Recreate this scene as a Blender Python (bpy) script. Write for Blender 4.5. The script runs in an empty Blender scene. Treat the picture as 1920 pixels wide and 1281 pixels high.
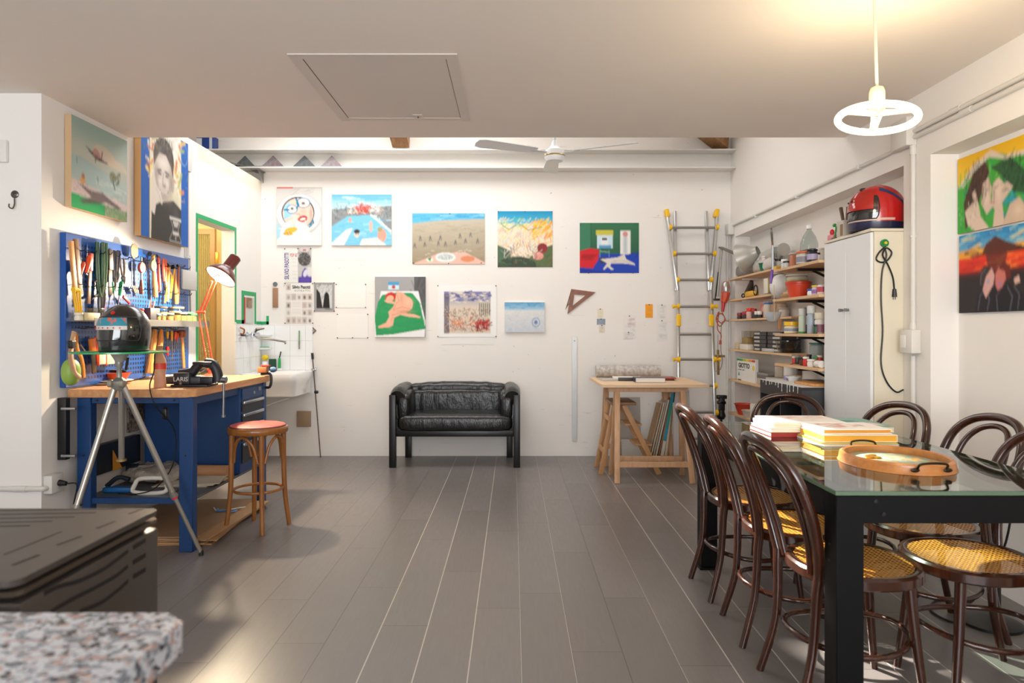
import bpy, bmesh, math, random
import numpy as np
from mathutils import Vector, Matrix
R = math.radians
PI = math.pi
scn = bpy.context.scene
COL = scn.collection
random.seed(7)
# ------------------------------------------------------------------ camera
cam_d = bpy.data.cameras.new('camera'); cam = bpy.data.objects.new('camera', cam_d); COL.objects.link(cam)
CH = 1.28                       # eye height; the room runs along +Y, back wall at Y = 6.97
cam.location = (0, 0, CH); cam.rotation_euler = (R(90), 0, 0)
cam_d.sensor_width = 36; cam_d.lens = 24; cam_d.shift_x = -2/1920; cam_d.shift_y = -20.5/1920
cam_d.clip_start = 0.02
cam_d.dof.use_dof = True; cam_d.dof.focus_distance = 4.6; cam_d.dof.aperture_fstop = 3.6
scn.camera = cam
# ------------------------------------------------------------------ world, sun, daylight
w = bpy.data.worlds.new('world'); scn.world = w; w.use_nodes = True
bg = w.node_tree.nodes['Background']; bg.inputs[0].default_value = (0.80, 0.90, 1.0, 1); bg.inputs[1].default_value = 1.0
def light(name, kind, loc, energy, color, rot=(0, 0, 0), **kw):
    d = bpy.data.lights.new(name, kind); d.energy = energy; d.color = color
    for k, v in kw.items(): setattr(d, k, v)
    o = bpy.data.objects.new(name, d); COL.objects.link(o); o.location = loc; o.rotation_euler = rot
    return o
SUN_EL = R(34); SUN_AZ = (-0.66, 0.75)
sv = Vector((SUN_AZ[0]*math.cos(SUN_EL), SUN_AZ[1]*math.cos(SUN_EL), math.sin(SUN_EL)))
sun = light('sun', 'SUN', (0, 0, 8), 20.0, (1.0, 0.93, 0.82), angle=R(1.2))
sun.rotation_euler = sv.to_track_quat('Z', 'Y').to_euler()
# daylight coming in through the skylight and the windows behind the camera
light('skylight_daylight', 'AREA', (-1.2, 5.9, 3.50), 50, (0.98, 0.975, 0.96), (0, 0, 0), shape='RECTANGLE', size=2.4, size_y=1.2)
light('roof_area_east', 'AREA', (1.0, 5.6, 3.65), 14, (1.0, 0.965, 0.92), (0, 0, 0), shape='RECTANGLE', size=1.6, size_y=1.0)  # area light below the closed part of the roof, no opening above it
light('window_daylight', 'AREA', (-0.4, -2.4, 1.35), 190, (0.94, 0.965, 1.0), (R(106), 0, 0), shape='RECTANGLE', size=3.6, size_y=1.9)
scn.view_settings.view_transform = 'Standard'; scn.view_settings.look = 'None'
scn.view_settings.gamma = 1; scn.view_settings.use_curve_mapping = False
scn.view_settings.exposure = 0.15
# ------------------------------------------------------------------ pixel <-> metre helpers (1920x1281 frame)
VX, VY, F = 962.0, 620.0, 1280.0
def PX(x, y, Y): return Vector(((x-VX)/F*Y, Y, CH-(y-VY)/F*Y))          # point at depth Y
def GX(x, y): Y = F*CH/(y-VY); return Vector(((x-VX)/F*Y, Y, 0))         # point on the floor
def SX(x, y, X): Y = F*X/(x-VX); return Vector((X, Y, CH-(y-VY)/F*Y))    # point on a side plane X = const
def BZ(z, y): return (CH-z)*F/(y-VY)                                     # depth of a horizontal plane z at row y
# ------------------------------------------------------------------ materials
def srgb(c):
    if isinstance(c, str): c = tuple(int(c[i:i+2], 16)/255 for i in (0, 2, 4))
    return tuple((v/12.92 if v <= 0.04045 else ((v+0.055)/1.055)**2.4) for v in c[:3])
MATS = {}
def mat(c, rough=0.5, metal=0.0, bump=None, spec=0.5, emit=None, var=None, coat=0, name=None):
    """plain procedural material: colour c (hex, sRGB), optional noise variation var=(hex, scale[, stretch]) and bump=(scale, strength)"""
    key = (c, rough, metal, bump, spec, emit, var, coat)
    if key in MATS: return MATS[key]
    m = bpy.data.materials.new(name or 'mat_'+str(c)); m.use_nodes = True; nt = m.node_tree; b = nt.nodes['Principled BSDF']
    col = (*srgb(c), 1)
    b.inputs['Base Color'].default_value = col; b.inputs['Roughness'].default_value = rough
    b.inputs['Metallic'].default_value = metal; b.inputs['Specular IOR Level'].default_value = spec
    if coat: b.inputs['Coat Weight'].default_value = coat; b.inputs['Coat Roughness'].default_value = 0.08
    if emit: b.inputs['Emission Color'].default_value = (*srgb(emit[0]), 1); b.inputs['Emission Strength'].default_value = emit[1]
    if var or bump: tc = nt.nodes.new('ShaderNodeTexCoord')
    if var:
        mp = nt.nodes.new('ShaderNodeMapping'); mp.inputs['Scale'].default_value = var[2] if len(var) > 2 else (1, 1, 1)
        nz = nt.nodes.new('ShaderNodeTexNoise'); nz.inputs['Scale'].default_value = var[1]; nz.inputs['Detail'].default_value = 4
        rp = nt.nodes.new('ShaderNodeValToRGB'); rp.color_ramp.elements[0].position = 0.35; rp.color_ramp.elements[1].position = 0.65
        rp.color_ramp.elements[0].color = col; rp.color_ramp.elements[1].color = (*srgb(var[0]), 1)
        nt.links.new(tc.outputs['Object'], mp.inputs[0]); nt.links.new(mp.outputs[0], nz.inputs['Vector'])
        nt.links.new(nz.outputs['Fac'], rp.inputs[0]); nt.links.new(rp.outputs[0], b.inputs['Base Color'])
    if bump:
        n2 = nt.nodes.new('ShaderNodeTexNoise'); n2.inputs['Scale'].default_value = bump[0]; n2.inputs['Detail'].default_value = 3
        bp = nt.nodes.new('ShaderNodeBump'); bp.inputs['Strength'].default_value = bump[1]; bp.inputs['Distance'].default_value = 0.01
        nt.links.new(tc.outputs['Object'], n2.inputs['Vector']); nt.links.new(n2.outputs['Fac'], bp.inputs['Height'])
        nt.links.new(bp.outputs[0], b.inputs['Normal'])
    MATS[key] = m
    return m
def schlick(nt, f0=0.045):                  # reflectance that is the same from both sides of a thin pane
    lw = nt.nodes.new('ShaderNodeLayerWeight'); lw.inputs[0].default_value = 0.5
    p = nt.nodes.new('ShaderNodeMath'); p.operation = 'POWER'; nt.links.new(lw.outputs['Facing'], p.inputs[0]); p.inputs[1].default_value = 3.7
    q = nt.nodes.new('ShaderNodeMath'); q.operation = 'MULTIPLY_ADD'; nt.links.new(p.outputs[0], q.inputs[0]); q.inputs[1].default_value = 0.95; q.inputs[2].default_value = f0
    return q.outputs[0]
def glass(tint='f2f8f5', rough=0.02, ior=1.5, key='glass', dens=1.0):
    k = ('glass', tint, rough, ior)
    if k in MATS: return MATS[k]
    m = bpy.data.materials.new(key); m.use_nodes = True; nt = m.node_tree; nt.nodes.clear()
    out = nt.nodes.new('ShaderNodeOutputMaterial'); mx = nt.nodes.new('ShaderNodeMixShader'); fr = schlick(nt)
    tr = nt.nodes.new('ShaderNodeBsdfTransparent'); tr.inputs[0].default_value = (*srgb(tint), 1)
    gl = nt.nodes.new('ShaderNodeBsdfGlossy'); gl.inputs['Roughness'].default_value = rough
    nt.links.new(fr, mx.inputs[0]); nt.links.new(tr.outputs[0], mx.inputs[1]); nt.links.new(gl.outputs[0], mx.inputs[2]); nt.links.new(mx.outputs[0], out.inputs[0])
    MATS[k] = m
    return m
def attr_mat(rough=0.55, key='painted'):
    k = ('attr', rough)
    if k in MATS: return MATS[k]
    m = bpy.data.materials.new(key); m.use_nodes = True; nt = m.node_tree; b = nt.nodes['Principled BSDF']
    a = nt.nodes.new('ShaderNodeAttribute'); a.attribute_name = 'Col'; b.inputs['Roughness'].default_value = rough
    nt.links.new(a.outputs['Color'], b.inputs['Base Color']); b.inputs['Specular IOR Level'].default_value = 0.3
    MATS[k] = m
    return m
class NT:                                   # small node-building helper for the custom surfaces
    def __init__(s, name):
        s.m = bpy.data.materials.new(name); s.m.use_nodes = True; s.t = s.m.node_tree; s.b = s.t.nodes['Principled BSDF']
        tc = s.t.nodes.new('ShaderNodeTexCoord'); s.obj = tc.outputs['Object']; s.sep = None
    def n(s, typ, **kw):
        x = s.t.nodes.new('ShaderNode'+typ)
        for k, v in kw.items(): setattr(x, k, v)
        return x
    def val(s, v, sock):
        if isinstance(v, (int, float)): sock.default_value = v
        else: s.t.links.new(v, sock)
    def xyz(s):
        if not s.sep: s.sep = s.n('SeparateXYZ'); s.t.links.new(s.obj, s.sep.inputs[0])
        return s.sep.outputs
    def m2(s, op, a, b=0.0, c=0.0):
        x = s.n('Math', operation=op); s.val(a, x.inputs[0]); s.val(b, x.inputs[1]); s.val(c, x.inputs[2]); return x.outputs[0]
    def mix(s, f, a, b):
        x = s.n('Mix', data_type='RGBA'); s.val(f, x.inputs[0])
        for v, k in ((a, 6), (b, 7)):
            if isinstance(v, (tuple, str)): x.inputs[k].default_value = (*srgb(v), 1)
            else: s.t.links.new(v, x.inputs[k])
        return x.outputs[2]
    def comb(s, x, y, z):
        c = s.n('CombineXYZ'); s.val(x, c.inputs[0]); s.val(y, c.inputs[1]); s.val(z, c.inputs[2]); return c.outputs[0]
    def noise(s, vec, scale, detail=3, rough=0.5):
        x = s.n('TexNoise'); x.inputs['Scale'].default_value = scale; x.inputs['Detail'].default_value = detail; x.inputs['Roughness'].default_value = rough
        s.t.links.new(vec, x.inputs['Vector']); return x.outputs['Fac']
    def white(s, vec):
        x = s.n('TexWhiteNoise', noise_dimensions='3D'); s.t.links.new(vec, x.inputs['Vector']); return x.outputs['Value']
    def scale(s, v):
        x = s.n('Mapping'); x.inputs['Scale'].default_value = v; s.t.links.new(s.obj, x.inputs[0]); return x.outputs[0]
    def bump(s, h, st, dist=0.01):
        x = s.n('Bump'); x.inputs['Strength'].default_value = st; x.inputs['Distance'].default_value = dist
        s.t.links.new(h, x.inputs['Height']); s.t.links.new(x.outputs[0], s.b.inputs['Normal'])
    def col(s, v): s.t.links.new(v, s.b.inputs['Base Color'])
def wood(name, c0, c1, rough=0.45, axis='x', scale=9, coat=0):
    k = ('wood', name)
    if k in MATS: return MATS[k]
    t = NT(name); sc = {'x': (1.2, 12, 12), 'y': (12, 1.2, 12), 'z': (12, 12, 1.2)}[axis]
    v = t.scale(sc); f = t.noise(v, scale/3, 5, 0.6)
    f2 = t.m2('MULTIPLY_ADD', f, 2.2, -0.6); f2 = t.m2('MINIMUM', t.m2('MAXIMUM', f2, 0.0), 1.0)
    t.col(t.mix(f2, c0, c1)); t.b.inputs['Roughness'].default_value = rough; t.bump(f, 0.05)
    if coat: t.b.inputs['Coat Weight'].default_value = coat
    MATS[k] = t.m
    return t.m
# ------------------------------------------------------------------ geometry builder
def frame(o, zdir, xdir=None):
    z = Vector(zdir).normalized(); h = Vector(xdir) if xdir else (Vector((0, 0, 1)) if abs(z.z) < 0.95 else Vector((1, 0, 0)))
    y = z.cross(h).normalized(); x = y.cross(z)
    m = Matrix((x, y, z)).transposed().to_4x4(); m.translation = Vector(o); return m
def smooth_path(pts, n=8, closed=False):
    P = [Vector(p) for p in pts]; N = len(P); out = []
    rng = range(N) if closed else range(N-1)
    for i in rng:
        p0 = P[(i-1) % N] if closed or i > 0 else P[0]*2-P[1]
        p1, p2 = P[i], P[(i+1) % N]
        p3 = P[(i+2) % N] if closed or i+2 < N else P[-1]*2-P[-2]
        for k in range(n):
            t = k/n
            out.append(0.5*((2*p1)+(p2-p0)*t+(2*p0-5*p1+4*p2-p3)*t*t+(3*p1-p0-3*p2+p3)*t**3))
    if not closed: out.append(P[-1])
    return out
class MB:
    def __init__(s): s.bm = bmesh.new(); s.mi = 0
    def _fin(s, fs):
        for f in fs: f.material_index = s.mi
    def box(s, x0, x1, y0, y1, z0, z1, bev=0.0, seg=2, m=None):
        c = Matrix.Translation(((x0+x1)/2, (y0+y1)/2, (z0+z1)/2)) @ Matrix.Diagonal((abs(x1-x0), abs(y1-y0), abs(z1-z0), 1))
        if m is not None: c = m @ c
        nf = len(s.bm.faces)
        r = bmesh.ops.create_cube(s.bm, size=1, matrix=c)
        if bev > 0:
            es = set(e for v in r['verts'] for e in v.link_edges)
            bmesh.ops.bevel(s.bm, geom=list(es), offset=bev, segments=seg, profile=0.5, affect='EDGES')
        s.bm.faces.ensure_lookup_table(); s._fin(s.bm.faces[nf:] if bev == 0 else [f for f in s.bm.faces if f.index == -1 or f.index >= nf])
        return s
    def cb(s, c, size, bev=0.0, m=None, seg=2):      # box by centre and size
        return s.box(c[0]-size[0]/2, c[0]+size[0]/2, c[1]-size[1]/2, c[1]+size[1]/2, c[2]-size[2]/2, c[2]+size[2]/2, bev, seg, m)
    def beam(s, a, b, wd, th, up=(0, 0, 1), bev=0.0):      # bar from a to b, width wd (sideways) and thickness th (along up)
        a = Vector(a); b = Vector(b); d = b-a; m = frame(a, d, up)      # x axis ~ up
        return s.box(-th/2, th/2, -wd/2, wd/2, 0, d.length, bev, 2, m)
    def loft(s, rings, cap=True, loop=False):
        V = [[s.bm.verts.new(p) for p in r] for r in rings]; n = len(V[0]); fs = []
        L = len(V)
        for i in range(L if loop else L-1):
            a, b = V[i], V[(i+1) % L]
            for j in range(n):
                try: fs.append(s.bm.faces.new((a[j], a[(j+1) % n], b[(j+1) % n], b[j])))
                except ValueError: pass
        if cap and not loop:
            fs.append(s.bm.faces.new(list(reversed(V[0])))); fs.append(s.bm.faces.new(V[-1]))
        s._fin(fs); return s
    def lathe(s, prof, o=(0, 0, 0), axis=(0, 0, 1), seg=24, m=None, sx=1, sy=1, cap=True):
        if m is None: m = frame(o, axis) if tuple(axis) != (0, 0, 1) else Matrix.Translation(Vector(o))
        rings = [[m @ Vector((max(r, 1e-5)*sx*math.cos(2*PI*k/seg), max(r, 1e-5)*sy*math.sin(2*PI*k/seg), z)) for k in range(seg)] for r, z in prof]
        return s.loft(rings, cap=cap)
    def cyl(s, a, b, r, r2=None, seg=16):
        a = Vector(a); b = Vector(b); r2 = r if r2 is None else r2
        return s.lathe([(r, 0), (r2, (b-a).length)], m=frame(a, b-a), seg=seg)
    def tube(s, pts, r, closed=False, seg=8, sm=0, flat=1.0):
        if sm: pts = smooth_path(pts, sm, closed)
        P = [Vector(p) for p in pts]; N = len(P); rings = []
        rr = (lambda i: r) if isinstance(r, (int, float)) else (lambda i: r(i/(N-1))) if callable(r) else (lambda i: float(np.interp(i/(N-1)*(len(r)-1), range(len(r)), r)))
        up = None
        for i in range(N):
            t = (P[(i+1) % N]-P[i-1]) if closed else (P[min(i+1, N-1)]-P[max(i-1, 0)])
            if t.length < 1e-9: t = Vector((0, 0, 1))
            t.normalize()
            if up is None:
                up = Vector((0, 0, 1)) if abs(t.z) < 0.9 else Vector((1, 0, 0))
            up = (up-t*up.dot(t))
            if up.length < 1e-6: up = t.orthogonal()
            up.normalize(); sd = t.cross(up)
            rings.append([P[i]+(up*math.cos(2*PI*k/seg)*flat+sd*math.sin(2*PI*k/seg))*rr(i) for k in range(seg)])
        return s.loft(rings, cap=True, loop=closed)
    def prism(s, pts, d, m=None, o=None):               # 2-D outline pts in the XY plane of m, pushed by d along its Z
        m = m or Matrix.Identity(4)
        return s.loft([[m @ Vector((x, y, 0)) for x, y in pts], [m @ Vector((x, y, d)) for x, y in pts]])
    def blob(s, c, sx, sy, sz, n1=0.5, n2=0.5, m=None, su=24, sv=14):   # superellipsoid (0.2 boxy ... 1 round)
        def p(v, e): return math.copysign(abs(v)**e, v)
        M = Matrix.Translation(Vector(c)) if m is None else m @ Matrix.Translation(Vector(c)); rings = []
        for j in range(sv+1):
            a = -PI/2+PI*j/sv; a = max(min(a, PI/2-0.02), -PI/2+0.02)
            rings.append([M @ Vector((sx*p(math.cos(a), n1)*p(math.cos(2*PI*k/su), n2), sy*p(math.cos(a), n1)*p(math.sin(2*PI*k/su), n2), sz*p(math.sin(a), n1))) for k in range(su)])
        return s.loft(rings)
    def sheet(s, nx, ny, fn, th=0.0):                   # grid surface fn(u,v); closed thin slab if th
        V = [[s.bm.verts.new(fn(i/nx, j/ny)) for j in range(ny+1)] for i in range(nx+1)]; fs = []
        for i in range(nx):
            for j in range(ny): fs.append(s.bm.faces.new((V[i][j], V[i+1][j], V[i+1][j+1], V[i][j+1])))
        s._fin(fs)
        if th:
            g = bmesh.ops.solidify(s.bm, geom=fs, thickness=th)
        return s
    def build(s, name, mt, parent=None, smooth=40, origin=None):
        bm = s.bm; bmesh.ops.recalc_face_normals(bm, faces=bm.faces)
        me = bpy.data.meshes.new(name); mts = mt if isinstance(mt, (list, tuple)) else [mt]
        if parent is not None: off = parent_world(parent)
        elif origin is not None: off = Vector(origin)
        else:
            xs = [v.co for v in bm.verts]; off = Vector((sum((min(v[i] for v in xs), max(v[i] for v in xs)))/2 for i in range(2))); off = Vector((off[0], off[1], min(v.z for v in xs)))
        for v in bm.verts: v.co -= off
        bm.to_mesh(me); bm.free()
        for q in mts: me.materials.append(q)
        if smooth: me.shade_smooth(); me.set_sharp_from_angle(angle=R(smooth))
        o = bpy.data.objects.new(name, me); COL.objects.link(o)
        if parent is not None: o.parent = parent
        else: o.location = off
        return o
def parent_world(o):
    v = Vector((0, 0, 0))
    while o is not None: v += o.location; o = o.parent
    return v
def tag(o, label=None, cat=None, group=None, kind=None):
    if label: o['label'] = label
    if cat: o['category'] = cat
    if group: o['group'] = group
    if kind: o['kind'] = kind
    return o
def thing(name, label, cat, loc=(0, 0, 0), group=None):
    o = bpy.data.objects.new(name, None); o.empty_display_size = 0.1; COL.objects.link(o); o.location = loc
    return tag(o, label, cat, group)
def struct(o): o['kind'] = 'structure'; return o
def copy_tree(o, parent=None):
    c = o.copy(); COL.objects.link(c)
    if parent is not None: c.parent = parent
    for ch in list(o.children): copy_tree(ch, c)
    return c
def tube_o(name, pts, r, mt, parent=None, **kw): return MB().tube(pts, r, **kw).build(name, mt, parent)
def text(name, s, m, size, mt, parent, depth=0.0006, align='CENTER', squash=1.0, font_off=0.0):
    """raised lettering: x right, y up in the plane of matrix m"""
    cu = bpy.data.curves.new('lettering', 'FONT'); cu.body = s; cu.size = size; cu.extrude = depth; cu.align_x = align; cu.align_y = 'CENTER'; cu.offset = font_off
    cu.resolution_u = 3
    t = bpy.data.objects.new('lettering_tmp', cu); COL.objects.link(t)
    dg = bpy.context.evaluated_depsgraph_get(); me = bpy.data.meshes.new_from_object(t.evaluated_get(dg))
    bpy.data.objects.remove(t); bpy.data.curves.remove(cu)
    off = parent_world(parent); S = Matrix.Diagonal((squash, 1, 1, 1))
    for v in me.vertices: v.co = (m @ S @ v.co)-off
    me.materials.clear(); me.materials.append(mt); me.name = name
    o = bpy.data.objects.new(name, me); COL.objects.link(o); o.parent = parent
    return o
# ------------------------------------------------------------------ painting on a colour grid
class Paint:
    def __init__(s, w, h, nw, bg='ffffff'):
        s.A = w/h; s.nx = nw*2; s.ny = max(8, int(round(nw/s.A))); s.c = np.zeros((s.ny, s.nx, 3)); s.c[:] = srgb(bg)
        s.X, s.Y = np.meshgrid((np.arange(s.nx)+0.5)/s.nx*s.A, (np.arange(s.ny)+0.5)/s.ny)    # y runs down
        s.rng = np.random.RandomState(5)
    def put(s, mask, c, a=1.0):
        c = np.array(srgb(c)); mk = mask.astype(float)*a; s.c = s.c*(1-mk[..., None])+c*mk[..., None]; return s
    def rect(s, x0, y0, x1, y1, c, a=1.0): return s.put((s.X >= x0) & (s.X <= x1) & (s.Y >= y0) & (s.Y <= y1), c, a)
    def grad(s, y0, y1, c0, c1, x0=-9, x1=99):
        t = np.clip((s.Y-y0)/(y1-y0), 0, 1)[..., None]; mk = ((s.Y >= y0) & (s.Y <= y1) & (s.X >= x0) & (s.X <= x1))[..., None]
        s.c = np.where(mk, np.array(srgb(c0))*(1-t)+np.array(srgb(c1))*t, s.c); return s
    def ell(s, cx, cy, rx, ry, c, a=1.0, rot=0, ring=None):
        dx, dy = s.X-cx, s.Y-cy; co, si = math.cos(R(rot)), math.sin(R(rot))
        q = ((dx*co+dy*si)/rx)**2+((-dx*si+dy*co)/ry)**2
        return s.put((q <= 1) if ring is None else ((q <= 1) & (q >= ring)), c, a)
    def poly(s, pts, c, a=1.0):
        ins = np.zeros(s.X.shape, bool); n = len(pts)
        for i in range(n):
            x1, y1 = pts[i]; x2, y2 = pts[i-1]
            if y1 == y2: continue
            k = ((y1 > s.Y) != (y2 > s.Y)) & (s.X < (x2-x1)*(s.Y-y1)/(y2-y1)+x1); ins ^= k
        return s.put(ins, c, a)
    def line(s, pts, wd, c, a=1.0):
        mk = np.zeros(s.X.shape, bool)
        for (x1, y1), (x2, y2) in zip(pts[:-1], pts[1:]):
            dx, dy = x2-x1, y2-y1; L = dx*dx+dy*dy+1e-12; t = np.clip(((s.X-x1)*dx+(s.Y-y1)*dy)/L, 0, 1)
            mk |= ((s.X-x1-t*dx)**2+(s.Y-y1-t*dy)**2) < (wd/2)**2
        return s.put(mk, c, a)
    def strokes(s, n, x0, y0, x1, y1, cols, ln=0.08, wd=0.02, ang=(0, 180), a=0.8):
        for _ in range(n):
            x = s.rng.uniform(x0, x1); y = s.rng.uniform(y0, y1); t = R(s.rng.uniform(*ang)); l = ln*s.rng.uniform(0.4, 1)
            s.line([(x, y), (x+l*math.cos(t), y-l*math.sin(t))], wd*s.rng.uniform(0.5, 1), cols[s.rng.randint(len(cols))], a)
        return s
    def soft(s, cx, cy, rx, ry, c, a=0.6, rot=0):      # brushed, soft edged patch
        dx, dy = s.X-cx, s.Y-cy; co, si = math.cos(R(rot)), math.sin(R(rot)); q = ((dx*co+dy*si)/rx)**2+((-dx*si+dy*co)/ry)**2
        mk = (np.exp(-q*1.2)*a)[..., None]; s.c = s.c*(1-mk)+np.array(srgb(c))*mk; return s
    def mottle(s, k=0.06):
        z = s.rng.rand(s.ny//3+2, s.nx//3+2); z = np.kron(z, np.ones((3, 3)))[:s.ny, :s.nx]
        s.c = np.clip(s.c*(1+(z-0.5)[..., None]*2*k), 0, 1); return s
def picture(name, P, o, ux, uy, w, h, th, edge='e8dcc8', parent=None, rough=0.55):
    """slab of w x h: o = lower-left front corner, ux right, uy up; front faces ux x uy; thickness th goes behind"""
    o, ux, uy = Vector(o), Vector(ux).normalized(), Vector(uy).normalized(); nz = ux.cross(uy)
    c2 = P.c[:P.ny//2*2, :P.nx//2*2]; c2 = (c2[::2, ::2]+c2[1::2, ::2]+c2[::2, 1::2]+c2[1::2, 1::2])/4      # two by two samples per cell
    ny, nx = c2.shape[:2]; verts = []; cols = []
    cc = np.zeros((ny+1, nx+1, 3)); pad = np.pad(c2, ((1, 1), (1, 1), (0, 0)), mode='edge')
    cc = (pad[:-1, :-1]+pad[1:, :-1]+pad[:-1, 1:]+pad[1:, 1:])/4
    for j in range(ny+1):
        for i in range(nx+1):
            verts.append(tuple(o+ux*(w*i/nx)+uy*(h*(1-j/ny)))); cols.append((*cc[j, i], 1))
    W = nx+1; faces = [(j*W+i, (j+1)*W+i, (j+1)*W+i+1, j*W+i+1) for j in range(ny) for i in range(nx)]
    e = (*srgb(edge), 1); b = len(verts)
    for zz in (0.0002, th):
        for (a, c) in ((0, 0), (w, 0), (w, h), (0, h)): verts.append(tuple(o+ux*a+uy*c-nz*zz)); cols.append(e)
    faces += [(b+4, b+7, b+6, b+5)]+[(b+i, b+4+i, b+4+(i+1) % 4, b+(i+1) % 4) for i in range(4)]
    off = parent_world(parent) if parent else o+ux*w/2-nz*th/2
    me = bpy.data.meshes.new(name); me.from_pydata([tuple(Vector(v)-off) for v in verts], [], faces); me.update()
    ca = me.color_attributes.new('Col', 'FLOAT_COLOR', 'POINT'); ca.data.foreach_set('color', np.array(cols, dtype=np.float32).ravel())
    me.materials.append(attr_mat(rough)); ob = bpy.data.objects.new(name, me); COL.objects.link(ob)
    if parent: ob.parent = parent
    else: ob.location = off
    return ob
# ================================================================== the room
WL, WR, WB = -2.57, 2.22, 6.97          # left wall, right wall, back wall
ZC = 2.573                              # underside of the loft
def wall_mat(name, c, c2, marks=0.0):
    t = NT(name); a = t.noise(t.obj, 1.3, 4, 0.55); b_ = t.noise(t.obj, 60, 2)
    col = t.mix(t.m2('MULTIPLY', a, 0.6), c, c2)
    if marks:
        sp = t.noise(t.scale((1, 1, 0.6)), 26, 3, 0.7); k = t.m2('MULTIPLY', t.m2('GREATER_THAN', sp, 0.735), marks); col = t.mix(k, col, '8d857a')
        s2 = t.noise(t.scale((0.5, 1, 6)), 7, 2, 0.5); k2 = t.m2('MULTIPLY', t.m2('GREATER_THAN', s2, 0.74), marks*0.35); col = t.mix(k2, col, 'a9a196')
    t.col(col); t.b.inputs['Roughness'].default_value = 0.75; t.b.inputs['Specular IOR Level'].default_value = 0.25
    t.bump(b_, 0.06, 0.004); return t.m
M_WALL = wall_mat('painted_plaster', 'f1eeea', 'e9e4de')
M_WALLB = wall_mat('marked_plaster', 'efebe6', 'e6e0d9', 0.75)
M_CEIL = wall_mat('ceiling_paint', 'efe6dd', 'e8ded3')
M_WHITE = mat('eceae6', 0.45); M_STEELW = mat('e6e3de', 0.4)
# floor of grey-brown planks, 0.201 m wide, running to the back wall
t = NT('floor_planks'); X, Y, Z = t.xyz()
u = t.m2('DIVIDE', t.m2('SUBTRACT', X, 0.0333), 0.201); ci = t.m2('FLOOR', u); fu = t.m2('FRACT', u)
wn = t.white(t.comb(ci, 3.3, 1.7)); v = t.m2('ADD', t.m2('DIVIDE', Y, 1.22), t.m2('MULTIPLY', wn, 7.3)); vi = t.m2('FLOOR', v); fv = t.m2('FRACT', v)
pid = t.white(t.comb(ci, vi, 0.5)); pid2 = t.white(t.comb(ci, 4.1, 9.2))
grain = t.noise(t.scale((26, 2.2, 1)), 3.0, 5, 0.6); big = t.noise(t.scale((1, 0.6, 1)), 1.1, 3)
c = t.mix(pid, '6c6664', '7a7472'); c = t.mix(t.m2('MULTIPLY', grain, 0.5), c, '5d5957'); c = t.mix(t.m2('MULTIPLY', big, 0.25), c, '857e7c')
eu = t.m2('MINIMUM', fu, t.m2('SUBTRACT', 1.0, fu)); ju = t.m2('LESS_THAN', eu, 0.0105)
ev = t.m2('MINIMUM', fv, t.m2('SUBTRACT', 1.0, fv)); jv = t.m2('LESS_THAN', ev, 0.0014)
pale = t.m2('GREATER_THAN', t.m2('ADD', t.m2('MULTIPLY', X, 0.30), pid2), 0.52)
jc = t.mix(pale, '4c4746', 'c4bbb0')
c = t.mix(t.m2('MULTIPLY', ju, 0.9), c, jc); c = t.mix(t.m2('MULTIPLY', jv, 0.75), c, '3d3835'); t.col(c)
t.b.inputs['Roughness'].default_value = 0.36; rg = t.m2('MULTIPLY_ADD', grain, 0.14, 0.24); t.t.links.new(rg, t.b.inputs['Roughness'])
t.bump(t.m2('SUBTRACT', t.m2('MULTIPLY', grain, 0.3), t.m2('MAXIMUM', ju, jv)), 0.25, 0.003)
M_FLOOR = t.m
fl = MB().box(-4.4, 2.6, -2.7, 7.1, -0.1, 0).build('floor', M_FLOOR, origin=(0, 0, 0)); struct(fl)
struct(MB().box(-4.4, 2.6, WB, WB+0.13, 0, 3.45).build('wall_back', M_WALLB))
b = MB().box(-4.3, WL, 3.72, 3.84, 0, ZC); b.box(WL-0.12, WL, 3.84, 4.57, 0, ZC); b.box(WL-0.12, WL, 4.57, 5.566, 0, 2.805)
b.box(WL-0.12, WL, 5.566, 6.30, 2.20, 2.805); b.box(WL-0.12, WL, 6.30, WB, 0, 2.805); struct(b.build('wall_left', M_WALL))
b = MB().box(-4.42, -4.3, -2.7, 7.1, 0, 4.4); struct(b.build('wall_far_left', M_WALL))
struct(MB().box(-4.3, WL-0.12, 4.45, 4.57, 0, 2.68).build('wall_bathroom', M_WALL))
struct(MB().box(-4.3, WL, 4.57, WB, 2.68, 2.805).build('ceiling_bathroom', mat('f3ead8', 0.7)))
b = MB()
ZR = 2.218
b.box(WR, 2.37, -2.7, WB, ZR, 4.4); b.box(WR, 2.37, 3.63, 3.88, 0, ZR); b.box(WR, 2.37, 6.83, WB, 0, ZR); b.box(WR, 2.37, -2.7, 0.9, 0, ZR)
b.box(2.37, 2.5, -2.7, 7.1, 0, 4.4); struct(b.build('wall_right', M_WALL))
struct(MB().box(-4.3, WR, -2.7, 4.57, ZC, 2.75).build('ceiling', M_CEIL))
struct(MB().box(-4.3, WR, 4.44, 4.57, 2.75, 4.35).build('wall_loft', M_WALL))
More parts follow.
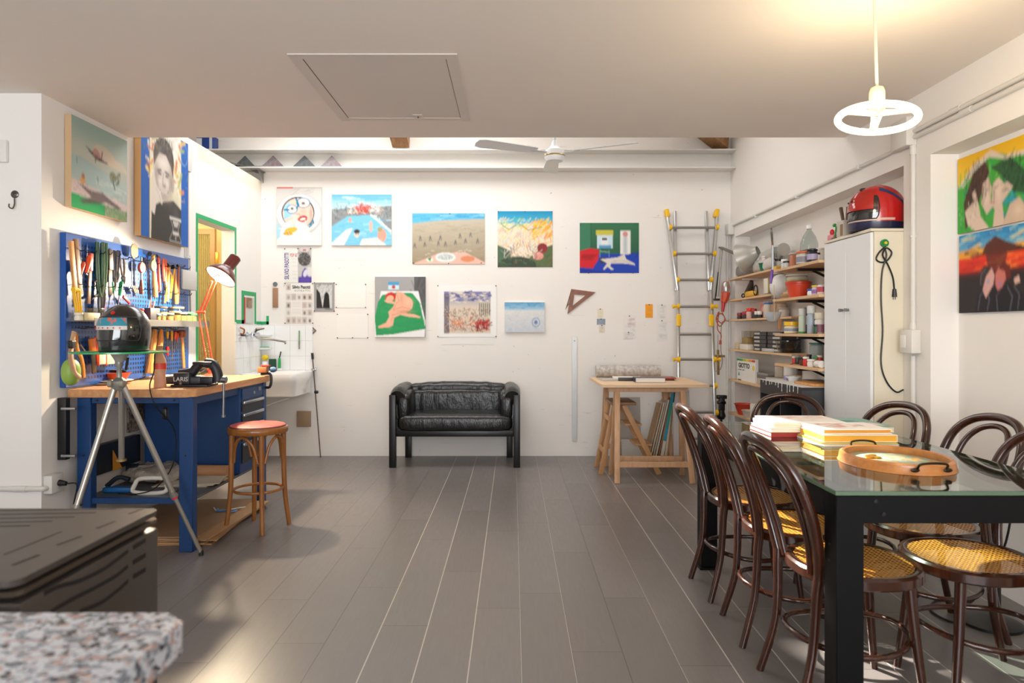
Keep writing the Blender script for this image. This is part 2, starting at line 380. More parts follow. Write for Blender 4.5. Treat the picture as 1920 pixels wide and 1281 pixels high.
# sloping roof over the high part, with the skylight opening that lets the sun in
def roof_m():
    a = math.atan2(-0.98, 2.47); return Matrix.Translation((0, WB, 3.32)) @ Matrix.Rotation(a, 4, 'X')
rm = roof_m(); sc_ = 1/math.cos(math.atan2(0.98, 2.47))
def ry(Y): return (Y-WB)*sc_
b = MB(); y0, y1, ya, yb = ry(4.44), 0.15, ry(5.62), ry(6.72); xa, xb = -2.40, -1.12
b.box(-4.3, xa, y0, y1, 0, 0.1, m=rm); b.box(xb, WR, y0, y1, 0, 0.1, m=rm); b.box(xa, xb, y0, ya, 0, 0.1, m=rm); b.box(xa, xb, yb, y1, 0, 0.1, m=rm)
struct(b.build('ceiling_sloped', M_WALL))
b = MB()
for (p, q, r, s_) in ((xa, xa+0.04, ya, yb), (xb-0.04, xb, ya, yb), (xa, xb, ya, ya+0.04), (xa, xb, yb-0.04, yb)): b.box(p, q, r, s_, 0.0, 0.16, m=rm)
b.box((xa+xb)/2-0.012, (xa+xb)/2+0.012, ya, yb, 0.06, 0.1, m=rm)
struct(b.build('window_1', M_WHITE))
# rear wall with its window behind the camera
b = MB(); b.box(-4.3, -2.3, -2.7, -2.58, 0, ZC); b.box(1.5, WR, -2.7, -2.58, 0, ZC); b.box(-2.3, 1.5, -2.7, -2.58, 0, 0.5); b.box(-2.3, 1.5, -2.7, -2.58, 2.5, ZC)
struct(b.build('wall_rear', M_WALL))
b = MB()
for x in (-2.3, -1.05, 0.2, 1.44): b.box(x, x+0.06, -2.68, -2.6, 0.5, 2.5)
b.box(-2.3, 1.5, -2.68, -2.6, 0.5, 0.57); b.box(-2.3, 1.5, -2.68, -2.6, 2.43, 2.5); struct(b.build('window_2', M_WHITE))
# white steel beam along the back wall
b = MB(); yf = WB-0.18
b.box(-4.3, WR, yf, WB, 2.898, 2.912, 0.002); b.box(-4.3, WR, yf, WB, 3.076, 3.09, 0.002); b.box(-4.3, WR, WB-0.02, WB, 2.90, 3.09)
struct(b.build('trim_1', M_STEELW))
# skirting-like plaster strip: tiles by the basin
t = NT('white_tiles'); X, Y, Z = t.xyz()
def tl(a, off): f_ = t.m2('FRACT', t.m2('DIVIDE', t.m2('ADD', a, off), 0.157)); return t.m2('LESS_THAN', t.m2('MINIMUM', f_, t.m2('SUBTRACT', 1.0, f_)), 0.012)
k = t.m2('MAXIMUM', t.m2('MAXIMUM', tl(X, 3.0), tl(Y, 0.02)), tl(Z, 0.002))
t.col(t.mix(k, 'f2f3f3', 'd3d4d3')); t.b.inputs['Roughness'].default_value = 0.14; t.bump(t.m2('SUBTRACT', 0.0, k), 0.3, 0.002); M_TILE = t.m
b = MB(); b.box(WL, WL+0.012, 6.30, WB, 0.64, 1.336); b.box(WL, -2.045, WB-0.012, WB, 0.64, 1.336)
struct(b.build('trim_2', M_TILE, origin=(WL, WB, 1.336)))
# ---- bathroom behind the doorway: reveal, cream walls, reeded glass screen
M_CREAM = mat('f2dcae', 0.7)
struct(MB().box(-4.28, -2.70, WB-0.02, WB-0.003, 0, 2.66).build('wall_bath_back', M_CREAM))
t = NT('reeded_glass'); X, Y, Z = t.xyz(); w_ = t.m2('SINE', t.m2('MULTIPLY', X, 2*PI/0.020)); h_ = t.m2('SINE', t.m2('MULTIPLY', Z, 2*PI/0.014))
t.col(t.mix(t.m2('MULTIPLY_ADD', w_, 0.3, 0.5), 'a09453', 'd8cc8c')); t.b.inputs['Roughness'].default_value = 0.22
t.b.inputs['Transmission Weight'].default_value = 0.35
t.bump(t.m2('ADD', w_, t.m2('MULTIPLY', h_, 0.4)), 0.6, 0.004); M_REED = t.m
def plain_struct(name, bx, m): return struct(MB().box(*bx).build(name, m))
d1 = thing('door_1', None, None, (-3.2, 6.46, 0)); struct(d1)
struct(MB().box(-3.55, -2.86, 6.455, 6.465, 0.05, 2.19).build('glass_panel', M_REED, d1))
b = MB(); b.box(-2.86, -2.815, 6.44, 6.48, 0, 2.24); b.box(-3.6, -3.55, 6.44, 6.48, 0, 2.24); b.box(-3.55, -2.86, 6.44, 6.48, 2.19, 2.24); b.box(-3.55, -2.86, 6.44, 6.48, 0.0, 0.05)
struct(b.build('door_frame', mat('b08a4e', 0.4), d1)); struct(MB().box(-2.81, -2.775, 6.435, 6.445, 1.9, 2.02, 0.003).build('hinge', mat('c89a3e', 0.3, 0.9), d1))
light('bathroom_lamp', 'POINT', (-3.25, 5.55, 2.3), 26, (1.0, 0.80, 0.50), shadow_soft_size=0.12)
light('bathroom_lamp_inner', 'POINT', (-3.6, 6.75, 1.9), 10, (1.0, 0.82, 0.52), shadow_soft_size=0.1)
# ---- rafters ending on the beam
M_RAFT = wood('rafter_wood', 'b98d62', '8d6641', 0.6, 'y')
g = 'roof rafters resting on the white beam'
o = MB().beam((-1.14, WB-0.01, 3.20), (-1.14, 4.7, 4.02), 0.17, 0.13).build('roof_rafter', M_RAFT); tag(o, 'short brown timber rafter end above the beam left of the fan', 'rafter', g)
o = MB().beam((2.12, 6.93, 3.185), (0.55, 5.35, 3.62), 0.15, 0.14).build('roof_rafter', M_RAFT); tag(o, 'diagonal brown timber rafter in the upper right corner by the right wall', 'rafter', g)
# ---- green masking tape and small wall fixings
M_GTAPE = mat('18a562', 0.5); M_RTAPE = mat('d8454a', 0.5)
b = MB(); e = 0.035; xw = WL+0.003
b.box(xw-0.002, xw, 5.566-e, 5.566, 0.0, 2.20+e); b.box(xw-0.002, xw, 5.566, 6.30, 2.20, 2.20+e); b.box(xw-0.002, xw, 6.30, 6.30+e, 1.36, 2.20+e)
o = b.build('green_tape', M_GTAPE); tag(o, 'green masking tape outlining the doorway on the left wall', 'tape', 'green tape outlines on the left wall')
p0 = SX(458, 608, xw); p1 = SX(479, 608, xw)
b = MB(); b.box(xw-0.002, xw, 6.34, p0.y, 1.345, 1.38); b.box(xw-0.002, xw, p0.y-0.06, p0.y, 1.345, 1.66); b.box(xw-0.002, xw, p0.y, p1.y-0.02, 1.62, 1.66); b.box(xw-0.002, xw, p1.y-0.02, p1.y+0.02, 1.345, 1.66)
o = b.build('green_tape', M_GTAPE); tag(o, 'green masking tape stepped around the small mirror above the tiles', 'tape', 'green tape outlines on the left wall')
b = MB(); b.box(xw-0.002, xw, p1.y+0.03, 6.96, 1.342, 1.372); q = PX(504, 595, WB-0.003); b.box(WL, q.x, WB-0.003, WB-0.001, 1.342, 1.372); b.box(q.x-0.025, q.x, WB-0.003, WB-0.001, 1.342, 1.43)
o = b.build('green_tape', M_GTAPE); tag(o, 'green masking tape turning the corner above the sink with a short upright', 'tape', 'green tape outlines on the left wall')
# ================================================================== bentwood chairs
M_BENT = wood('dark_bentwood', '24110a', '431f0f', 0.2, 'z', coat=0.35)
def cane():
    t = NT('woven_cane'); X, Y, Z = t.xyz(); p = 0.0165
    def d(a, k=1.0): f_ = t.m2('FRACT', t.m2('DIVIDE', a, p)); return t.m2('ABSOLUTE', t.m2('SUBTRACT', f_, 0.5))
    a = t.m2('MULTIPLY', t.m2('ADD', X, Y), 0.7071); b_ = t.m2('MULTIPLY', t.m2('SUBTRACT', X, Y), 0.7071)
    hole = t.m2('LESS_THAN', t.m2('MAXIMUM', d(X), d(Y)), 0.265)
    strand = t.m2('LESS_THAN', t.m2('MINIMUM', d(a), d(b_)), 0.08)
    t.col(t.mix(strand, 'dc953c', 'ac6a20')); t.b.inputs['Roughness'].default_value = 0.38
    tr = t.n('BsdfTransparent'); mx = t.n('MixShader'); out = [x for x in t.t.nodes if x.type == 'OUTPUT_MATERIAL'][0]
    t.t.links.new(hole, mx.inputs[0]); t.t.links.new(t.b.outputs[0], mx.inputs[1]); t.t.links.new(tr.outputs[0], mx.inputs[2]); t.t.links.new(mx.outputs[0], out.inputs[0])
    t.bump(t.m2('MAXIMUM', t.m2('SUBTRACT', 0.5, d(a)), t.m2('SUBTRACT', 0.5, d(b_))), 0.5, 0.003)
    return t.m
M_CANE = cane(); M_BLACK = mat('141414', 0.4)
def seat_r(th, rx=0.214, k=0.03):       # egg outline, rounder front, flatter back
    c_, s_ = math.cos(th), math.sin(th); n = 2.25
    return rx/((abs(c_)**n+abs(s_)**n)**(1/n))*(1.0+k*c_)
def bent_chair():
    r = thing('bentwood_chair', 'chair', 'chair')
    N = 56; cs = [(-0.030, 0.0), (-0.030, 0.034), (-0.020, 0.042), (-0.004, 0.042), (0.003, 0.034), (0.003, 0.006), (-0.003, 0.0)]
    rings = []
    for k in range(N):
        th = 2*PI*k/N; q = seat_r(th); rings.append([Vector(((q+a)*math.cos(th), (q+a)*math.sin(th), 0.428+z)) for a, z in cs])
    MB().loft(rings, loop=True).build('seat_rim', M_BENT, r)
    b = MB(); b.sheet(24, 24, lambda u, v: Vector(((seat_r(2*PI*u)-0.027)*max(v, 0.001)*math.cos(2*PI*u), (seat_r(2*PI*u)-0.027)*max(v, 0.001)*math.sin(2*PI*u), 0.4665-0.007*(1-v*v))))
    b.build('cane_seat', M_CANE, r)
    for s in (1, -1):
        MB().tube([(0.135, 0.125*s, 0.435), (0.143, 0.130*s, 0.33), (0.155, 0.138*s, 0.2), (0.178, 0.150*s, 0.0)], [0.019, 0.018, 0.0165, 0.013], sm=8, seg=12).build('leg', M_BENT, r)
        MB().tube([(-0.192, 0.155*s, 0.46), (-0.197, 0.148*s, 0.40), (-0.200, 0.142*s, 0.3), (-0.212, 0.142*s, 0.18), (-0.262, 0.158*s, 0.0)], lambda t_: 0.0190-0.005*t_, sm=7, seg=12).build('leg', M_BENT, r)
    def hoop(zs, k, rad, name, lean, w):
        h = [(-0.192, 0.155*w), (-0.205, 0.187*w), (-0.235, 0.205*w), (-0.275, 0.185*w), (-0.312, 0.118*w)]
        z = [0.455, 0.455+0.12*zs, 0.455+0.26*zs, 0.455+0.385*zs, 0.455+0.455*zs]
        L = [(x-lean*(zz-0.455), y, zz) for (x, y), zz in zip(h, z)]; top = [(-0.328-lean*0.475*zs, 0, 0.455+0.477*zs)]
        MB().tube(L+top+[(x, -y, zz) for x, y, zz in reversed(L)], rad, sm=8, seg=12).build(name, M_BENT, r)
    hoop(0.942, 1, 0.0182, 'back_frame', 0.06, 1.0); hoop(0.86, 1, 0.0125, 'inner_hoop', 0.05, 0.62)
    MB().tube([(0.204*math.cos(a)-0.02, 0.190*math.sin(a), 0.215+0.012*math.cos(2*a)) for a in [2*PI*k/28 for k in range(28)]], 0.0105, closed=True, seg=10).build('stretcher', M_BENT, r)
    return r
chair0 = bent_chair()
CH_GROUP = 'bentwood chairs around the glass table'
spots = [(1.200, 2.43, 3, 'dark cane chair left of the table, nearest the camera'),
         (1.195, 2.90, -3, 'dark cane chair left of the table, middle of three'),
         (1.185, 3.38, 2, 'dark cane chair left of the table, farthest from the camera'),
         (1.655, 2.47, 185, 'dark cane chair right of the table, nearest the camera'),
         (1.745, 2.915, 186, 'dark cane chair right of the table, middle of three, cut by the edge'),
         (1.642, 3.36, 196, 'dark cane chair right of the table, back loop before the white cupboard'),
         (1.58, 3.98, 244, 'brown bentwood chair at the far table end before the black cabinet')]
for i, (x, y, a, lb) in enumerate(spots):
    c = chair0 if i == 0 else copy_tree(chair0)
    c.location = (x, y, 0); c.rotation_euler = (0, 0, R(a)); c['label'] = lb; c['group'] = CH_GROUP
    if i == 6: c.scale = (1.0, 1.0, 0.965)
# ================================================================== glass dining table
TX0, TX1, TY0, TY1, TZ = 1.005, 1.835, 2.125, 3.745, 0.78
tb = thing('glass_dining_table', 'long dining table with clear glass top on a square black metal frame', 'table', ((TX0+TX1)/2, (TY0+TY1)/2, 0))
M_TBLK = mat('060607', 0.5, spec=0.2); zt = TZ-0.014
t = NT('table_glass'); t.t.nodes.remove(t.b); out = [x for x in t.t.nodes if x.type == 'OUTPUT_MATERIAL'][0]
fr = schlick(t.t); tr = t.n('BsdfTransparent'); tr.inputs[0].default_value = (*srgb('dcebe4'), 1); gl = t.n('BsdfGlossy'); gl.inputs['Roughness'].default_value = 0.012
mx = t.n('MixShader'); t.t.links.new(fr, mx.inputs[0]); t.t.links.new(tr.outputs[0], mx.inputs[1]); t.t.links.new(gl.outputs[0], mx.inputs[2]); t.t.links.new(mx.outputs[0], out.inputs[0])
MB().box(TX0, TX1, TY0, TY1, zt, TZ, 0.002, 1).build('glass_top', t.m, tb)
b = MB(); e = 0.0015                                              # the polished green edge of the pane
for (a, c_, d_, f_) in ((TX0-e, TX0, TY0-e, TY1+e), (TX1, TX1+e, TY0-e, TY1+e), (TX0, TX1, TY0-e, TY0), (TX0, TX1, TY1, TY1+e)): b.box(a, c_, d_, f_, zt+0.001, TZ-0.001)
b.build('glass_edge', mat('5a7058', 0.2, spec=0.5), tb)
L = 0.086; za = zt-0.002; zl = za-0.086
for x in (TX0+0.004, TX1-0.004-L):
    for y in (TY0+0.004, TY1-0.004-L):
        lg = MB().box(x, x+L, y, y+L, 0.012, za, 0.003, 1).build('leg', M_TBLK, tb)
        MB().box(x-0.01, x+L+0.01, y-0.01, y+L+0.01, 0, 0.012, 0.002, 1).build('foot_plate', M_TBLK, lg)
for y in (TY0+0.004, TY1-0.004-L): MB().box(TX0+L, TX1-L, y, y+L, zl, za-0.001, 0.002, 1).build('rail', M_TBLK, tb)
for x in (TX0+0.004, TX1-0.004-L): MB().box(x, x+L, TY0+L, TY1-L, zl, za-0.001, 0.002, 1).build('rail', M_TBLK, tb)
for (x, z) in ((TX0+0.125, zl+0.07), (TX0+0.15, zl+0.03)):
    MB().cyl((x, TY0+0.006, z), (x, TY0+0.001, z), 0.006, seg=12).build('bolt', mat('3a3a3c', 0.3, 0.8), tb)
for (x, z) in ((TX0+0.02, 0.55), (TX0+0.02, 0.60)):
    MB().cyl((TX0+0.006, TY0+0.05, z), (TX0+0.001, TY0+0.05, z), 0.004, seg=12).build('bolt', mat('3a3a3c', 0.3, 0.8), tb)
# ================================================================== books on the glass table
def book(cx, cy, z, w, d, h, rot, cover, label, pages='efe2c8', art=None, group='books on the glass table', soft=False):
    r = thing('book', label, 'book', (cx, cy, z), group); m = Matrix.Translation((cx, cy, z)) @ Matrix.Rotation(R(rot), 4, 'Z'); t_ = 0.0012 if soft else 0.0025
    b = MB(); b.box(-w/2, w/2, -d/2, d/2, 0, t_, m=m); b.box(-w/2, w/2, -d/2, d/2, h-t_, h, m=m); b.box(-w/2, -w/2+t_, -d/2, d/2, t_, h-t_, m=m)
    b.build('cover', mat(cover, 0.35), r)
    MB().box(-w/2+t_, w/2-0.003, -d/2+0.003, d/2-0.003, t_, h-t_, m=m).build('pages', mat(pages, 0.7, bump=(300, 0.2)), r)
    if art:
        P = Paint(w, d, 40, cover); art(P)
        picture('cover_art', P, m @ Vector((-w/2+0.006, -d/2+0.006, h+0.0009)), m.to_3x3() @ Vector((1, 0, 0)), m.to_3x3() @ Vector((0, 1, 0)), w-0.012, d-0.012, 0.0008, cover, r)
    return r
def art_a(P): P.strokes(40, 0, 0.1, P.A, 0.9, ['c9545c', 'e8b8a8', '9a9a96', 'f0d9c4'], 0.25, 0.05, a=0.7)
def art_b(P): P.rect(0.1*P.A, 0.25, 0.9*P.A, 0.8, 'f5efe9'); P.strokes(18, 0.1, 0.3, P.A*0.8, 0.75, ['d98080', '807c80', 'c05c60'], 0.3, 0.06)
def art_c(P): P.ell(P.A*0.35, 0.5, 0.28, 0.2, 'c2485a'); P.poly([(P.A*0.5, 0.8), (P.A*0.9, 0.55), (P.A*0.95, 0.85)], 'efd6dc'); P.ell(P.A*0.6, 0.4, 0.2, 0.1, '3e8b95')
z0 = TZ+0.0005
book(1.500, 3.075, z0, 0.33, 0.26, 0.008, 2, 'e7e3d5', 'thin pale book lying lowest in the pile with the thick yellow edged books')
book(1.497, 3.075, z0+0.009, 0.33, 0.255, 0.007, 179, 'd8c452', 'thin book with a yellow cover edge, second from the bottom of the right front pile')
book(1.505, 3.08, z0+0.017, 0.32, 0.25, 0.030, 180, 'f3ead9', 'thick book with bright yellow page edges, in the front right pile', 'f2b23a')
book(1.505, 3.10, z0+0.048, 0.30, 0.23, 0.019, 1, 'f6f2ee', 'white covered book with orange page edges topping the front right pile', 'd89638', art_b)
book(1.385, 3.34, z0, 0.27, 0.36, 0.020, 92, '8e1f26', 'hardback with a dark red spine at the bottom of the left pile', 'ded5c2')
book(1.38, 3.34, z0+0.021, 0.34, 0.26, 0.012, 181, 'f2ede6', 'off-white paperback second from the bottom of the left pile', 'f7e4c2')
book(1.385, 3.335, z0+0.034, 0.34, 0.26, 0.010, -3, 'e9ecef', 'pale grey paperback third in the left pile', 'f4e3c8')
book(1.39, 3.34, z0+0.045, 0.34, 0.255, 0.012, 2, 'f4f1ec', 'cream paperback second from the top of the left pile', 'f4dfa8')
book(1.395, 3.335, z0+0.058, 0.34, 0.25, 0.011, 0, 'f3eeea', 'white catalogue with a faint coloured sketch on top of the left pile', 'f3e6cc', art_a)
book(1.62, 3.42, z0, 0.37, 0.32, 0.010, 0, 'b3242c', 'thin red hardback under the large teal art book behind the piles', 'f0ddc0')
book(1.63, 3.42, z0+0.011, 0.38, 0.33, 0.030, 0, '8fb5a9', 'large thick teal art book with a pink figure on its cover, behind the piles', 'f1deba', art_c)
# ================================================================== oval tray
tc = Vector((1.435, 2.565, TZ+0.001)); tr_ = thing('oval_tray', 'oval wooden serving tray with leafy picture base and bronze handles on the glass table', 'tray', tc)
M_TRW = wood('tray_wood', 'a5642c', 'c98544', 0.35, 'x', coat=0.3)
N = 56; rings = []
for k in range(N):
    a = 2*PI*k/N; cs = [(0, 0), (0.012, 0.0), (0.008, 0.006), (0.004, 0.03), (-0.006, 0.036), (-0.014, 0.032), (-0.012, 0.008)]
    rings.append([tc+Vector(((0.178+q)*math.cos(a), (0.215+q)*math.sin(a), z)) for q, z in cs])
MB().loft(rings, loop=True).build('rim', M_TRW, tr_)
P = Paint(1, 1.2, 70, '93ad9f'); P.strokes(60, 0, 0, P.A, 1, ['7fa08f', 'a7bba9', 'b9c4a6'], 0.2, 0.05); P.strokes(50, 0.1, 0.3, 0.75, 0.85, ['e0a040', 'f0c070', 'd98a2c', 'efe0b0'], 0.12, 0.04)
P.ell(0.3, 0.7, 0.16, 0.12, 'c77a28', 0.8)
ma = MATS.get(('attr', 0.2)) or attr_mat(0.2)
me = bpy.data.meshes.new('picture_base'); vs = [(0, 0, 0.0075)]; cl = [(*P.c[P.ny//2, P.nx//2], 1)]; fs = []
RN, AN = 14, 48
for i in range(1, RN+1):
    for k in range(AN):
        a = 2*PI*k/AN; x, y = math.cos(a)*i/RN, math.sin(a)*i/RN; vs.append((x*0.172, y*0.209, 0.0075))
        cl.append((*P.c[min(P.ny-1, int((0.5-y/2)*P.ny)), min(P.nx-1, int((x/2+0.5)*P.nx))], 1))
for k in range(AN): fs.append((0, 1+k, 1+(k+1) % AN))
for i in range(1, RN):
    for k in range(AN): a_, b_ = 1+(i-1)*AN, 1+i*AN; fs.append((a_+k, b_+k, b_+(k+1) % AN, a_+(k+1) % AN))
me.from_pydata(vs, [], fs); ca = me.color_attributes.new('Col', 'FLOAT_COLOR', 'POINT'); ca.data.foreach_set('color', np.array(cl, dtype=np.float32).ravel()); me.materials.append(ma)
o = bpy.data.objects.new('picture_base', me); COL.objects.link(o); o.parent = tr_
M_BRZ = mat('3b3122', 0.4, 0.8)
for s in (1, -1):
    y = tc.y+s*0.226
    MB().tube([(tc.x-0.05, y, tc.z+0.024), (tc.x-0.045, y+s*0.012, tc.z+0.042), (tc.x, y+s*0.016, tc.z+0.047), (tc.x+0.045, y+s*0.012, tc.z+0.042), (tc.x+0.05, y, tc.z+0.024)], 0.0042, sm=6).build('handle', M_BRZ, tr_)
    for q in (-1, 1): MB().blob((tc.x+q*0.056, y-s*0.001, tc.z+0.02), 0.016, 0.004, 0.008, 1, 1, su=12, sv=8).build('handle_mount', M_BRZ, tr_)
for k, (dx, dy) in enumerate(((-0.05, 0.09), (-0.03, 0.105), (-0.035, 0.06), (-0.06, 0.065))):
    o = MB().lathe([(0.001, 0), (0.016, 0.001), (0.017, 0.004), (0.012, 0.0065), (0.001, 0.006)], (tc.x+dx, tc.y+dy, tc.z+0.008+0.0), seg=14, sy=0.8).build('gold_coin', mat('d8a432', 0.25, 0.85))
    tag(o, 'small gold foiled coin lying at the far left side of the oval tray', 'coin', 'gold coins in the oval tray')
# ================================================================== sofa
SX0, SX1, SY0, SY1 = -1.157, 0.066, 6.36, 6.93
sf = thing('leather_sofa', 'black leather two seat sofa on black wooden legs against the back wall', 'sofa', ((SX0+SX1)/2, (SY0+SY1)/2, 0))
t = NT('black_leather'); a = t.noise(t.scale((7, 3, 3)), 2.2, 4, 0.6); c2 = t.noise(t.obj, 90, 2); t.b.inputs['Base Color'].default_value = (*srgb('131416'), 1)
t.b.inputs['Roughness'].default_value = 0.30; t.b.inputs['Specular IOR Level'].default_value = 0.6; t.bump(t.m2('ADD', a, t.m2('MULTIPLY', c2, 0.08)), 0.55, 0.02); M_LEA = t.m
M_SBL = mat('101011', 0.35)
def cushion(cx, cy, cz, sx, sy, sz, name, pl=0.0, n1=0.35, n2=0.3, par=sf, mt=None):
    b = MB().blob((cx, cy, cz), sx, sy, sz, n1, n2, su=72, sv=22)
    if pl:
        for v in b.bm.verts:
            u = (v.co.x-cx)/sx; k = max(0, 1-abs(v.co.z-cz)/sz*0.6)
            v.co.y += pl*k*(math.sin(u*31)+0.6*math.sin(u*57+1)); v.co.z += pl*0.6*math.sin(u*23+2)
    return b.build(name, mt or M_LEA, par, smooth=60)
for x, y in ((SX0, SY0), (SX1-0.062, SY0), (SX0+0.07, SY1-0.06), (SX1-0.13, SY1-0.06)):
    front = y == SY0
    MB().box(x, x+0.062, y, y+0.062, 0, 0.68 if front else 0.34, 0.006, 2).build('leg', M_SBL, sf)
MB().box(SX0+0.03, SX1-0.03, SY0+0.035, SY1-0.01, 0.285, 0.345, 0.006).build('seat_frame', M_SBL, sf)
for s, x in ((1, SX0+0.065), (-1, SX1-0.065)):
    MB().box(x-0.05, x+0.05, SY0+0.045, SY1-0.01, 0.3, 0.60, 0.02, 3).build('side_panel', M_LEA, sf)
    b = MB(); b.tube([(x+0.008*s, SY0+0.035, 0.650), (x+0.010*s, SY0+0.12, 0.675), (x+0.012*s, SY0+0.32, 0.685), (x+0.03*s, SY1-0.10, 0.69)], [0.07, 0.078, 0.082, 0.08], sm=6, seg=16); b.build('armrest', M_LEA, sf, smooth=60)
    MB().blob((x+0.06*s, SY0+0.25, 0.56), 0.075, 0.225, 0.15, 0.5, 0.5, su=36).build('arm_pad', M_LEA, sf, smooth=60)
cushion((SX0+SX1)/2, SY0+0.27, 0.415, 0.548, 0.285, 0.090, 'seat_cushion', 0.0012, 0.45, 0.22)
cushion((SX0+SX1)/2, SY1-0.12, 0.575, 0.50, 0.095, 0.125, 'back_cushion', 0.005)
cushion((SX0+SX1)/2, SY1-0.085, 0.690, 0.53, 0.085, 0.080, 'back_roll', 0.006, 0.7, 0.35)
for x in (SX0+0.03, SX1-0.03): MB().cyl((x, SY0+0.03, 0), (x, SY0+0.03, 0.012), 0.022).build('foot', M_SBL, sf)
# ================================================================== stool
st = thing('bar_stool', 'round bentwood stool with a red padded seat beside the workbench', 'stool', (-1.655, 4.43, 0))
M_STW = wood('honey_bentwood', '87501f', 'a2672c', 0.3, 'z', coat=0.3); sx_, sy_ = -1.655, 4.43
MB().lathe([(0.16, 0.618), (0.182, 0.62), (0.188, 0.630), (0.188, 0.652), (0.182, 0.660), (0.165, 0.662), (0.16, 0.655)], (sx_, sy_, 0), seg=48).build('seat_ring', M_STW, st)
MB().lathe([(0.155, 0.66), (0.172, 0.6625), (0.170, 0.670), (0.150, 0.677), (0.08, 0.681), (0.001, 0.682)], (sx_, sy_, 0), seg=48).build('seat_pad', mat('bf5a48', 0.5, var=('a8463a', 14)), st)
MB().tube([(sx_+0.172*math.cos(k*PI/24), sy_+0.172*math.sin(k*PI/24), 0.6625) for k in range(48)], 0.003, closed=True, seg=6).build('seat_piping', mat('23202a', 0.5), st)
for a in (28, 118, 208, 298):
    c_, s_ = math.cos(R(a)), math.sin(R(a)); rr = 0.20
    MB().tube([(sx_+c_*0.158, sy_+s_*0.158, 0.62), (sx_+c_*0.160, sy_+s_*0.160, 0.45), (sx_+c_*0.168, sy_+s_*0.168, 0.22), (sx_+c_*0.195, sy_+s_*0.195, 0.0)], lambda q: 0.0175-0.003*q, sm=6, seg=12).build('leg', M_STW, st)
    a2 = a+45; pts = []
    for k in range(9):                       # arched brace between two legs
        f_ = k/8; an = R(a+8+74*f_); z = 0.44+0.165*math.sin(PI*f_)**0.55
        pts.append((sx_+math.cos(an)*0.150, sy_+math.sin(an)*0.150, z))
    MB().tube(pts, 0.0095, sm=3, seg=8).build('arch_brace', M_STW, st)
MB().tube([(sx_+0.150*math.cos(k*PI/20), sy_+0.150*math.sin(k*PI/20), 0.255) for k in range(40)], 0.0095, closed=True, seg=8).build('foot_ring', M_STW, st)
# ================================================================== workbench
BX0, BX1, BY0, BY1, BZT = -2.545, -1.832, 3.90, 5.16, 0.943
wb = thing('workbench', 'blue steel workbench with a thick wooden top along the left wall', 'workbench', ((BX0+BX1)/2, (BY0+BY1)/2, 0))
M_BLU = mat('0a3a6e', 0.42, bump=(180, 0.12), spec=0.5); M_DRW = mat('22262b', 0.4); M_ALU = mat('b9bcc0', 0.3, 0.9); M_STL = mat('8b8c8e', 0.35, 0.85)
M_BEE = wood('beech_block', 'd8a470', 'b9794a', 0.42, 'y')
b = MB(); pts = [(BX0, BY0), (BX1-0.045, BY0), (BX1, BY0+0.05), (BX1, BY1), (BX0, BY1)]; b.prism(pts, 0.046, Matrix.Translation((0, 0, BZT-0.046)))
bmesh.ops.bevel(b.bm, geom=b.bm.edges[:], offset=0.003, segments=2, affect='EDGES'); b.build('worktop', M_BEE, wb)
zt_ = BZT-0.0465
for x, y in ((BX0+0.03, BY0+0.035), (BX1-0.095, BY0+0.035), (BX0+0.03, BY1-0.11), (BX1-0.095, BY1-0.11)):
    lg = MB().box(x, x+0.08, y, y+0.06, 0.0, zt_, 0.004, 1).build('leg', M_BLU, wb)
    MB().cyl((x+0.04, y, 0.56), (x+0.04, y-0.003, 0.56), 0.006, seg=10).build('hole', M_BLACK, lg)
lx0, lx1 = BX0+0.11, BX1-0.095
MB().box(lx0, lx1, BY0+0.045, BY0+0.075, zt_-0.038, zt_, 0.002, 1).build('top_rail', M_BLU, wb)
MB().box(lx0, lx1, BY0+0.045, BY0+0.065, 0.278, 0.312, 0.002, 1).build('shelf_rail', M_BLU, wb)
MB().box(BX1-0.05, BX1-0.03, BY0+0.1, BY1-0.11, zt_-0.05, zt_, 0.002, 1).build('top_rail', M_BLU, wb)
MB().box(BX0+0.03, BX1-0.03, BY0+0.065, BY1-0.06, 0.288, 0.302).build('lower_shelf', mat('6f7376', 0.4, 0.6), wb)
for x in (lx0+0.03, lx1-0.03): MB().cyl((x, BY0+0.045, zt_-0.02), (x, BY0+0.040, zt_-0.02), 0.007, seg=10).build('bolt', M_BLACK, wb)
MB().box(BX1-0.028, BX1-0.0275+0.0012, BY0+0.052, BY0+0.09, 0.70, 0.745).build('red_sticker', mat('b34852', 0.5), wb)
dc = (-2.50, BX1-0.022, 4.63, 5.045)
MB().box(dc[0], dc[1], dc[2], dc[3], 0.304, zt_-0.001, 0.003, 1).build('drawer_cabinet', M_BLU, wb)
zz = zt_-0.012
for k, h in enumerate((0.085, 0.085, 0.085, 0.115, 0.15)):
    dr = MB().box(dc[1], dc[1]+0.008, dc[2]+0.03, dc[3]-0.012, zz-h+0.006, zz-0.004, 0.002, 1).build('drawer', M_BLU if k == 0 else M_DRW, wb)
    if k: MB().box(dc[1]+0.006, dc[1]+0.022, dc[2]+0.032, dc[3]-0.014, zz-0.026, zz-0.005, 0.004, 2).build('handle', M_ALU, dr)
    else:
        MB().cyl((dc[1]+0.008, 4.86, zz-0.045), (dc[1]+0.014, 4.86, zz-0.045), 0.012, seg=14).build('lock', M_ALU, dr)
        MB().box(dc[1]+0.008, dc[1]+0.011, 4.95, 5.0, zz-0.04, zz-0.012, 0.001, 1).build('plate', mat('8c9096', 0.4, 0.5), dr)
    zz -= h
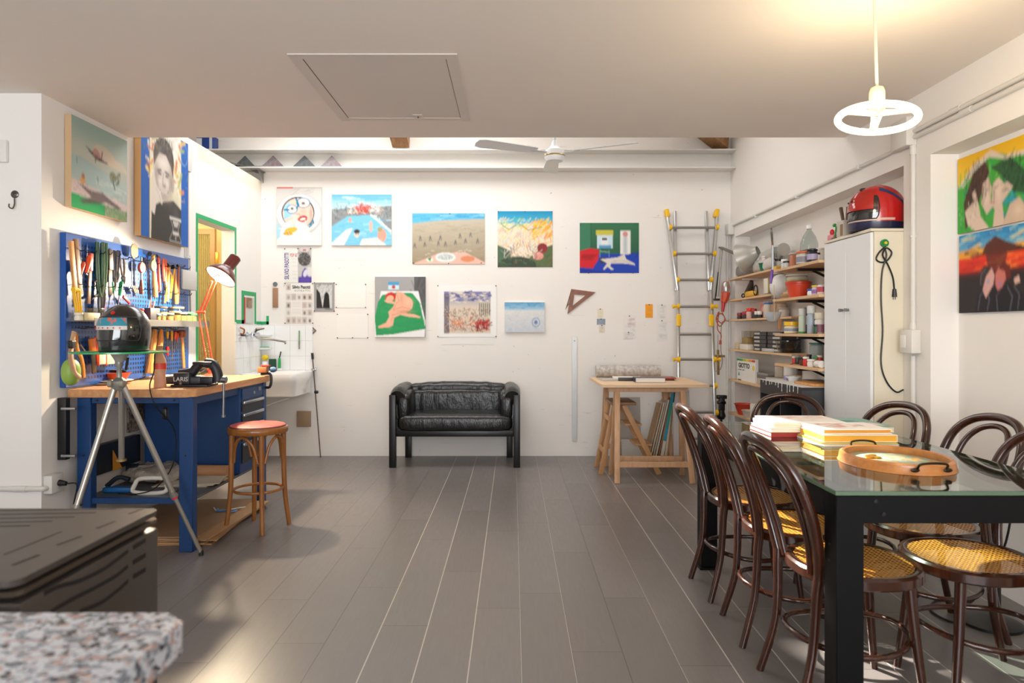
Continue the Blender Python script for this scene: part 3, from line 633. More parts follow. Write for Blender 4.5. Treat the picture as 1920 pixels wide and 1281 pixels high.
# ---- pegboard with its tool shelf
PXF = WL+0.036; PY0, PY1, PZ0, PZ1 = 3.866, 5.335, 0.955, 1.838
t = NT('perforated_blue_steel'); X, Y, Z = t.xyz(); p_ = 0.030
def fr_(a): return t.m2('ABSOLUTE', t.m2('SUBTRACT', t.m2('FRACT', t.m2('DIVIDE', a, p_)), 0.5))
inside = t.m2('MULTIPLY', t.m2('LESS_THAN', t.m2('ABSOLUTE', t.m2('SUBTRACT', Z, 0.43)), 0.40), t.m2('LESS_THAN', t.m2('ABSOLUTE', Y), 0.685))
hole = t.m2('MULTIPLY', t.m2('LESS_THAN', t.m2('MAXIMUM', fr_(Y), fr_(Z)), 0.27), inside)
t.col(t.mix(hole, '1650a0', '151821')); t.b.inputs['Roughness'].default_value = 0.30; t.b.inputs['Coat Weight'].default_value = 0.3; t.bump(t.m2('SUBTRACT', 1.0, hole), 0.6, 0.003)
pb = thing('pegboard', 'perforated blue steel tool board hanging on the left wall above the workbench', 'pegboard', (PXF, (PY0+PY1)/2, PZ0))
MB().box(WL+0.001, PXF, PY0, PY1, PZ0, PZ1, 0.003, 1).build('panel', t.m, pb)
for k in range(44):                                             # black hooks carrying the tools
    y = PY0+0.09+(k % 15)*0.092+random.uniform(-0.02, 0.02); z = PZ0+(0.80, 0.60, 0.345)[k//15]+random.uniform(-0.012, 0.012)
    MB().tube([(PXF, y, z), (PXF+0.05, y, z-0.004), (PXF+0.062, y, z+0.012)], 0.0028, sm=3, seg=6).build('hook', M_BLACK, pb)
tsh = thing('tool_shelf', 'narrow grey metal shelf fixed across the blue tool board', 'shelf', (PXF+0.08, 4.62, 1.335))
MB().box(PXF+0.001, PXF+0.15, 3.89, 5.36, 1.332, 1.337).build('tray', mat('7a7c7d', 0.4, 0.7), tsh); MB().box(PXF+0.147, PXF+0.15, 3.89, 5.36, 1.308, 1.352).build('front_lip', mat('7a7c7d', 0.4, 0.7), tsh)
# ---- hand tools; TP gives a point on the plane the tools hang in
XT = PXF+0.034
def TP(x, y, X=XT): return SX(x, y, X)
M_IRON = mat('4d4a47', 0.35, 0.8); M_DARK = mat('2a2725', 0.4, 0.3); M_OR = mat('e0562a', 0.35); M_RED = mat('c02a28', 0.35); M_YEL = mat('e9b419', 0.35); M_GRN = mat('18945a', 0.3)
M_WDL = wood('tool_wood', 'dda562', 'b97b3c', 0.4, 'z'); M_WDR = wood('dark_tool_wood', '8a4a2c', '6b3420', 0.4, 'z'); M_CHR = mat('c9cbce', 0.15, 1.0)
def seg(b, p, q, r0, r1=None, flat=1.0): p, q = Vector(p), Vector(q); return b.tube([p, p.lerp(q, 0.5), q], [r0, (r0+(r1 or r0))/2, r1 or r0], seg=10)
TG = 'hand tools hanging on the blue board'
def screwdriver(x0, y0, x1, y1, hm, label, split=0.45, r=0.012, tip=0.0035, X=XT, cat='screwdriver', nm='screwdriver'):
    a, c_ = TP(x0, y0, X), TP(x1, y1, X); m = a.lerp(c_, split); tt = thing(nm, label, cat, m, TG)
    MB().tube([a, a.lerp(m, 0.15), a.lerp(m, 0.6), m], [r*0.7, r, r*0.85, r*0.6], sm=0, seg=10).build('handle', hm, tt)
    seg(MB(), m, c_, tip, tip*0.8).build('shaft', M_STL, tt); return tt
def hammer(x0, y0, x1, y1, hm, hd, label, w_=0.05, r=0.013, hr=0.016):
    a, c_ = TP(x0, y0), TP(x1, y1); tt = thing('hammer', label, 'hammer', a, TG)
    MB().tube([a, a.lerp(c_, 0.4), a.lerp(c_, 0.75), c_], [r*0.7, r*0.8, r*1.15, r], seg=10).build('handle', hm, tt)
    b = MB(); b.tube([a+Vector((0, -w_, 0.006)), a+Vector((0, -w_*0.4, 0.004)), a+Vector((0, w_*0.3, 0.004)), a+Vector((0, w_, -0.004))], [hr*1.05, hr*0.75, hr*0.75, hr*0.25], seg=10); b.build('head', hd, tt); return tt
def pliers(x0, y0, x1, y1, hm, label, spread=0.022, r=0.008):
    a, c_ = TP(x0, y0), TP(x1, y1); d = (c_-a); tt = thing('pliers', label, 'pliers', a, TG); s_ = Vector((0, 1, 0))
    for q in (-1, 1): MB().tube([a+d*0.30+s_*q*0.006, a+d*0.45+s_*q*spread*0.7, a+d*0.75+s_*q*spread, a+d+s_*q*spread*0.8], r, sm=4, seg=8).build('handle', hm, tt)
    MB().tube([a, a+d*0.12, a+d*0.26, a+d*0.34], [0.006, 0.012, 0.015, 0.009], seg=8).build('jaws', M_IRON, tt); return tt
def bar(nm, cat, x0, y0, x1, y1, wd, mt, label, th=0.006, X=XT, hx=None, hm=None):
    a, c_ = TP(x0, y0, X), TP(x1, y1, X); tt = thing(nm, label, cat, a, TG); mid = a.lerp(c_, hx) if hx else a
    if hx: MB().beam(a, mid, 0.02, wd*1.1, (0, 1, 0), 0.004).build('handle', hm, tt)
    MB().beam(mid, c_, th, wd, (0, 1, 0), 0.001).build('blade', mt, tt); return tt
bar('hand_saw', 'saw', 133, 452, 141, 545, 0.030, M_WDL, 'long light wooden handled tool at the left end of the blue board', 0.014)
bar('file', 'file', 142, 448, 150, 552, 0.036, mat('7c5426', 0.45), 'wide brown rasp hanging second from the left on the blue board', 0.012)
screwdriver(157, 492, 149, 520, M_OR, 'short orange handled screwdriver left of the longer orange one', 0.9)
screwdriver(168, 480, 161, 515, M_OR, 'orange handled chisel beside the brown rasp', 0.9, 0.016)
bar('trowel', 'trowel', 170, 475, 166, 570, 0.028, mat('6b4a34', 0.4, 0.3), 'slim brown trowel hanging behind the orange handles', 0.008, hx=0.35, hm=mat('a8341f', 0.4))
pliers(188, 600, 187, 455, mat('274d2e', 0.4), 'large green gripped pliers pointing down near the left of the board', 0.03, 0.012)
pliers(193, 586, 196, 455, mat('2c5a34', 0.4), 'second green gripped pliers just right of the first', 0.02, 0.010)
bar('spatula', 'spatula', 206, 468, 207, 553, 0.040, mat('4a3c34', 0.35, 0.4), 'dark flat spatula with a narrow lower blade in the upper middle of the board', 0.006, hx=0.45, hm=mat('3a2d28', 0.4))
pliers(214, 545, 216, 470, mat('1c2330', 0.4), 'dark handled pincers right of the dark spatula', 0.014, 0.007)
pliers(219, 530, 223, 470, mat('2a1f3a', 0.4), 'small violet-black pliers left of the red tipped compass', 0.012, 0.006)
screwdriver(228, 528, 221, 575, M_GRN, 'bright green handled screwdriver low in the middle of the board', 0.55, 0.014)
screwdriver(210, 528, 216, 570, M_GRN, 'small green screwdriver left of the larger green one', 0.5, 0.009)
pliers(232, 533, 229, 485, mat('5d4938', 0.4), 'open brown metal dividers beneath the round scraper', 0.022, 0.006)
a = TP(251, 468); sc = thing('putty_scraper', 'rounded tan shield shaped scraper at the top of the board', 'scraper', a, TG)
b = MB(); pts = [(0.042*math.sin(q*PI/10)*(1.0 if q < 7 else 1.1), -0.05*math.cos(q*PI/10)) for q in range(0, 11)]; pts = pts+[(-x, y) for x, y in reversed(pts[1:-1])]
b.prism(pts, 0.006, frame(a+Vector((0, 0, -0.01)), (1, 0, 0), (0, 0, 1)) @ Matrix.Rotation(PI/2, 4, 'Z')); b.build('blade', mat('9a8468', 0.4, 0.3), sc)
seg(MB(), TP(247, 490), TP(247, 538), 0.003).build('stem', M_STL, sc)
a = TP(263, 502); o = thing('tape_roll', 'red round reel hanging left of the brown handled tool', 'reel', a, TG)
MB().lathe([(0.012, 0), (0.034, 0), (0.036, 0.004), (0.036, 0.014), (0.034, 0.018), (0.012, 0.018)], a, (1, 0, 0), 24).build('reel', mat('b5412a', 0.4), o)
screwdriver(265, 552, 265, 482, M_WDR, 'brown turned wooden handle tool with a steel shaft, right of the red reel', 0.38, 0.015, 0.008)
a = TP(283, 498); o = thing('tape_measure', 'round khaki tape measure left of the pale hammer handle', 'tape measure', a, TG); MB().lathe([(0.001, 0), (0.034, 0), (0.036, 0.01), (0.034, 0.022), (0.001, 0.022)], a, (1, 0, 0), 20, sx=1.1).build('case', mat('8c7f56', 0.35), o)
hammer(287, 479, 291, 557, M_WDL, M_IRON, 'large hammer with a long pale wooden handle in the middle right of the board', 0.045, 0.018)
hammer(297, 482, 299, 547, mat('c43a2c', 0.4), M_IRON, 'small hammer with a red handle right of the pale hammer', 0.025, 0.012, 0.010)
pliers(310, 545, 308, 486, mat('e25b2c', 0.35), 'orange gripped shears right of the red hammer', 0.018, 0.010)
hammer(317, 500, 313, 566, M_WDL, M_DARK, 'hammer with a pale angled handle left of the yellow folding rule', 0.03, 0.014)
a = TP(317, 503); q = TP(310, 567); o = thing('folding_rule', 'yellow folding wooden rule opened in a zigzag at the right of the board', 'ruler', a, TG)
for k, (x0, y0, x1, y1) in enumerate(((314, 502, 322, 516), (322, 516, 320, 560), (320, 560, 327, 505), (317, 515, 309, 568))): MB().beam(TP(x0, y0, XT+0.004*k), TP(x1, y1, XT+0.004*k), 0.003, 0.016, (0, 1, 0)).build('segment', mat('e8a630', 0.4), o)
hammer(327, 503, 331, 570, M_WDL, M_DARK, 'claw hammer with a wooden handle second from the right end of the board', 0.03, 0.014)
hammer(335, 500, 333, 568, mat('b9632c', 0.4), M_DARK, 'thin orange handled hammer at the right end of the board', 0.022, 0.010, 0.009)
a = TP(138, 545); o = thing('utility_saw', 'yellow D handled saw hanging low at the left of the board', 'saw', a, TG); MB().tube([TP(137, 543), TP(146, 545), TP(147, 560), TP(150, 590)], 0.014, sm=4).build('grip', M_YEL, o); MB().tube([TP(138, 546), TP(141, 566), TP(144, 588)], 0.009, sm=4).build('guard', M_YEL, o)
screwdriver(194, 560, 194, 585, M_RED, 'red handled screwdriver standing low behind the black helmet', 0.95, 0.011)
a = TP(182, 545); o = thing('bar_clamp', 'small dark screw clamp below the green pliers', 'clamp', a, TG); MB().tube([TP(175, 530), TP(184, 527), TP(183, 552), TP(176, 556)], 0.007, sm=3).build('frame', M_DARK, o); seg(MB(), TP(172, 562), TP(192, 540), 0.003).build('screw', M_IRON, o)
a = TP(241, 560); o = thing('red_cutter', 'red plastic cutter lying above the helmet on the tool shelf', 'cutter', a, TG); MB().beam(TP(231, 556), TP(243, 569), 0.012, 0.018, (0, 0, 1), 0.003).build('body', M_RED, o)
a = TP(252, 540); o = thing('wooden_peg', 'bundle of pale wooden pegs hanging below the round scraper', 'pegs', a, TG); [MB().beam(TP(248+3*k, 536), TP(253+3*k, 549), 0.008, 0.008, (0, 0, 1)).build('peg', M_WDL, o) for k in range(3)]
# ---- lower row, under the tool shelf
XL = PXF+0.03
screwdriver(146, 640, 160, 660, M_DARK, 'black hook tool under the left end of the tool shelf', 0.3, 0.006, 0.005, XL)
bar('putty_knife', 'putty knife', 172, 635, 177, 700, 0.040, mat('3e3a30', 0.35, 0.6), 'putty knife with an orange handle and dark blade under the shelf', 0.004, XL, 0.45, mat('d87a28', 0.35))
bar('float', 'trowel', 180, 632, 184, 678, 0.03, M_OR, 'orange plastic float beside the putty knife', 0.012, XL)
for k, (x, c_) in enumerate(((192, 'a lower orange and white one left'), (206, 'a wider white one right'))):
    a = SX(x, 668, XL); o = thing('paint_pad', 'white paint pad in an orange frame under the helmet disc, '+('left of the pair' if k == 0 else 'right of the pair'), 'paint pad', a, TG)
    MB().cb(a, (0.014, 0.085, 0.10), 0.004).build('pad', mat('e6d9c4', 0.7), o); MB().box(a.x-0.006, a.x+0.009, a.y-0.05, a.y-0.042, a.z-0.055, a.z+0.055, 0.002).build('frame', M_OR, o)
for k, (x, lb) in enumerate(((290, 'left of two pale wooden clubs hanging beside the black helmet'), (302, 'right of two pale wooden clubs, bright under the lamp'))):
    a = SX(x, 618, XL); q = SX(x-10+k*2, 700, XL); o = thing('wooden_club', lb, 'wooden tool', a, TG); MB().tube([a, a.lerp(q, 0.25), a.lerp(q, 0.6), q], [0.014, 0.026, 0.018, 0.026], sm=4).build('body', M_WDL, o)
screwdriver(314, 622, 314, 655, M_YEL, 'yellow handled screwdriver under the right part of the shelf', 0.4, 0.011, 0.003, XL)
screwdriver(314, 650, 314, 668, M_RED, 'short red plastic tool hanging under the yellow screwdriver', 0.95, 0.013, 0.003, XL)
screwdriver(322, 620, 323, 676, mat('e8a92c', 0.3), 'amber handled screwdriver with a long rusty shaft', 0.35, 0.011, 0.004, XL)
screwdriver(329, 622, 327, 660, mat('df5a22', 0.3), 'orange handled screwdriver right of the amber one', 0.4, 0.011, 0.003, XL)
screwdriver(333, 625, 330, 655, mat('e3482c', 0.3), 'red-orange handled screwdriver at the end of the row', 0.5, 0.010, 0.003, XL)
a = SX(341, 626, XL); q = SX(345, 690, XL); o = thing('wooden_mallet', 'brown wooden mallet hanging at the far right below the shelf', 'mallet', a, TG); MB().tube([a, a.lerp(q, .5), q], 0.011).build('handle', M_WDL, o); MB().blob(a, 0.028, 0.035, 0.028, 0.5, 0.5).build('head', M_WDR, o)
MB().cyl(SX(355, 480, WL+0.02), SX(357, 600, WL+0.02), 0.006).build('steel_rod', M_STL); bpy.data.objects['steel_rod']['label'] = 'thin grey steel rod standing against the wall right of the blue board'; bpy.data.objects['steel_rod']['category'] = 'rod'
# masking tape dispenser / green safety cap hanging left
a = SX(140, 690, XL); o = thing('sanding_guard', 'green and tan curved face guard with a strap hanging at the left of the board', 'face guard', a)
XG = PXF+0.06
MB().blob(SX(133, 698, XG), 0.045, 0.052, 0.075, 0.9, 0.9, su=24, sv=16).build('bowl', mat('8fae4c', 0.45), o)
MB().tube([SX(139, 622, XG+0.03), SX(134, 650, XG+0.03), SX(133, 672, XG+0.04), SX(140, 698, XG+0.05), SX(150, 708, XG+0.05)], [0.018]*9+[0.020]*8+[0.016]*8, sm=6, flat=0.5).build('strap', mat('d0a684', 0.55, var=('c0906c', 9)), o)
MB().tube([SX(142, 625, XG), SX(145, 655, XG), SX(152, 670, XG), SX(156, 690, XG), SX(157, 708, XG)], 0.013, sm=6, flat=0.6).build('lining', mat('d48a2e', 0.6), o)
MB().blob(SX(135, 646, XG+0.045), 0.012, 0.022, 0.022, 0.3, 0.3).build('buckle', M_BLACK, o)
# ---- items on the tool shelf
SZ = 1.3375; XS = PXF+0.085
def on_shelf_y(x): return 1280*XS/(x-VX)
def jar(x, y, z, r, h, body, lid, label, cat='jar', lh=0.014, lr=1.03, group=None, fill=None, nm='jar', taper=1.0):
    o = thing(nm, label, cat, (x, y, z), group)
    MB().lathe([(r*0.9*taper, 0), (r*taper, 0.004), (r, h-lh-0.008), (r*0.86, h-lh), (r*0.86, h-lh+0.002)], (x, y, z), seg=20).build('body', body, o)
    if lid is not None: MB().lathe([(r*lr*0.96, 0), (r*lr, 0.002), (r*lr, lh-0.002), (r*lr*0.94, lh)], (x, y, z+h-lh+0.003), seg=20).build('lid', lid, o)
    if fill is not None: MB().lathe([(r*0.86, 0), (r*0.9, h*0.62)], (x, y, z+0.005), seg=16).build('contents', fill, o)
    return o
M_GJ = glass('f4f4ec', 0.03, 1.35); M_NUT = mat('c49a5a', 0.5, var=('8a7350', 60)); JG = 'jars of small parts on the tool shelf'
def bx(nm, cat, label, c, size, mt, bev=0.003, group=None, rot=0):
    m = Matrix.Translation(Vector(c)) @ Matrix.Rotation(R(rot), 4, 'Z'); sx, sy, sz = size
    o = MB().box(-sx/2, sx/2, -sy/2, sy/2, 0, sz, bev, 2, m).build(nm, mt); return tag(o, label, cat, group)
jar(XS, on_shelf_y(139)+0.04, SZ, 0.022, 0.04, mat('e8ddc8', 0.5), mat('e8ddc8', 0.4), 'small cream pot at the left end of the tool shelf', 'pot')
bx('cardboard_box', 'box', 'open pale cardboard box left of the black helmet on the tool shelf', (XS, on_shelf_y(163)+0.01, SZ), (0.07, 0.12, 0.045), mat('cdbb92', 0.6))
bx('plastic_box', 'box', 'clear parts box stacked behind the cardboard box on the tool shelf', (XS-0.01, on_shelf_y(178)+0.03, SZ), (0.06, 0.09, 0.075), glass('e9e2c8', 0.1, 1.3))
jar(XS, on_shelf_y(262), SZ, 0.026, 0.085, M_RED, M_RED, 'red cup standing behind the helmet on the tool shelf', 'cup')
tt = thing('pen_box', 'low dark box full of pens and drill bits on the tool shelf', 'box', (XS, on_shelf_y(283), SZ)); yb_ = on_shelf_y(283)
MB().box(XS-0.03, XS+0.03, yb_-0.06, yb_+0.06, SZ, SZ+0.095, 0.003).build('body', mat('3a3a40', 0.5), tt)
for k in range(7): y = yb_-0.045+0.015*k; MB().cyl((XS+random.uniform(-.015, .015), y, SZ+0.09), (XS, y+random.uniform(-.02, .04), SZ+0.15+random.uniform(-.02, .02)), 0.0035, seg=8).build('pen', (M_STL, M_OR, M_CHR, M_RED)[k % 4], tt)
jl = [(289, 0.030, 0.055, '8fb9c4', 'small glass jar with a pale blue lid near the helmet'), (299, 0.030, 0.058, 'a9c9cf', 'small glass jar right of the pale blue lidded one'), (312, 0.036, 0.065, 'e6d9a8', 'low glass jar with a cream lid in the middle of the shelf'),
      (325, 0.040, 0.08, 'e8c98a', 'wide glass jar filled with brass screws'), (337, 0.036, 0.075, 'e3cfa0', 'glass jar of yellow parts left of the green lidded one'), (348, 0.036, 0.078, '4fae62', 'glass jar with a green lid at the right end of the tool shelf'), (357, 0.034, 0.07, '58b46a', 'second green lidded jar at the far right end of the tool shelf')]
for x, r_, h_, lc, lb in jl: jar(XS+0.015, on_shelf_y(x), SZ, r_, h_, M_GJ, mat(lc, 0.4), lb, group=JG, fill=M_NUT)
jar(XS-0.03, on_shelf_y(306)+0.02, SZ, 0.046, 0.11, M_GJ, mat('5c4a42', 0.4), 'taller glass jar with a brown lid behind the low jars', group=JG, fill=M_NUT)
jar(XS-0.03, on_shelf_y(327)+0.10, SZ, 0.048, 0.115, M_GJ, mat('d9a860', 0.4), 'tall wide glass jar with a golden lid behind the jar of screws', group=JG, fill=M_NUT)
# ---- on the worktop
ZB = BZT+0.0005
o = thing('bench_vise', 'dark grey cast iron bench vise on the front corner of the workbench', 'vise', (-1.98, 4.15, ZB)); M_VIS = mat('35363a', 0.42, 0.55); vx, vy = -1.92, 4.10
MB().box(vx-0.12, vx+0.10, vy-0.04, vy+0.12, ZB, ZB+0.014, 0.005).build('base', M_VIS, o)
MB().box(vx-0.165, vx+0.05, vy-0.02, vy+0.06, ZB+0.016, ZB+0.062, 0.008).build('slide_bar', M_VIS, o)
MB().box(vx-0.11, vx-0.01, vy-0.03, vy+0.075, ZB+0.014, ZB+0.085, 0.01).build('fixed_body', M_VIS, o)
MB().tube([(vx-0.09, vy+0.02, ZB+0.075), (vx-0.02, vy+0.02, ZB+0.085), (vx+0.01, vy+0.02, ZB+0.115), (vx+0.03, vy+0.02, ZB+0.135)], 0.028, sm=4, seg=10).build('rear_jaw', M_VIS, o)
MB().box(vx+0.005, vx+0.115, vy-0.03, vy+0.09, ZB+0.132, ZB+0.150, 0.006).build('anvil', M_VIS, o)
MB().tube([(vx+0.065, vy+0.02, ZB+0.14), (vx+0.11, vy+0.02, ZB+0.13), (vx+0.135, vy+0.02, ZB+0.08), (vx+0.14, vy+0.02, ZB+0.035)], 0.030, sm=4, seg=10).build('moving_jaw', M_VIS, o)
MB().box(vx+0.04, vx+0.12, vy-0.015, vy+0.055, ZB+0.018, ZB+0.06, 0.006).build('slide_block', M_VIS, o)
MB().cyl((vx+0.14, vy+0.02, ZB+0.04), (vx+0.19, vy+0.02, ZB+0.04), 0.02).build('screw_head', M_STL, o)
MB().cyl((vx+0.175, vy+0.02, ZB+0.055), (vx+0.172, vy+0.018, ZB-0.175), 0.0075).build('handle', M_STL, o); MB().cyl((vx+0.172, vy+0.018, ZB-0.175), (vx+0.172, vy+0.018, ZB-0.187), 0.012).build('handle_knob', M_STL, o)
text('lettering', 'LARIS', Matrix.Translation((vx-0.062, vy-0.0315, ZB+0.045)) @ Matrix.Rotation(PI/2, 4, 'X'), 0.036, mat('c9cacc', 0.4), o)
MB().cyl((vx-0.06, vy-0.031, ZB+0.022), (vx-0.06, vy-0.036, ZB+0.022), 0.008).build('bolt', mat('8c6f4a', 0.4, 0.6), o)
o = thing('paper_bottle', 'tan contour bottle with a red label band on the workbench', 'bottle', PX(300, 716, 4.02)); c_ = PX(300, 716, 4.02); c_.z = ZB
pr = [(0.030, 0), (0.034, 0.006), (0.031, 0.05), (0.030, 0.085), (0.034, 0.11)], [(0.034, 0.11), (0.034, 0.145)], [(0.034, 0.145), (0.030, 0.165), (0.018, 0.195), (0.0145, 0.215), (0.0145, 0.235), (0.0165, 0.237), (0.0165, 0.247), (0.012, 0.248)]
MB().lathe(pr[0], c_, seg=24).build('lower_body', mat('c99e7c', 0.55, var=('b98a74', 18)), o); MB().lathe([(r_+0.0006, z) for r_, z in pr[1]], c_, seg=24).build('label_band', mat('d2402e', 0.45), o); MB().lathe(pr[2], c_, seg=24).build('neck', mat('c08f66', 0.5), o)
# plates, papers, bowl, glue
def on_bench(x, y): Y = BZ(ZB, y); return Vector(((x-VX)/F*Y, Y, ZB))
c_ = on_bench(190, 722)
for k, (r_, lb) in enumerate(((0.135, 'large shallow cream tray at the front left of the bench, lowest'), (0.12, 'paper covered tray stacked upon the cream tray'))):
    o = MB().lathe([(r_*0.7, 0), (r_, 0.010), (r_+0.004, 0.014), (r_*0.97, 0.013), (r_*0.7, 0.004), (0.001, 0.004)], (c_.x+0.02*k, c_.y+0.06+0.02*k, ZB+0.012*k), seg=32, sx=1.0, sy=0.9).build('tray', mat(('d9c9ad', 'e6dccb')[k], 0.5)); tag(o, lb, 'tray', 'trays stacked at the front of the bench')
o = thing('orange_bowl', 'orange plastic bowl holding a black scraper on the workbench', 'bowl', c_); q = (c_.x+0.04, c_.y+0.095, ZB+0.026)
MB().lathe([(0.045, 0), (0.062, 0.035), (0.07, 0.045), (0.066, 0.046), (0.058, 0.034), (0.042, 0.004), (0.001, 0.004)], q, seg=28, sx=1.25).build('bowl', mat('d9532a', 0.4), o)
o = MB().tube([(q[0]-0.085, q[1]-0.02, q[2]+0.065), (q[0]-0.02, q[1]-0.015, q[2]+0.056), (q[0]+0.06, q[1], q[2]+0.05)], [0.008]*4+[0.016]*4+[0.008], sm=4, flat=0.7).build('black_scraper', M_BLACK); tag(o, 'black plastic scraper lying across the orange bowl', 'scraper')
c_ = on_bench(244, 708); jar(c_.x, c_.y, ZB, 0.028, 0.10, mat('e8e2c8', 0.4), mat('e9b54a', 0.4), 'cream glue bottle with amber cap behind the tripod head', 'bottle', lh=0.03, lr=0.5)
o = thing('clay_figure', 'small ochre glue gun shaped figure behind the tripod head', 'figurine', c_); MB().tube([(c_.x-0.03, c_.y-0.03, ZB+0.12), (c_.x-0.012, c_.y-0.03, ZB+0.16), (c_.x+0.015, c_.y-0.025, ZB+0.175)], 0.013, sm=4).build('body', mat('d98a3a', 0.4), o); MB().cyl((c_.x-0.03, c_.y-0.03, ZB), (c_.x-0.03, c_.y-0.03, ZB+0.12), 0.010).build('stem', M_DARK, o)
c_ = on_bench(262, 712); bx('newspaper', 'newspaper', 'folded newspaper lying behind the contour bottle on the bench', (c_.x, c_.y+0.12, ZB), (0.32, 0.20, 0.02), mat('d8cfc0', 0.7, var=('a7a097', 30)), 0.002, rot=4)
c_ = on_bench(352, 700); o = thing('metal_tray', 'long grey metal paint tray behind the vise on the bench', 'tray', c_)
b = MB(); b.prism([(-0.19, 0.045), (-0.15, 0.0), (0.12, 0.0), (0.19, 0.05), (0.185, 0.052), (0.118, 0.006), (-0.148, 0.006), (-0.186, 0.048)], 0.16, Matrix.Translation((c_.x+0.0, c_.y+0.10, ZB)) @ Matrix.Rotation(PI/2, 4, 'X')); b.build('body', mat('9c968c', 0.35, 0.7), o)
MB().box(c_.x-0.19, c_.x-0.03, c_.y-0.06, c_.y-0.01, ZB, ZB+0.022, 0.003).build('wood_strip', M_WDL); tag(bpy.data.objects['wood_strip'], 'yellow wooden strip in front of the metal paint tray', 'wood strip')
c_ = on_bench(378, 697); bx('plane_tool', 'hand plane', 'small dark hand plane beside the desk lamp base', (c_.x, c_.y, ZB), (0.14, 0.05, 0.035), M_DARK, 0.008, rot=25)
# clamp at the far right corner
cx, cy = BX1-0.006, BY1-0.06; o = thing('clamp_lamp_base', 'black and red screw clamp gripping the far right corner of the workbench', 'clamp', (cx, cy, ZB-0.1))
MB().tube([(cx-0.045, cy, ZB+0.012), (cx+0.02, cy, ZB+0.014), (cx+0.032, cy, ZB-0.03), (cx+0.02, cy, ZB-0.085), (cx-0.02, cy, ZB-0.088)], 0.010, sm=3).build('frame', M_BLACK, o)
seg(MB(), (cx-0.02, cy, ZB-0.05), (cx-0.02, cy, ZB-0.165), 0.005).build('screw', M_BLACK, o); MB().cb((cx-0.03, cy, ZB+0.045), (0.07, 0.05, 0.045), 0.006).build('wooden_block', mat('a9704a', 0.5), o)
MB().cb((cx-0.01, cy, ZB+0.074), (0.06, 0.045, 0.012), 0.003).build('red_pad', mat('b53a34', 0.45), o); MB().lathe([(0.02, 0), (0.022, 0.02), (0.012, 0.04)], (cx+0.03, cy, ZB+0.045), (1, 0, 0), 14).build('knob', mat('4d6a8c', 0.35), o)
# ---- anglepoise desk lamp
M_LMP = mat('c8452e', 0.32); M_LSH = mat('6e2a22', 0.3, coat=0.3); lb_ = Vector((-2.2, 4.97, ZB)); el = Vector((-2.262, 4.95, 1.415)); hd = Vector((-2.145, 4.90, 1.665))
o = thing('desk_lamp', 'red balanced arm desk lamp, lit, standing at the back of the workbench', 'lamp', lb_)
MB().lathe([(0.055, 0), (0.055, 0.012), (0.04, 0.02), (0.02, 0.024), (0.018, 0.05), (0.001, 0.052)], lb_, seg=24).build('base', M_LMP, o)
for s in (-1, 1):
    d = Vector((0.026*s, 0, 0))
    seg(MB(), lb_+Vector((0.022*s, 0, 0.045)), el+d*0.75, 0.006).build('lower_arm', M_LMP, o)
    seg(MB(), el+Vector((0.012*s, 0, -0.005)), hd+Vector((0.014*s, 0, -0.03)), 0.006).build('upper_arm', M_LMP, o)
    pz = lb_.lerp(el, 0.12)+d*0.45; pq = lb_.lerp(el, 0.52)+d*0.5
    MB().tube([pz+(pq-pz)*(k/40)+Vector((0.004*math.cos(k*2.2), 0.004*math.sin(k*2.2), 0)) for k in range(41)], 0.0022, seg=5).build('spring', mat('d8b070', 0.3, 0.9), o)
MB().cyl(el+Vector((-0.03, 0, 0)), el+Vector((0.03, 0, 0)), 0.010).build('joint', M_LMP, o)
ax = Vector((0.36, 0.50, 0.79)).normalized(); top = Vector((-2.03, 5.01, 1.825)); m_ = frame(top-ax*0.30, ax)      # shade axis, opening at the bottom
MB().lathe([(0.112, 0.095), (0.113, 0.098), (0.108, 0.112), (0.090, 0.142), (0.062, 0.168), (0.044, 0.182), (0.042, 0.19), (0.042, 0.285), (0.036, 0.292), (0.001, 0.293)], m=m_, seg=40, cap=False).build('shade', M_LSH, o)
MB().lathe([(0.109, 0.099), (0.103, 0.113), (0.086, 0.140), (0.058, 0.164), (0.040, 0.178), (0.038, 0.19), (0.038, 0.26)], m=m_, seg=40, cap=False).build('shade_lining', mat('f4efe6', 0.35), o)
MB().blob((0, 0, 0.140), 0.032, 0.032, 0.038, 1, 1, m=m_, su=18, sv=12).build('bulb', mat('fff0d8', 0.4, emit=('ffd9a0', 45.0)), o)
seg(MB(), hd, m_ @ Vector((-0.04, 0, 0.2)), 0.008).build('shade_joint', M_DARK, o)
light('desk_lamp_light', 'SPOT', m_ @ Vector((0, 0, 0.098)), 150, (1.0, 0.80, 0.56), spot_size=R(160), spot_blend=0.35, shadow_soft_size=0.035).rotation_euler = ax.to_track_quat('Z', 'Y').to_euler()
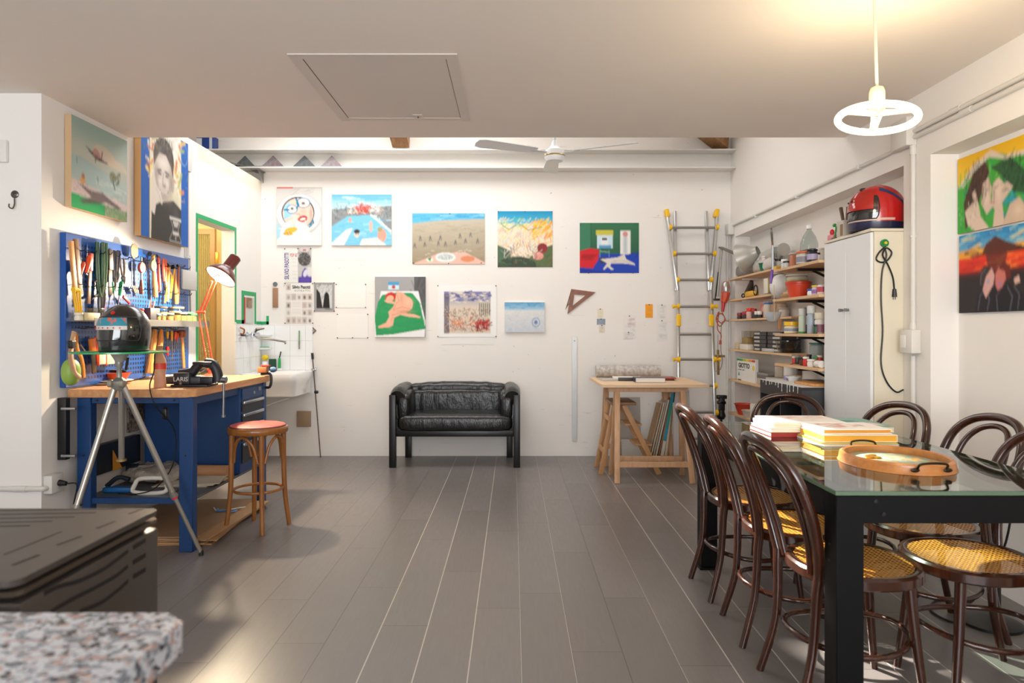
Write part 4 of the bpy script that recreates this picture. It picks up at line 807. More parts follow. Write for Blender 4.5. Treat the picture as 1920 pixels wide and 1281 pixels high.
# ---- tripod with glass disc and black helmet
ap = Vector((-2.10, 3.64, 1.02)); o = thing('tripod', 'aluminium surveying tripod with grey head in front of the workbench', 'tripod', (ap.x, ap.y, 0)); M_TRI = mat('b9b5ac', 0.3, 0.85)
for k, (f_, L_) in enumerate((((-1.775, 3.885, 0.0), 1), ((-2.30, 3.40, 0.0), 1), (None, 0))):
    if L_:
        f_ = Vector(f_); s0 = ap+Vector((0.02*(1 if k == 0 else -1), 0, -0.03)); md = s0.lerp(f_, 0.62)
        lg = MB().tube([s0, md], 0.0155, seg=12).build('leg', M_TRI, o); MB().tube([md, f_+Vector((0, 0, 0.012))], 0.0115, seg=12).build('lower_tube', M_TRI, lg)
        dd = (f_-s0).normalized(); MB().cyl(md-dd*0.012, md+dd*0.022, 0.021).build('clamp_collar', mat('8f8b84', 0.4, 0.6), lg); MB().cyl(md+dd*0.022, md+dd*0.034, 0.0165).build('red_ring', mat('d8324a', 0.4), lg)
        MB().lathe([(0.013, 0), (0.014, 0.02), (0.011, 0.03)], f_, seg=12).build('foot', M_DARK, lg); MB().cyl(md+Vector((0.02, 0, 0.01)), md+Vector((0.034, 0, 0.02)), 0.006).build('clamp_knob', M_DARK, lg)
    else:
        e_ = Vector((-2.145, 3.74, 0.565)); lg = MB().tube([ap+Vector((0, 0.02, -0.03)), e_], 0.015, seg=12).build('leg', M_TRI, o); MB().cyl(e_+Vector((0, 0, 0.012)), e_, 0.026).build('leg_end', mat('a58a5c', 0.4, 0.6), lg)
MB().lathe([(0.02, -0.06), (0.034, -0.045), (0.036, -0.01), (0.028, 0.0), (0.014, 0.01), (0.012, 0.06), (0.02, 0.075), (0.018, 0.10)], (ap.x, ap.y, ap.z), seg=20).build('head', mat('98968e', 0.4, 0.5), o)
MB().tube([(ap.x, ap.y, ap.z+0.09), (ap.x+0.004, ap.y, ap.z+0.138)], [0.018, 0.05]).build('mount_cup', mat('a7a297', 0.5), o)
for s in (-1, 1): MB().blob((ap.x+0.03*s, ap.y-0.025, ap.z-0.02), 0.014, 0.02, 0.02, 0.5, 0.5, su=12, sv=8).build('hinge', mat('a09a8c', 0.4, 0.5), o)
MB().tube([(ap.x+0.035, ap.y, ap.z+0.05), (ap.x+0.052, ap.y-0.01, ap.z+0.115)], 0.007).build('crank', M_DARK, o)
zd = ap.z+0.140; dcx = -2.095
o = thing('glass_disc', 'round glass disc with a bright green edge balanced on the tripod', 'glass plate', (dcx, ap.y, zd))
MB().lathe([(0.001, 0), (0.232, 0), (0.232, 0.008), (0.001, 0.008)], (dcx, ap.y, zd), seg=56).build('plate', glass('d9f0e2', 0.02, 1.45), o); MB().lathe([(0.2322, 0.0), (0.2345, 0.001), (0.2345, 0.008), (0.2322, 0.009)], (dcx, ap.y, zd), seg=56).build('edge', mat('1f9e5c', 0.2, spec=0.7), o)
def helmet(name, label, c, sc, yaw, shell, trim_, full=None, visor='101512'):
    """full-face helmet, front towards local +X; c is the base centre"""
    r = thing(name, label, 'helmet', c); m = Matrix.Rotation(R(yaw), 4, 'Z'); C0 = Vector(c)
    def P3(x, y, z): return C0+(m @ Vector((x*sc, y*sc, z*sc)))
    def surf(th, z):        # outline radius of the shell at height z (0..0.255)
        t_ = z/0.255; k = max(0.0, 1-((t_-0.42)/0.58)**2.1)**0.5 if t_ > 0.42 else 1-0.13*(1-t_/0.42)**1.8
        fr_ = 0.142 if math.cos(th) > 0 else 0.140; ch = 1.0+(0.10*max(0, math.cos(th))**2*(1-min(1, t_/0.42)))
        return fr_*k*ch*math.cos(th), 0.120*k*math.sin(th)
    def band(z0, z1, a0, a1, off, nz=10, na=40, th_=0.0):
        b = MB()
        def fn(u, v):
            z = z0+(z1-z0)*v; a = a0+(a1-a0)*u; x, y = surf(a, z); q = Vector((x, y, 0)); L = q.length+1e-6; q *= (L+off)/L
            return P3(q.x, q.y, z+off*0.6*(max(0, z/0.255-0.5)))
        b.sheet(na, nz, fn); return b
    lim = 1.24
    b = band(0.0, 0.254, lim, 2*PI-lim, 0, 26, 48); b.build('shell', shell, r)
    b = band(0.165, 0.2548, -lim, lim, 0, 14, 30); b.build('brow', shell, r)
    b = band(0.0, 0.068, -lim, lim, 0.002, 8, 30); b.build('chin_bar', trim_ or shell, r)
    band(0.060, 0.180, -lim*1.04, lim*1.04, 0.003, 12, 36).build('visor', visor if not isinstance(visor, str) else mat(visor, 0.08, spec=0.8, coat=0.5), r)
    out_ = [(a, 0.181+0.004*math.cos(a*1.2)) for a in [(-lim*1.0)+2*lim*k/20 for k in range(21)]]+[(lim*1.05, 0.165), (lim*1.08, 0.12), (lim*1.05, 0.075)]+[(a, 0.060) for a in [lim-2*lim*k/20 for k in range(21)]]+[(-lim*1.05, 0.075), (-lim*1.08, 0.12), (-lim*1.05, 0.165)]
    MB().tube([P3(*[q*1.035 for q in surf(a, z)], z) for a, z in out_], 0.0030*sc, closed=True, seg=8).build('visor_seal', mat('2e2f31', 0.5), r)
    MB().tube([P3(*(lambda q: (q[0]*1.01, q[1]*1.01))(surf(2*PI*k/40, 0.004)), 0.006) for k in range(40)], 0.006*sc, closed=True).build('rim', M_BLACK, r)
    b = MB(); top_ = [P3(surf(2*PI*k/40, 0.2535)[0], surf(2*PI*k/40, 0.2535)[1], 0.2535) for k in range(40)]; ct = P3(0, 0, 0.2552)
    vs = [b.bm.verts.new(p) for p in top_]; cv = b.bm.verts.new(ct); [b.bm.faces.new((vs[k], vs[(k+1) % 40], cv)) for k in range(40)]; b.build('crown', shell, r)
    return r, band, P3, surf
M_HBL = mat('17181a', 0.22, spec=0.6, coat=0.4)
hz = zd+0.0095; hr, band, P3, surf = helmet('black_helmet', 'glossy black full face motorcycle helmet with a blue star sticker on the glass disc', (-2.07, ap.y, hz), 0.985, 262, M_HBL, M_HBL)
t = NT('visor_sticker'); X, Y, Z = t.xyz(); nz_ = t.noise(t.obj, 42, 3); zs = t.m2('DIVIDE', t.m2('SUBTRACT', Z, 0.115), 0.065)
c = t.mix(t.m2('GREATER_THAN', nz_, 0.56), '2f8fa5', 'cf6a5e'); st_ = t.m2('LESS_THAN', zs, 0.30); c = t.mix(st_, c, 'd9d4cc'); t.col(c); t.b.inputs['Roughness'].default_value = 0.3
b = band(0.116, 0.180, -1.0, 0.82, 0.006, 8, 26); b.build('sticker', t.m, hr)
for k in range(7):
    a = -0.75+k*0.22; x, y = surf(a, 0.126); p = P3(x*1.05, y*1.05, 0.126); nrm = (p-P3(0, 0, 0.130)).normalized()
    pts = [((0.0062 if q % 2 == 0 else 0.0026)*math.cos(q*PI/5+PI/2), (0.0062 if q % 2 == 0 else 0.0026)*math.sin(q*PI/5+PI/2)) for q in range(10)]
    MB().prism(pts, 0.001, frame(p+nrm*0.003, nrm, (0, 0, 1)) @ Matrix.Rotation(PI/2, 4, 'Z')).build('red_star', mat('d83a4a', 0.4), hr)
x, y = surf(0.15, 0.205); p = P3(x, y, 0.205); nrm = (p-P3(0, 0, 0.12)).normalized(); MB().lathe([(0.011, -0.002), (0.011, 0.002), (0.008, 0.003), (0.001, 0.0032)], p+nrm*0.001, nrm, 20).build('red_button', M_RED, hr)
# black cord from the tripod to the shelf
o = tube_o('electric_cable', [(-1.995, 3.80, 1.15), (-2.02, 3.84, 1.05), (-2.06, 3.87, 0.96), (-2.03, 3.88, 0.85), (-1.98, 3.99, 0.70), (-2.0, 4.02, 0.5), (-2.10, 4.03, 0.36), (-2.22, 4.05, 0.312), (-2.35, 4.06, 0.310)], 0.0035, M_BLACK, sm=6, seg=6); tag(o, 'thin black electric cord hanging behind the tripod down to the bench shelf', 'cord')
o = MB().blob((-2.01, 3.945, 0.80), 0.016, 0.016, 0.035, 0.6, 0.6).build('cord_switch', M_BLACK); tag(o, 'black inline plug hanging on the cord under the worktop', 'plug')
# ---- lower shelf contents and things under the bench
ZS = 0.3035
def shelf_p(x, y): Y = BZ(ZS, y); return Vector(((x-VX)/F*Y, Y, ZS))
o = thing('hand_saw_blue', 'blue handled saw lying at the left of the lower bench shelf', 'saw', shelf_p(215, 925)); c_ = shelf_p(215, 922)
MB().box(c_.x-0.06, c_.x+0.11, c_.y-0.03, c_.y+0.02, ZS, ZS+0.03, 0.008).build('grip', mat('1c5f9c', 0.4), o); MB().tube([(c_.x-0.08, c_.y+0.05, ZS+0.02), (c_.x-0.02, c_.y+0.07, ZS+0.07), (c_.x+0.05, c_.y+0.07, ZS+0.06)], 0.014, sm=4).build('frame', mat('18222e', 0.4), o)
t = NT('crumpled_plastic'); n_ = t.noise(t.obj, 16, 5, 0.7); t.b.inputs['Base Color'].default_value = (*srgb('a89e92'), 1); t.b.inputs['Roughness'].default_value = 0.2; t.bump(n_, 1.0, 0.03); M_BAG = t.m
c_ = shelf_p(285, 905); b = MB().blob((c_.x, c_.y+0.10, ZS+0.047), 0.22, 0.17, 0.045, 0.7, 0.7, su=48, sv=16)
for v in b.bm.verts: v.co.z = max(ZS+0.0005, v.co.z+0.014*math.sin(v.co.x*47)*math.cos(v.co.y*39)+0.008*math.sin(v.co.x*101+v.co.y*60))
o = b.build('plastic_bag', M_BAG); tag(o, 'crumpled clear plastic bag on the lower bench shelf', 'plastic bag')
c_ = shelf_p(278, 928); b = MB(); b.tube([(c_.x-0.085, c_.y+0.01, ZS+0.012), (c_.x+0.085, c_.y+0.01, ZS+0.012), (c_.x+0.095, c_.y+0.03, ZS+0.055), (c_.x+0.07, c_.y+0.05, ZS+0.085), (c_.x-0.07, c_.y+0.05, ZS+0.085), (c_.x-0.095, c_.y+0.03, ZS+0.055)], 0.013, closed=True, sm=4)
o = b.build('plastic_carrier', mat('d4cfc6', 0.4)); tag(o, 'white plastic frame handle at the front of the lower bench shelf', 'handle')
c_ = shelf_p(350, 910)
for k in range(3): bx('paper_sheet', 'paper', ('lowest', 'middle', 'top')[k]+' of three cream paper sheets on the lower bench shelf', (c_.x-0.02+0.02*k, c_.y+0.08, ZS+0.006*k), (0.34, 0.28, 0.0055), mat(('b4a894', 'c5baa6', 'bcb19e')[k], 0.7), 0.0, 'paper sheets on the lower bench shelf', rot=6*k)
o = MB().cyl((-2.28, 4.56, ZS+0.045), (-1.90, 4.55, ZS+0.04), 0.038, seg=20).build('paper_roll', mat('b3835c', 0.6)); tag(o, 'rolled brown paper tube on the lower bench shelf before the drawer cabinet', 'paper roll')
bx('wood_plank', 'plank', 'orange-brown wooden plank behind the paper roll on the lower bench shelf', (-2.32, 4.42, ZS), (0.34, 0.05, 0.06), wood('plank_wood', 'a8652c', '8d5322', 0.5, 'x'), 0.002, rot=-8)
bx('corner_bracket', 'bracket', 'dark blue folded corner piece at the left end of the plank', (-2.47, 4.46, ZS), (0.10, 0.06, 0.10), mat('1a2632', 0.45), 0.004, rot=-20)
bx('flat_batten', 'batten', 'thin pale batten at the right of the lower bench shelf', (-1.98, 4.45, ZS), (0.22, 0.06, 0.012), mat('c09a6a', 0.6), 0.001, rot=5)
for k in range(5): bx('cardboard_sheet', 'cardboard', ('lowest', 'second', 'middle', 'fourth', 'topmost')[k]+' sheet of the brown cardboard pile on the floor under the workbench', (-2.15+0.015*k-0.1*(k == 4), 4.525-0.004*k, 0.0015+0.011*k), (0.66-0.01*k, 0.95-0.01*k, 0.009), mat(('a87f52', 'b58d62', '9e7850', 'b08a64', '9b7a5a')[k], 0.7), 0.0, 'cardboard sheets under the workbench', rot=(3, -2, 4, -3, 1)[k])
o = thing('blue_strap', 'crumpled bright blue ribbon with a white cord on the cardboard under the bench', 'ribbon', (-1.95, 4.62, 0.056)); MB().tube([(-2.02, 4.66, 0.063), (-1.98, 4.60, 0.064), (-1.93, 4.62, 0.066), (-1.90, 4.58, 0.063), (-1.87, 4.62, 0.064)], 0.009, sm=5, flat=0.5).build('ribbon', mat('1f7fd0', 0.4), o)
MB().tube([(-2.06, 4.70, 0.06), (-2.0, 4.62, 0.061), (-1.92, 4.66, 0.061), (-1.85, 4.72, 0.061)], 0.004, sm=5).build('cord', mat('dedad2', 0.5), o)
# speckled board and black case on the wall under the bench
b = MB(); b.box(WL+0.002, WL+0.02, 4.66-0.35, 4.62, 0.50, 0.0+0.70); 
xw = WL+0.005
p = SX(238, 765, xw); q = SX(278, 795, xw); o = MB().box(xw, xw+0.012, p.y, q.y, 0.60, 0.80).build('speckled_board', mat('4a3f37', 0.6, var=('a79c8c', 40))); tag(o, 'speckled brown board on the wall under the workbench', 'board'); b.bm.free()
o = MB().box(xw, xw+0.05, 4.02, 4.61, 0.40, 0.58, 0.006).build('dark_case', mat('1d222b', 0.4)); tag(o, 'long dark case leaning on the wall under the workbench', 'case')
o = MB().prism([(0, 0), (0.10, 0), (0.0, 0.13)], 0.004, Matrix.Translation((xw+0.054, 4.28, 0.40)) @ Matrix.Rotation(R(90), 4, 'Z') @ Matrix.Rotation(R(90), 4, 'X')).build('set_square', mat('d9922c', 0.4)); tag(o, 'small orange set square leaning on the dark case under the bench', 'set square')
# black bracket rack left of the bench
o = thing('wall_rack', 'black frame with two silver bars on the wall left of the workbench', 'rack', (WL+0.03, 3.87, 0.6)); MB().box(WL+0.002, WL+0.05, 3.845, 3.885, 0.55, 0.90, 0.003).build('frame', M_BLACK, o)
for z in (0.575, 0.84): MB().cyl((WL+0.03, 3.84, z), (WL+0.11, 3.84, z), 0.008).build('bar', M_ALU, o)
# left pillar fittings
M_PVC = mat('d9d7d2', 0.4)
o = thing('wall_outlet', 'white surface socket box with black plug low on the left pillar corner', 'socket', (WL+0.035, 3.78, 0.42)); MB().box(WL+0.001, WL+0.05, 3.73, 3.83, 0.385, 0.485, 0.006).build('box', M_PVC, o); MB().cyl((WL+0.05, 3.79, 0.435), (WL+0.09, 3.79, 0.43), 0.018, 0.012).build('plug', M_BLACK, o)
o = tube_o('electric_cable', [(WL+0.09, 3.79, 0.43), (WL+0.14, 3.80, 0.425), (WL+0.10, 3.85, 0.34), (WL+0.05, 3.88, 0.2)], 0.004, M_BLACK, sm=5, seg=6); tag(o, 'short black cord running down from the low socket by the pillar', 'cord')
yp = 3.705; o = thing('wall_conduit', 'white plastic conduit running along the left pillar to the low socket', 'conduit', (-3.0, yp, 0.42)); MB().cyl((-4.2, yp, 0.42), (WL+0.0, yp, 0.42), 0.0135).build('pipe', M_PVC, o)
MB().cyl((-2.72, yp, 0.42), (-2.64, yp, 0.42), 0.0165).build('sleeve', M_PVC, o); MB().tube([(WL-0.01, yp, 0.42), (WL+0.018, yp+0.002, 0.42), (WL+0.022, yp+0.03, 0.42)], 0.0145, sm=4).build('elbow', M_PVC, o)
o = thing('thermostat', 'white thermostat cut by the left edge of the picture on the pillar', 'thermostat', PX(-8, 302, 3.70)); p = PX(-30, 304, 3.70); q = PX(12, 262, 3.70); MB().box(p.x, q.x, 3.695, 3.719, p.z, q.z, 0.005).build('case', mat('e6e4e0', 0.4), o); MB().cyl(((p.x+q.x)/2, 3.695, (p.z+q.z)/2), ((p.x+q.x)/2, 3.685, (p.z+q.z)/2), 0.022).build('dial', mat('cfcdc9', 0.4), o)
o = thing('coat_hook', 'small dark metal hook with round boss on the left pillar', 'hook', PX(26, 375, 3.71)); c_ = PX(26, 364, 3.71); M_HK = mat('6b6660', 0.3, 0.8)
MB().lathe([(0.021, 0), (0.021, 0.004), (0.017, 0.007), (0.001, 0.008)], (c_.x, 3.719, c_.z), (0, -1, 0), 20).build('boss', M_HK, o); MB().tube([PX(27, 372, 3.706), PX(27, 384, 3.702), PX(23, 391, 3.69), PX(17, 388, 3.68), PX(17, 382, 3.68)], 0.0035, sm=5).build('hook_arm', M_HK, o)
text('emblem', 'P', Matrix.Translation((c_.x-0.001, 3.711, c_.z)) @ Matrix.Rotation(PI/2, 4, 'X'), 0.026, mat('2e2b28', 0.5), o)
# junction boxes on the left wall
for (x0, y0, x1, y1, lb) in ((343, 283, 361, 315, 'white junction box high on the left wall beside the portrait'), (343, 510, 370, 542, 'white socket box on the left wall beside the doorway')):
    p = SX(x0, y1, WL+0.05); q = SX(x1, y0, WL+0.05); o = MB().box(WL+0.001, WL+0.05, p.y, q.y, p.z, q.z, 0.006).build('junction_box', M_PVC); tag(o, lb, 'junction box')
p = SX(352, 316, WL+0.02); q = SX(354, 508, WL+0.02); o = thing('wall_conduit', 'thin white conduit joining the two boxes beside the doorway', 'conduit', (p.x, p.y, 1.2)); MB().cyl((WL+0.02, p.y, p.z), (WL+0.02, p.y, q.z), 0.012).build('pipe', M_PVC, o); MB().blob((WL+0.022, p.y, 1.85), 0.018, 0.018, 0.01, 0.5, 0.5, su=12, sv=8).build('clip', M_PVC, o)
# ================================================================== pellet stove and granite counter in front
TS = 0.90; gx1, gy0, gy1 = -0.752, 1.035, 1.455; gx0 = -1.35
M_STV = mat('4a4440', 0.42, 0.35, bump=(250, 0.08)); M_STD = mat('080808', 0.6)
o = thing('pellet_stove', 'dark grey metal stove with slotted top and side at the lower left', 'stove', ((gx0+gx1)/2, (gy0+gy1)/2, 0))
MB().box(gx0, gx1-0.002, gy0+0.01, gy1-0.002, 0.02, TS-0.038, 0.006).build('body', M_STV, o)
b = MB(); rr = 0.02
def rrect(x0, x1, y0, y1, r_, n=5):
    out = []
    for (cx_, cy_, a0) in ((x1-r_, y1-r_, 0), (x0+r_, y1-r_, 90), (x0+r_, y0+r_, 180), (x1-r_, y0+r_, 270)):
        for k in range(n+1): a = R(a0+90*k/n); out.append((cx_+r_*math.cos(a), cy_+r_*math.sin(a)))
    return out
MB().prism(rrect(gx0, gx1, gy0, gy1, 0.02), 0.008, Matrix.Translation((0, 0, TS-0.026))).build('lower_plate', mat('5d5347', 0.35, 0.6), o); b.bm.free()
tp_ = MB().prism(rrect(gx0, gx1-0.001, gy0-0.004, gy1+0.004, 0.024), 0.010, Matrix.Translation((0, 0, TS-0.010))).build('top_plate', M_STV, o)
MB().box(gx0+0.02, gx1-0.02, gy0+0.02, gy1-0.02, TS-0.038, TS-0.026).build('gap', M_STD, o)
def top_slot(x0, y0, x1, y1, wd=0.006):
    Y0, Y1 = BZ(TS, y0), BZ(TS, y1); MB().beam(((x0-VX)/F*Y0, Y0, TS+0.0002), ((x1-VX)/F*Y1, Y1, TS+0.0002), wd, 0.0008).build('top_slot', M_STD, tp_)
for x0, y0, x1, y1 in ((24, 1060, 72, 1041), (108, 1022, 152, 1006), (182, 991, 215, 978), (242, 964, 268, 954), (0, 957.5, 218, 954.5), (0, 965, 180, 961.5), (0, 972.5, 140, 969.5), (0, 980, 98, 977.5), (0, 987, 56, 986)): top_slot(x0, y0, x1, y1, 0.004 if x0 == 0 else 0.006)
top_slot(8, 1040, 116, 997, 0.002)
def side_slot(pts, wd=0.007):
    P_ = [SX(x, y, gx1-0.0014) for x, y in pts]; P_ = smooth_path(P_, 5); b = MB()
    for i in range(len(P_)-1): b.beam(P_[i], P_[i+1], 0.0008, wd, (0, 0, 1))
    b.build('side_slot', M_STD, o)
side_slot([(84, 1113), (110, 1100), (150, 1089), (190, 1070), (215, 1053), (240, 1034)]); side_slot([(250, 1027), (273, 1013)], 0.009)
side_slot([(95, 1148), (135, 1124), (175, 1104), (215, 1082), (240, 1062)]); side_slot([(250, 1055), (273, 1041)], 0.009); side_slot([(150, 1147), (190, 1130), (220, 1108), (240, 1090)]); side_slot([(250, 1082), (273, 1068)], 0.009)
ct = thing('kitchen_counter', 'speckled pink and grey granite counter top in the lower left foreground', 'counter', (-0.9, 0.6, 0))
t = NT('granite'); v1 = t.noise(t.obj, 60, 2, 0.6); v2 = t.noise(t.obj, 95, 2, 0.5); v3 = t.noise(t.obj, 70, 2, 0.5)
c = t.mix(t.m2('GREATER_THAN', v1, 0.53), 'b4b8c0', '7b818b'); c = t.mix(t.m2('GREATER_THAN', v2, 0.58), c, '34353a'); c = t.mix(t.m2('LESS_THAN', v3, 0.40), c, 'a58d87'); t.col(c); t.b.inputs['Roughness'].default_value = 0.22
zc = 0.90; q0 = BZ(zc, 1149); xr = (340-VX)/F*BZ(zc, 1165)
b = MB(); b.prism(rrect(-1.6, xr, -0.3, q0, 0.03), 0.042, Matrix.Translation((0, 0, zc-0.042))); bmesh.ops.bevel(b.bm, geom=[e for e in b.bm.edges if abs(e.verts[0].co.z-e.verts[1].co.z) < 1e-4 and e.verts[0].co.z > zc-0.001], offset=0.007, segments=3, affect='EDGES'); b.build('granite_top', t.m, ct)
MB().box(-1.58, xr-0.035, -0.28, q0-0.03, 0.06, zc-0.043, 0.002).build('cabinet', wood('counter_wood', 'a5522a', '8a3f1e', 0.4, 'z'), ct)
# ================================================================== pictures on the back wall
M_PIN = mat('3c3a38', 0.4)
def back_pic(name, label, cat, x0, y0, x1, y1, P, th=0.004, gap=0.002, edge='e8e2d8', group=None, pins=(), rough=0.55):
    Y = WB-gap-th; a = PX(x0, y1, Y); c_ = PX(x1, y0, Y)
    o = picture(name, P, a, (1, 0, 0), (0, 0, 1), c_.x-a.x, c_.z-a.z, th, edge, rough=rough); tag(o, label, cat, group)
    for (u, v) in pins:
        p = Vector((a.x+(c_.x-a.x)*u, Y-0.0002, a.z+(c_.z-a.z)*v)); MB().lathe([(0.006, 0), (0.006, 0.004), (0.001, 0.007)], p, (0, -1, 0), 10).build('pin', M_PIN, o)
    return o
C4 = ((0.01, 0.01), (0.99, 0.01), (0.01, 0.99), (0.99, 0.99))
# 1 face seen in a round window
P = Paint(83, 109, 110, 'dedbd6'); A = P.A
P.grad(0.0, 1.0, 'cfccc8', 'e8e6e2'); P.poly([(0, 0.62), (0, 0.9), (0.12, 0.8), (0.14, 0.66)], 'a9d3e6'); P.ell(0.38, 0.47, 0.40, 0.36, 'c9c7c6'); P.ell(0.37, 0.46, 0.37, 0.33, 'efece9'); P.ell(0.36, 0.44, 0.28, 0.275, '2b2d31'); P.ell(0.36, 0.45, 0.262, 0.26, 'f0cdbb')
P.poly([(0.12, 0.34), (0.22, 0.24), (0.26, 0.5), (0.12, 0.56)], '9fd0e6'); P.ell(0.26, 0.38, 0.085, 0.07, 'e9dfe0'); P.ell(0.26, 0.38, 0.095, 0.08, '1b7fa5', ring=0.72); P.ell(0.45, 0.27, 0.115, 0.085, 'e9dcd8'); P.ell(0.45, 0.27, 0.12, 0.09, '1b7fa5', ring=0.74)
P.ell(0.26, 0.37, 0.025, 0.02, '5a5550'); P.ell(0.45, 0.28, 0.03, 0.022, '5a5550'); P.line([(0.34, 0.36), (0.37, 0.31), (0.33, 0.2)], 0.03, '1b7fa5'); P.line([(0.13, 0.39), (0.2, 0.39)], 0.03, '1b7fa5'); P.line([(0.33, 0.47), (0.38, 0.46), (0.4, 0.49)], 0.012, 'c98a78')
P.ell(0.44, 0.545, 0.085, 0.055, 'c8372e', rot=-15); P.ell(0.44, 0.55, 0.05, 0.02, 'f4f0ec', rot=-15); P.line([(0.39, 0.54), (0.45, 0.51), (0.5, 0.52)], 0.012, '7c1d1c'); P.poly([(0.52, 0.68), (0.62, 0.55), (0.64, 0.62), (0.56, 0.7)], '1b7fa5')
P.poly([(0.12, 0.62), (0.3, 0.55), (0.5, 0.64), (0.62, 0.9), (0.1, 0.95), (0.05, 0.8)], 'eceae8', 0.9); P.ell(0.24, 0.74, 0.11, 0.05, 'e5b53a', rot=-12); P.ell(0.19, 0.80, 0.08, 0.03, 'd59c28'); P.strokes(26, 0.1, 0.6, 0.6, 0.85, ['c9c7c6', 'f6f6f6', 'aeb0b2', 'e9c45a'], 0.12, 0.012)
P.soft(0.45, 0.42, 0.06, 0.1, 'd9a08c', 0.4); P.soft(0.3, 0.52, 0.06, 0.05, 'fbe2d6', 0.6); P.soft(0.58, 0.45, 0.03, 0.16, '6a6868', 0.5); P.strokes(8, 0.2, 0.05, 0.55, 0.2, ['b9b6b3', '9c9a98'], 0.2, 0.008, (10, 50)); P.rect(0, 0, A, 0.022, 'c4b9b1'); P.rect(0, 0, A*0.36, 0.022, 'd23a34')
back_pic('canvas_painting', 'tall pale canvas of a face with blue glasses inside a round window', 'painting', 519, 351, 603, 460, P, 0.02, edge='d9d2c6')
# 2 swimming pool
P = Paint(113, 95, 130, 'bfe0ea'); A = P.A
P.grad(0, 0.3, '5fb4d6', 'c9e6ee'); P.strokes(20, 0, 0.05, A, 0.2, ['d9eef2', '8fcbe0', '6ab6d8'], 0.4, 0.04, (-5, 5)); P.poly([(0, 0.3), (0.4, 0.25), (A, 0.22), (A, 0.75), (0.9, 0.4), (0.35, 0.42), (0, 0.62)], '8a8f90'); P.strokes(120, 0, 0.25, A, 0.5, ['4d5356', '9aa0a0', '6c7476', 'b7bcbc'], 0.1, 0.015)
P.strokes(50, 0.3, 0.25, 0.95, 0.38, ['f1d9cc', 'e8b9a4', 'fbf3ec'], 0.12, 0.02); P.strokes(55, 0.5, 0.22, 0.78, 0.38, ['c8342c', 'a82a26', 'e0584a'], 0.12, 0.018)
P.poly([(0.32, 0.42), (0.78, 0.40), (A, 0.78), (A, 1), (0, 1), (0, 0.62)], '7cc4e2'); P.strokes(60, 0.05, 0.5, A, 0.95, ['a5dbee', '62b0d6', '8fd0ea'], 0.16, 0.02, (-10, 10)); P.poly([(0, 0.95), (0.3, 0.68), (0.42, 0.66), (0.24, 1), (0, 1)], 'f2f6f6')
P.ell(0.50, 0.77, 0.055, 0.075, 'd9cdc4'); P.ell(0.50, 0.72, 0.06, 0.04, '3a3838'); P.ell(0.48, 0.77, 0.01, 0.008, '2a2828'); P.ell(0.53, 0.77, 0.01, 0.008, '2a2828'); P.ell(1.00, 0.80, 0.09, 0.13, 'eea28c'); P.ell(0.96, 0.68, 0.045, 0.05, 'a9a06a'); P.ell(0.78, 0.62, 0.035, 0.11, 'efb7a4'); P.ell(0.37, 0.5, 0.03, 0.05, 'e9a890'); P.poly([(0.6, 0.87), (0.9, 0.84), (1.1, 1), (0.55, 1)], 'f0efe9'); P.strokes(30, 0.6, 0.88, 1.0, 0.99, ['8cae7a', 'e0b4a0', 'c9d2c0'], 0.06, 0.01); P.line([(0.78, 0.4), (A, 0.72)], 0.03, 'eef5f6')
back_pic('canvas_painting', 'canvas painting of a blue swimming pool with bathers and a red burst', 'painting', 622, 365, 734, 460, P, 0.018, edge='d9d2c6')
# 3 beach with rows of grey legs
P = Paint(137, 95, 150, 'b7ab96'); A = P.A
P.grad(0.1, 1, 'c2b8a4', '9d8c72'); P.poly([(0, 0), (A, 0), (A, 0.11), (0.6, 0.14), (0, 0.20)], '5fb6da'); P.strokes(20, 0, 0.02, A, 0.12, ['9fd6ea', '3f9ccc'], 0.4, 0.02, (-4, 4)); P.strokes(160, 0, 0.2, A, 0.95, ['c9c0ac', 'a3957c', '8c7c62', 'b4a88f'], 0.2, 0.012, (-10, 10), 0.5)
for x, y in ((0.05, 0.64), (0.25, 0.62), (0.52, 0.6), (0.66, 0.61), (0.86, 0.58), (1.06, 0.55), (1.3, 0.55), (0.16, 0.5), (0.36, 0.5), (0.56, 0.49), (0.95, 0.45), (1.16, 0.43)): P.line([(x, y-0.05), (x-0.02, y+0.04)], 0.016, '565a5c'); P.line([(x, y-0.05), (x+0.022, y+0.04)], 0.016, '6b6f70')
P.strokes(20, 0.1, 0.7, A*0.8, 0.86, ['efe8d8', '9aa078'], 0.14, 0.01, (0, 20)); P.poly([(0, 1), (0.5, 0.80), (1.05, 0.77), (A, 0.97), (A, 1)], 'e8b9a8'); P.ell(0.66, 0.87, 0.20, 0.095, 'f2f1ee'); P.ell(0.66, 0.865, 0.16, 0.065, 'c6cac8'); P.strokes(30, 0.52, 0.82, 0.8, 0.92, ['8f9694', 'eceeec'], 0.05, 0.008); P.ell(1.1, 0.9, 0.14, 0.06, 'd98a62'); P.ell(0.35, 0.92, 0.07, 0.04, 'e4ecd8'); P.poly([(0.3, 0.9), (0.38, 0.86), (0.36, 0.95)], '3c8a4a')
back_pic('canvas_painting', 'wide unframed painting of a grey beach with rows of legs', 'painting', 773, 400, 909, 495, P, 0.006, pins=((0.02, 0.02), (0.5, 0.01), (0.95, 0.02), (0.52, 0.99)))
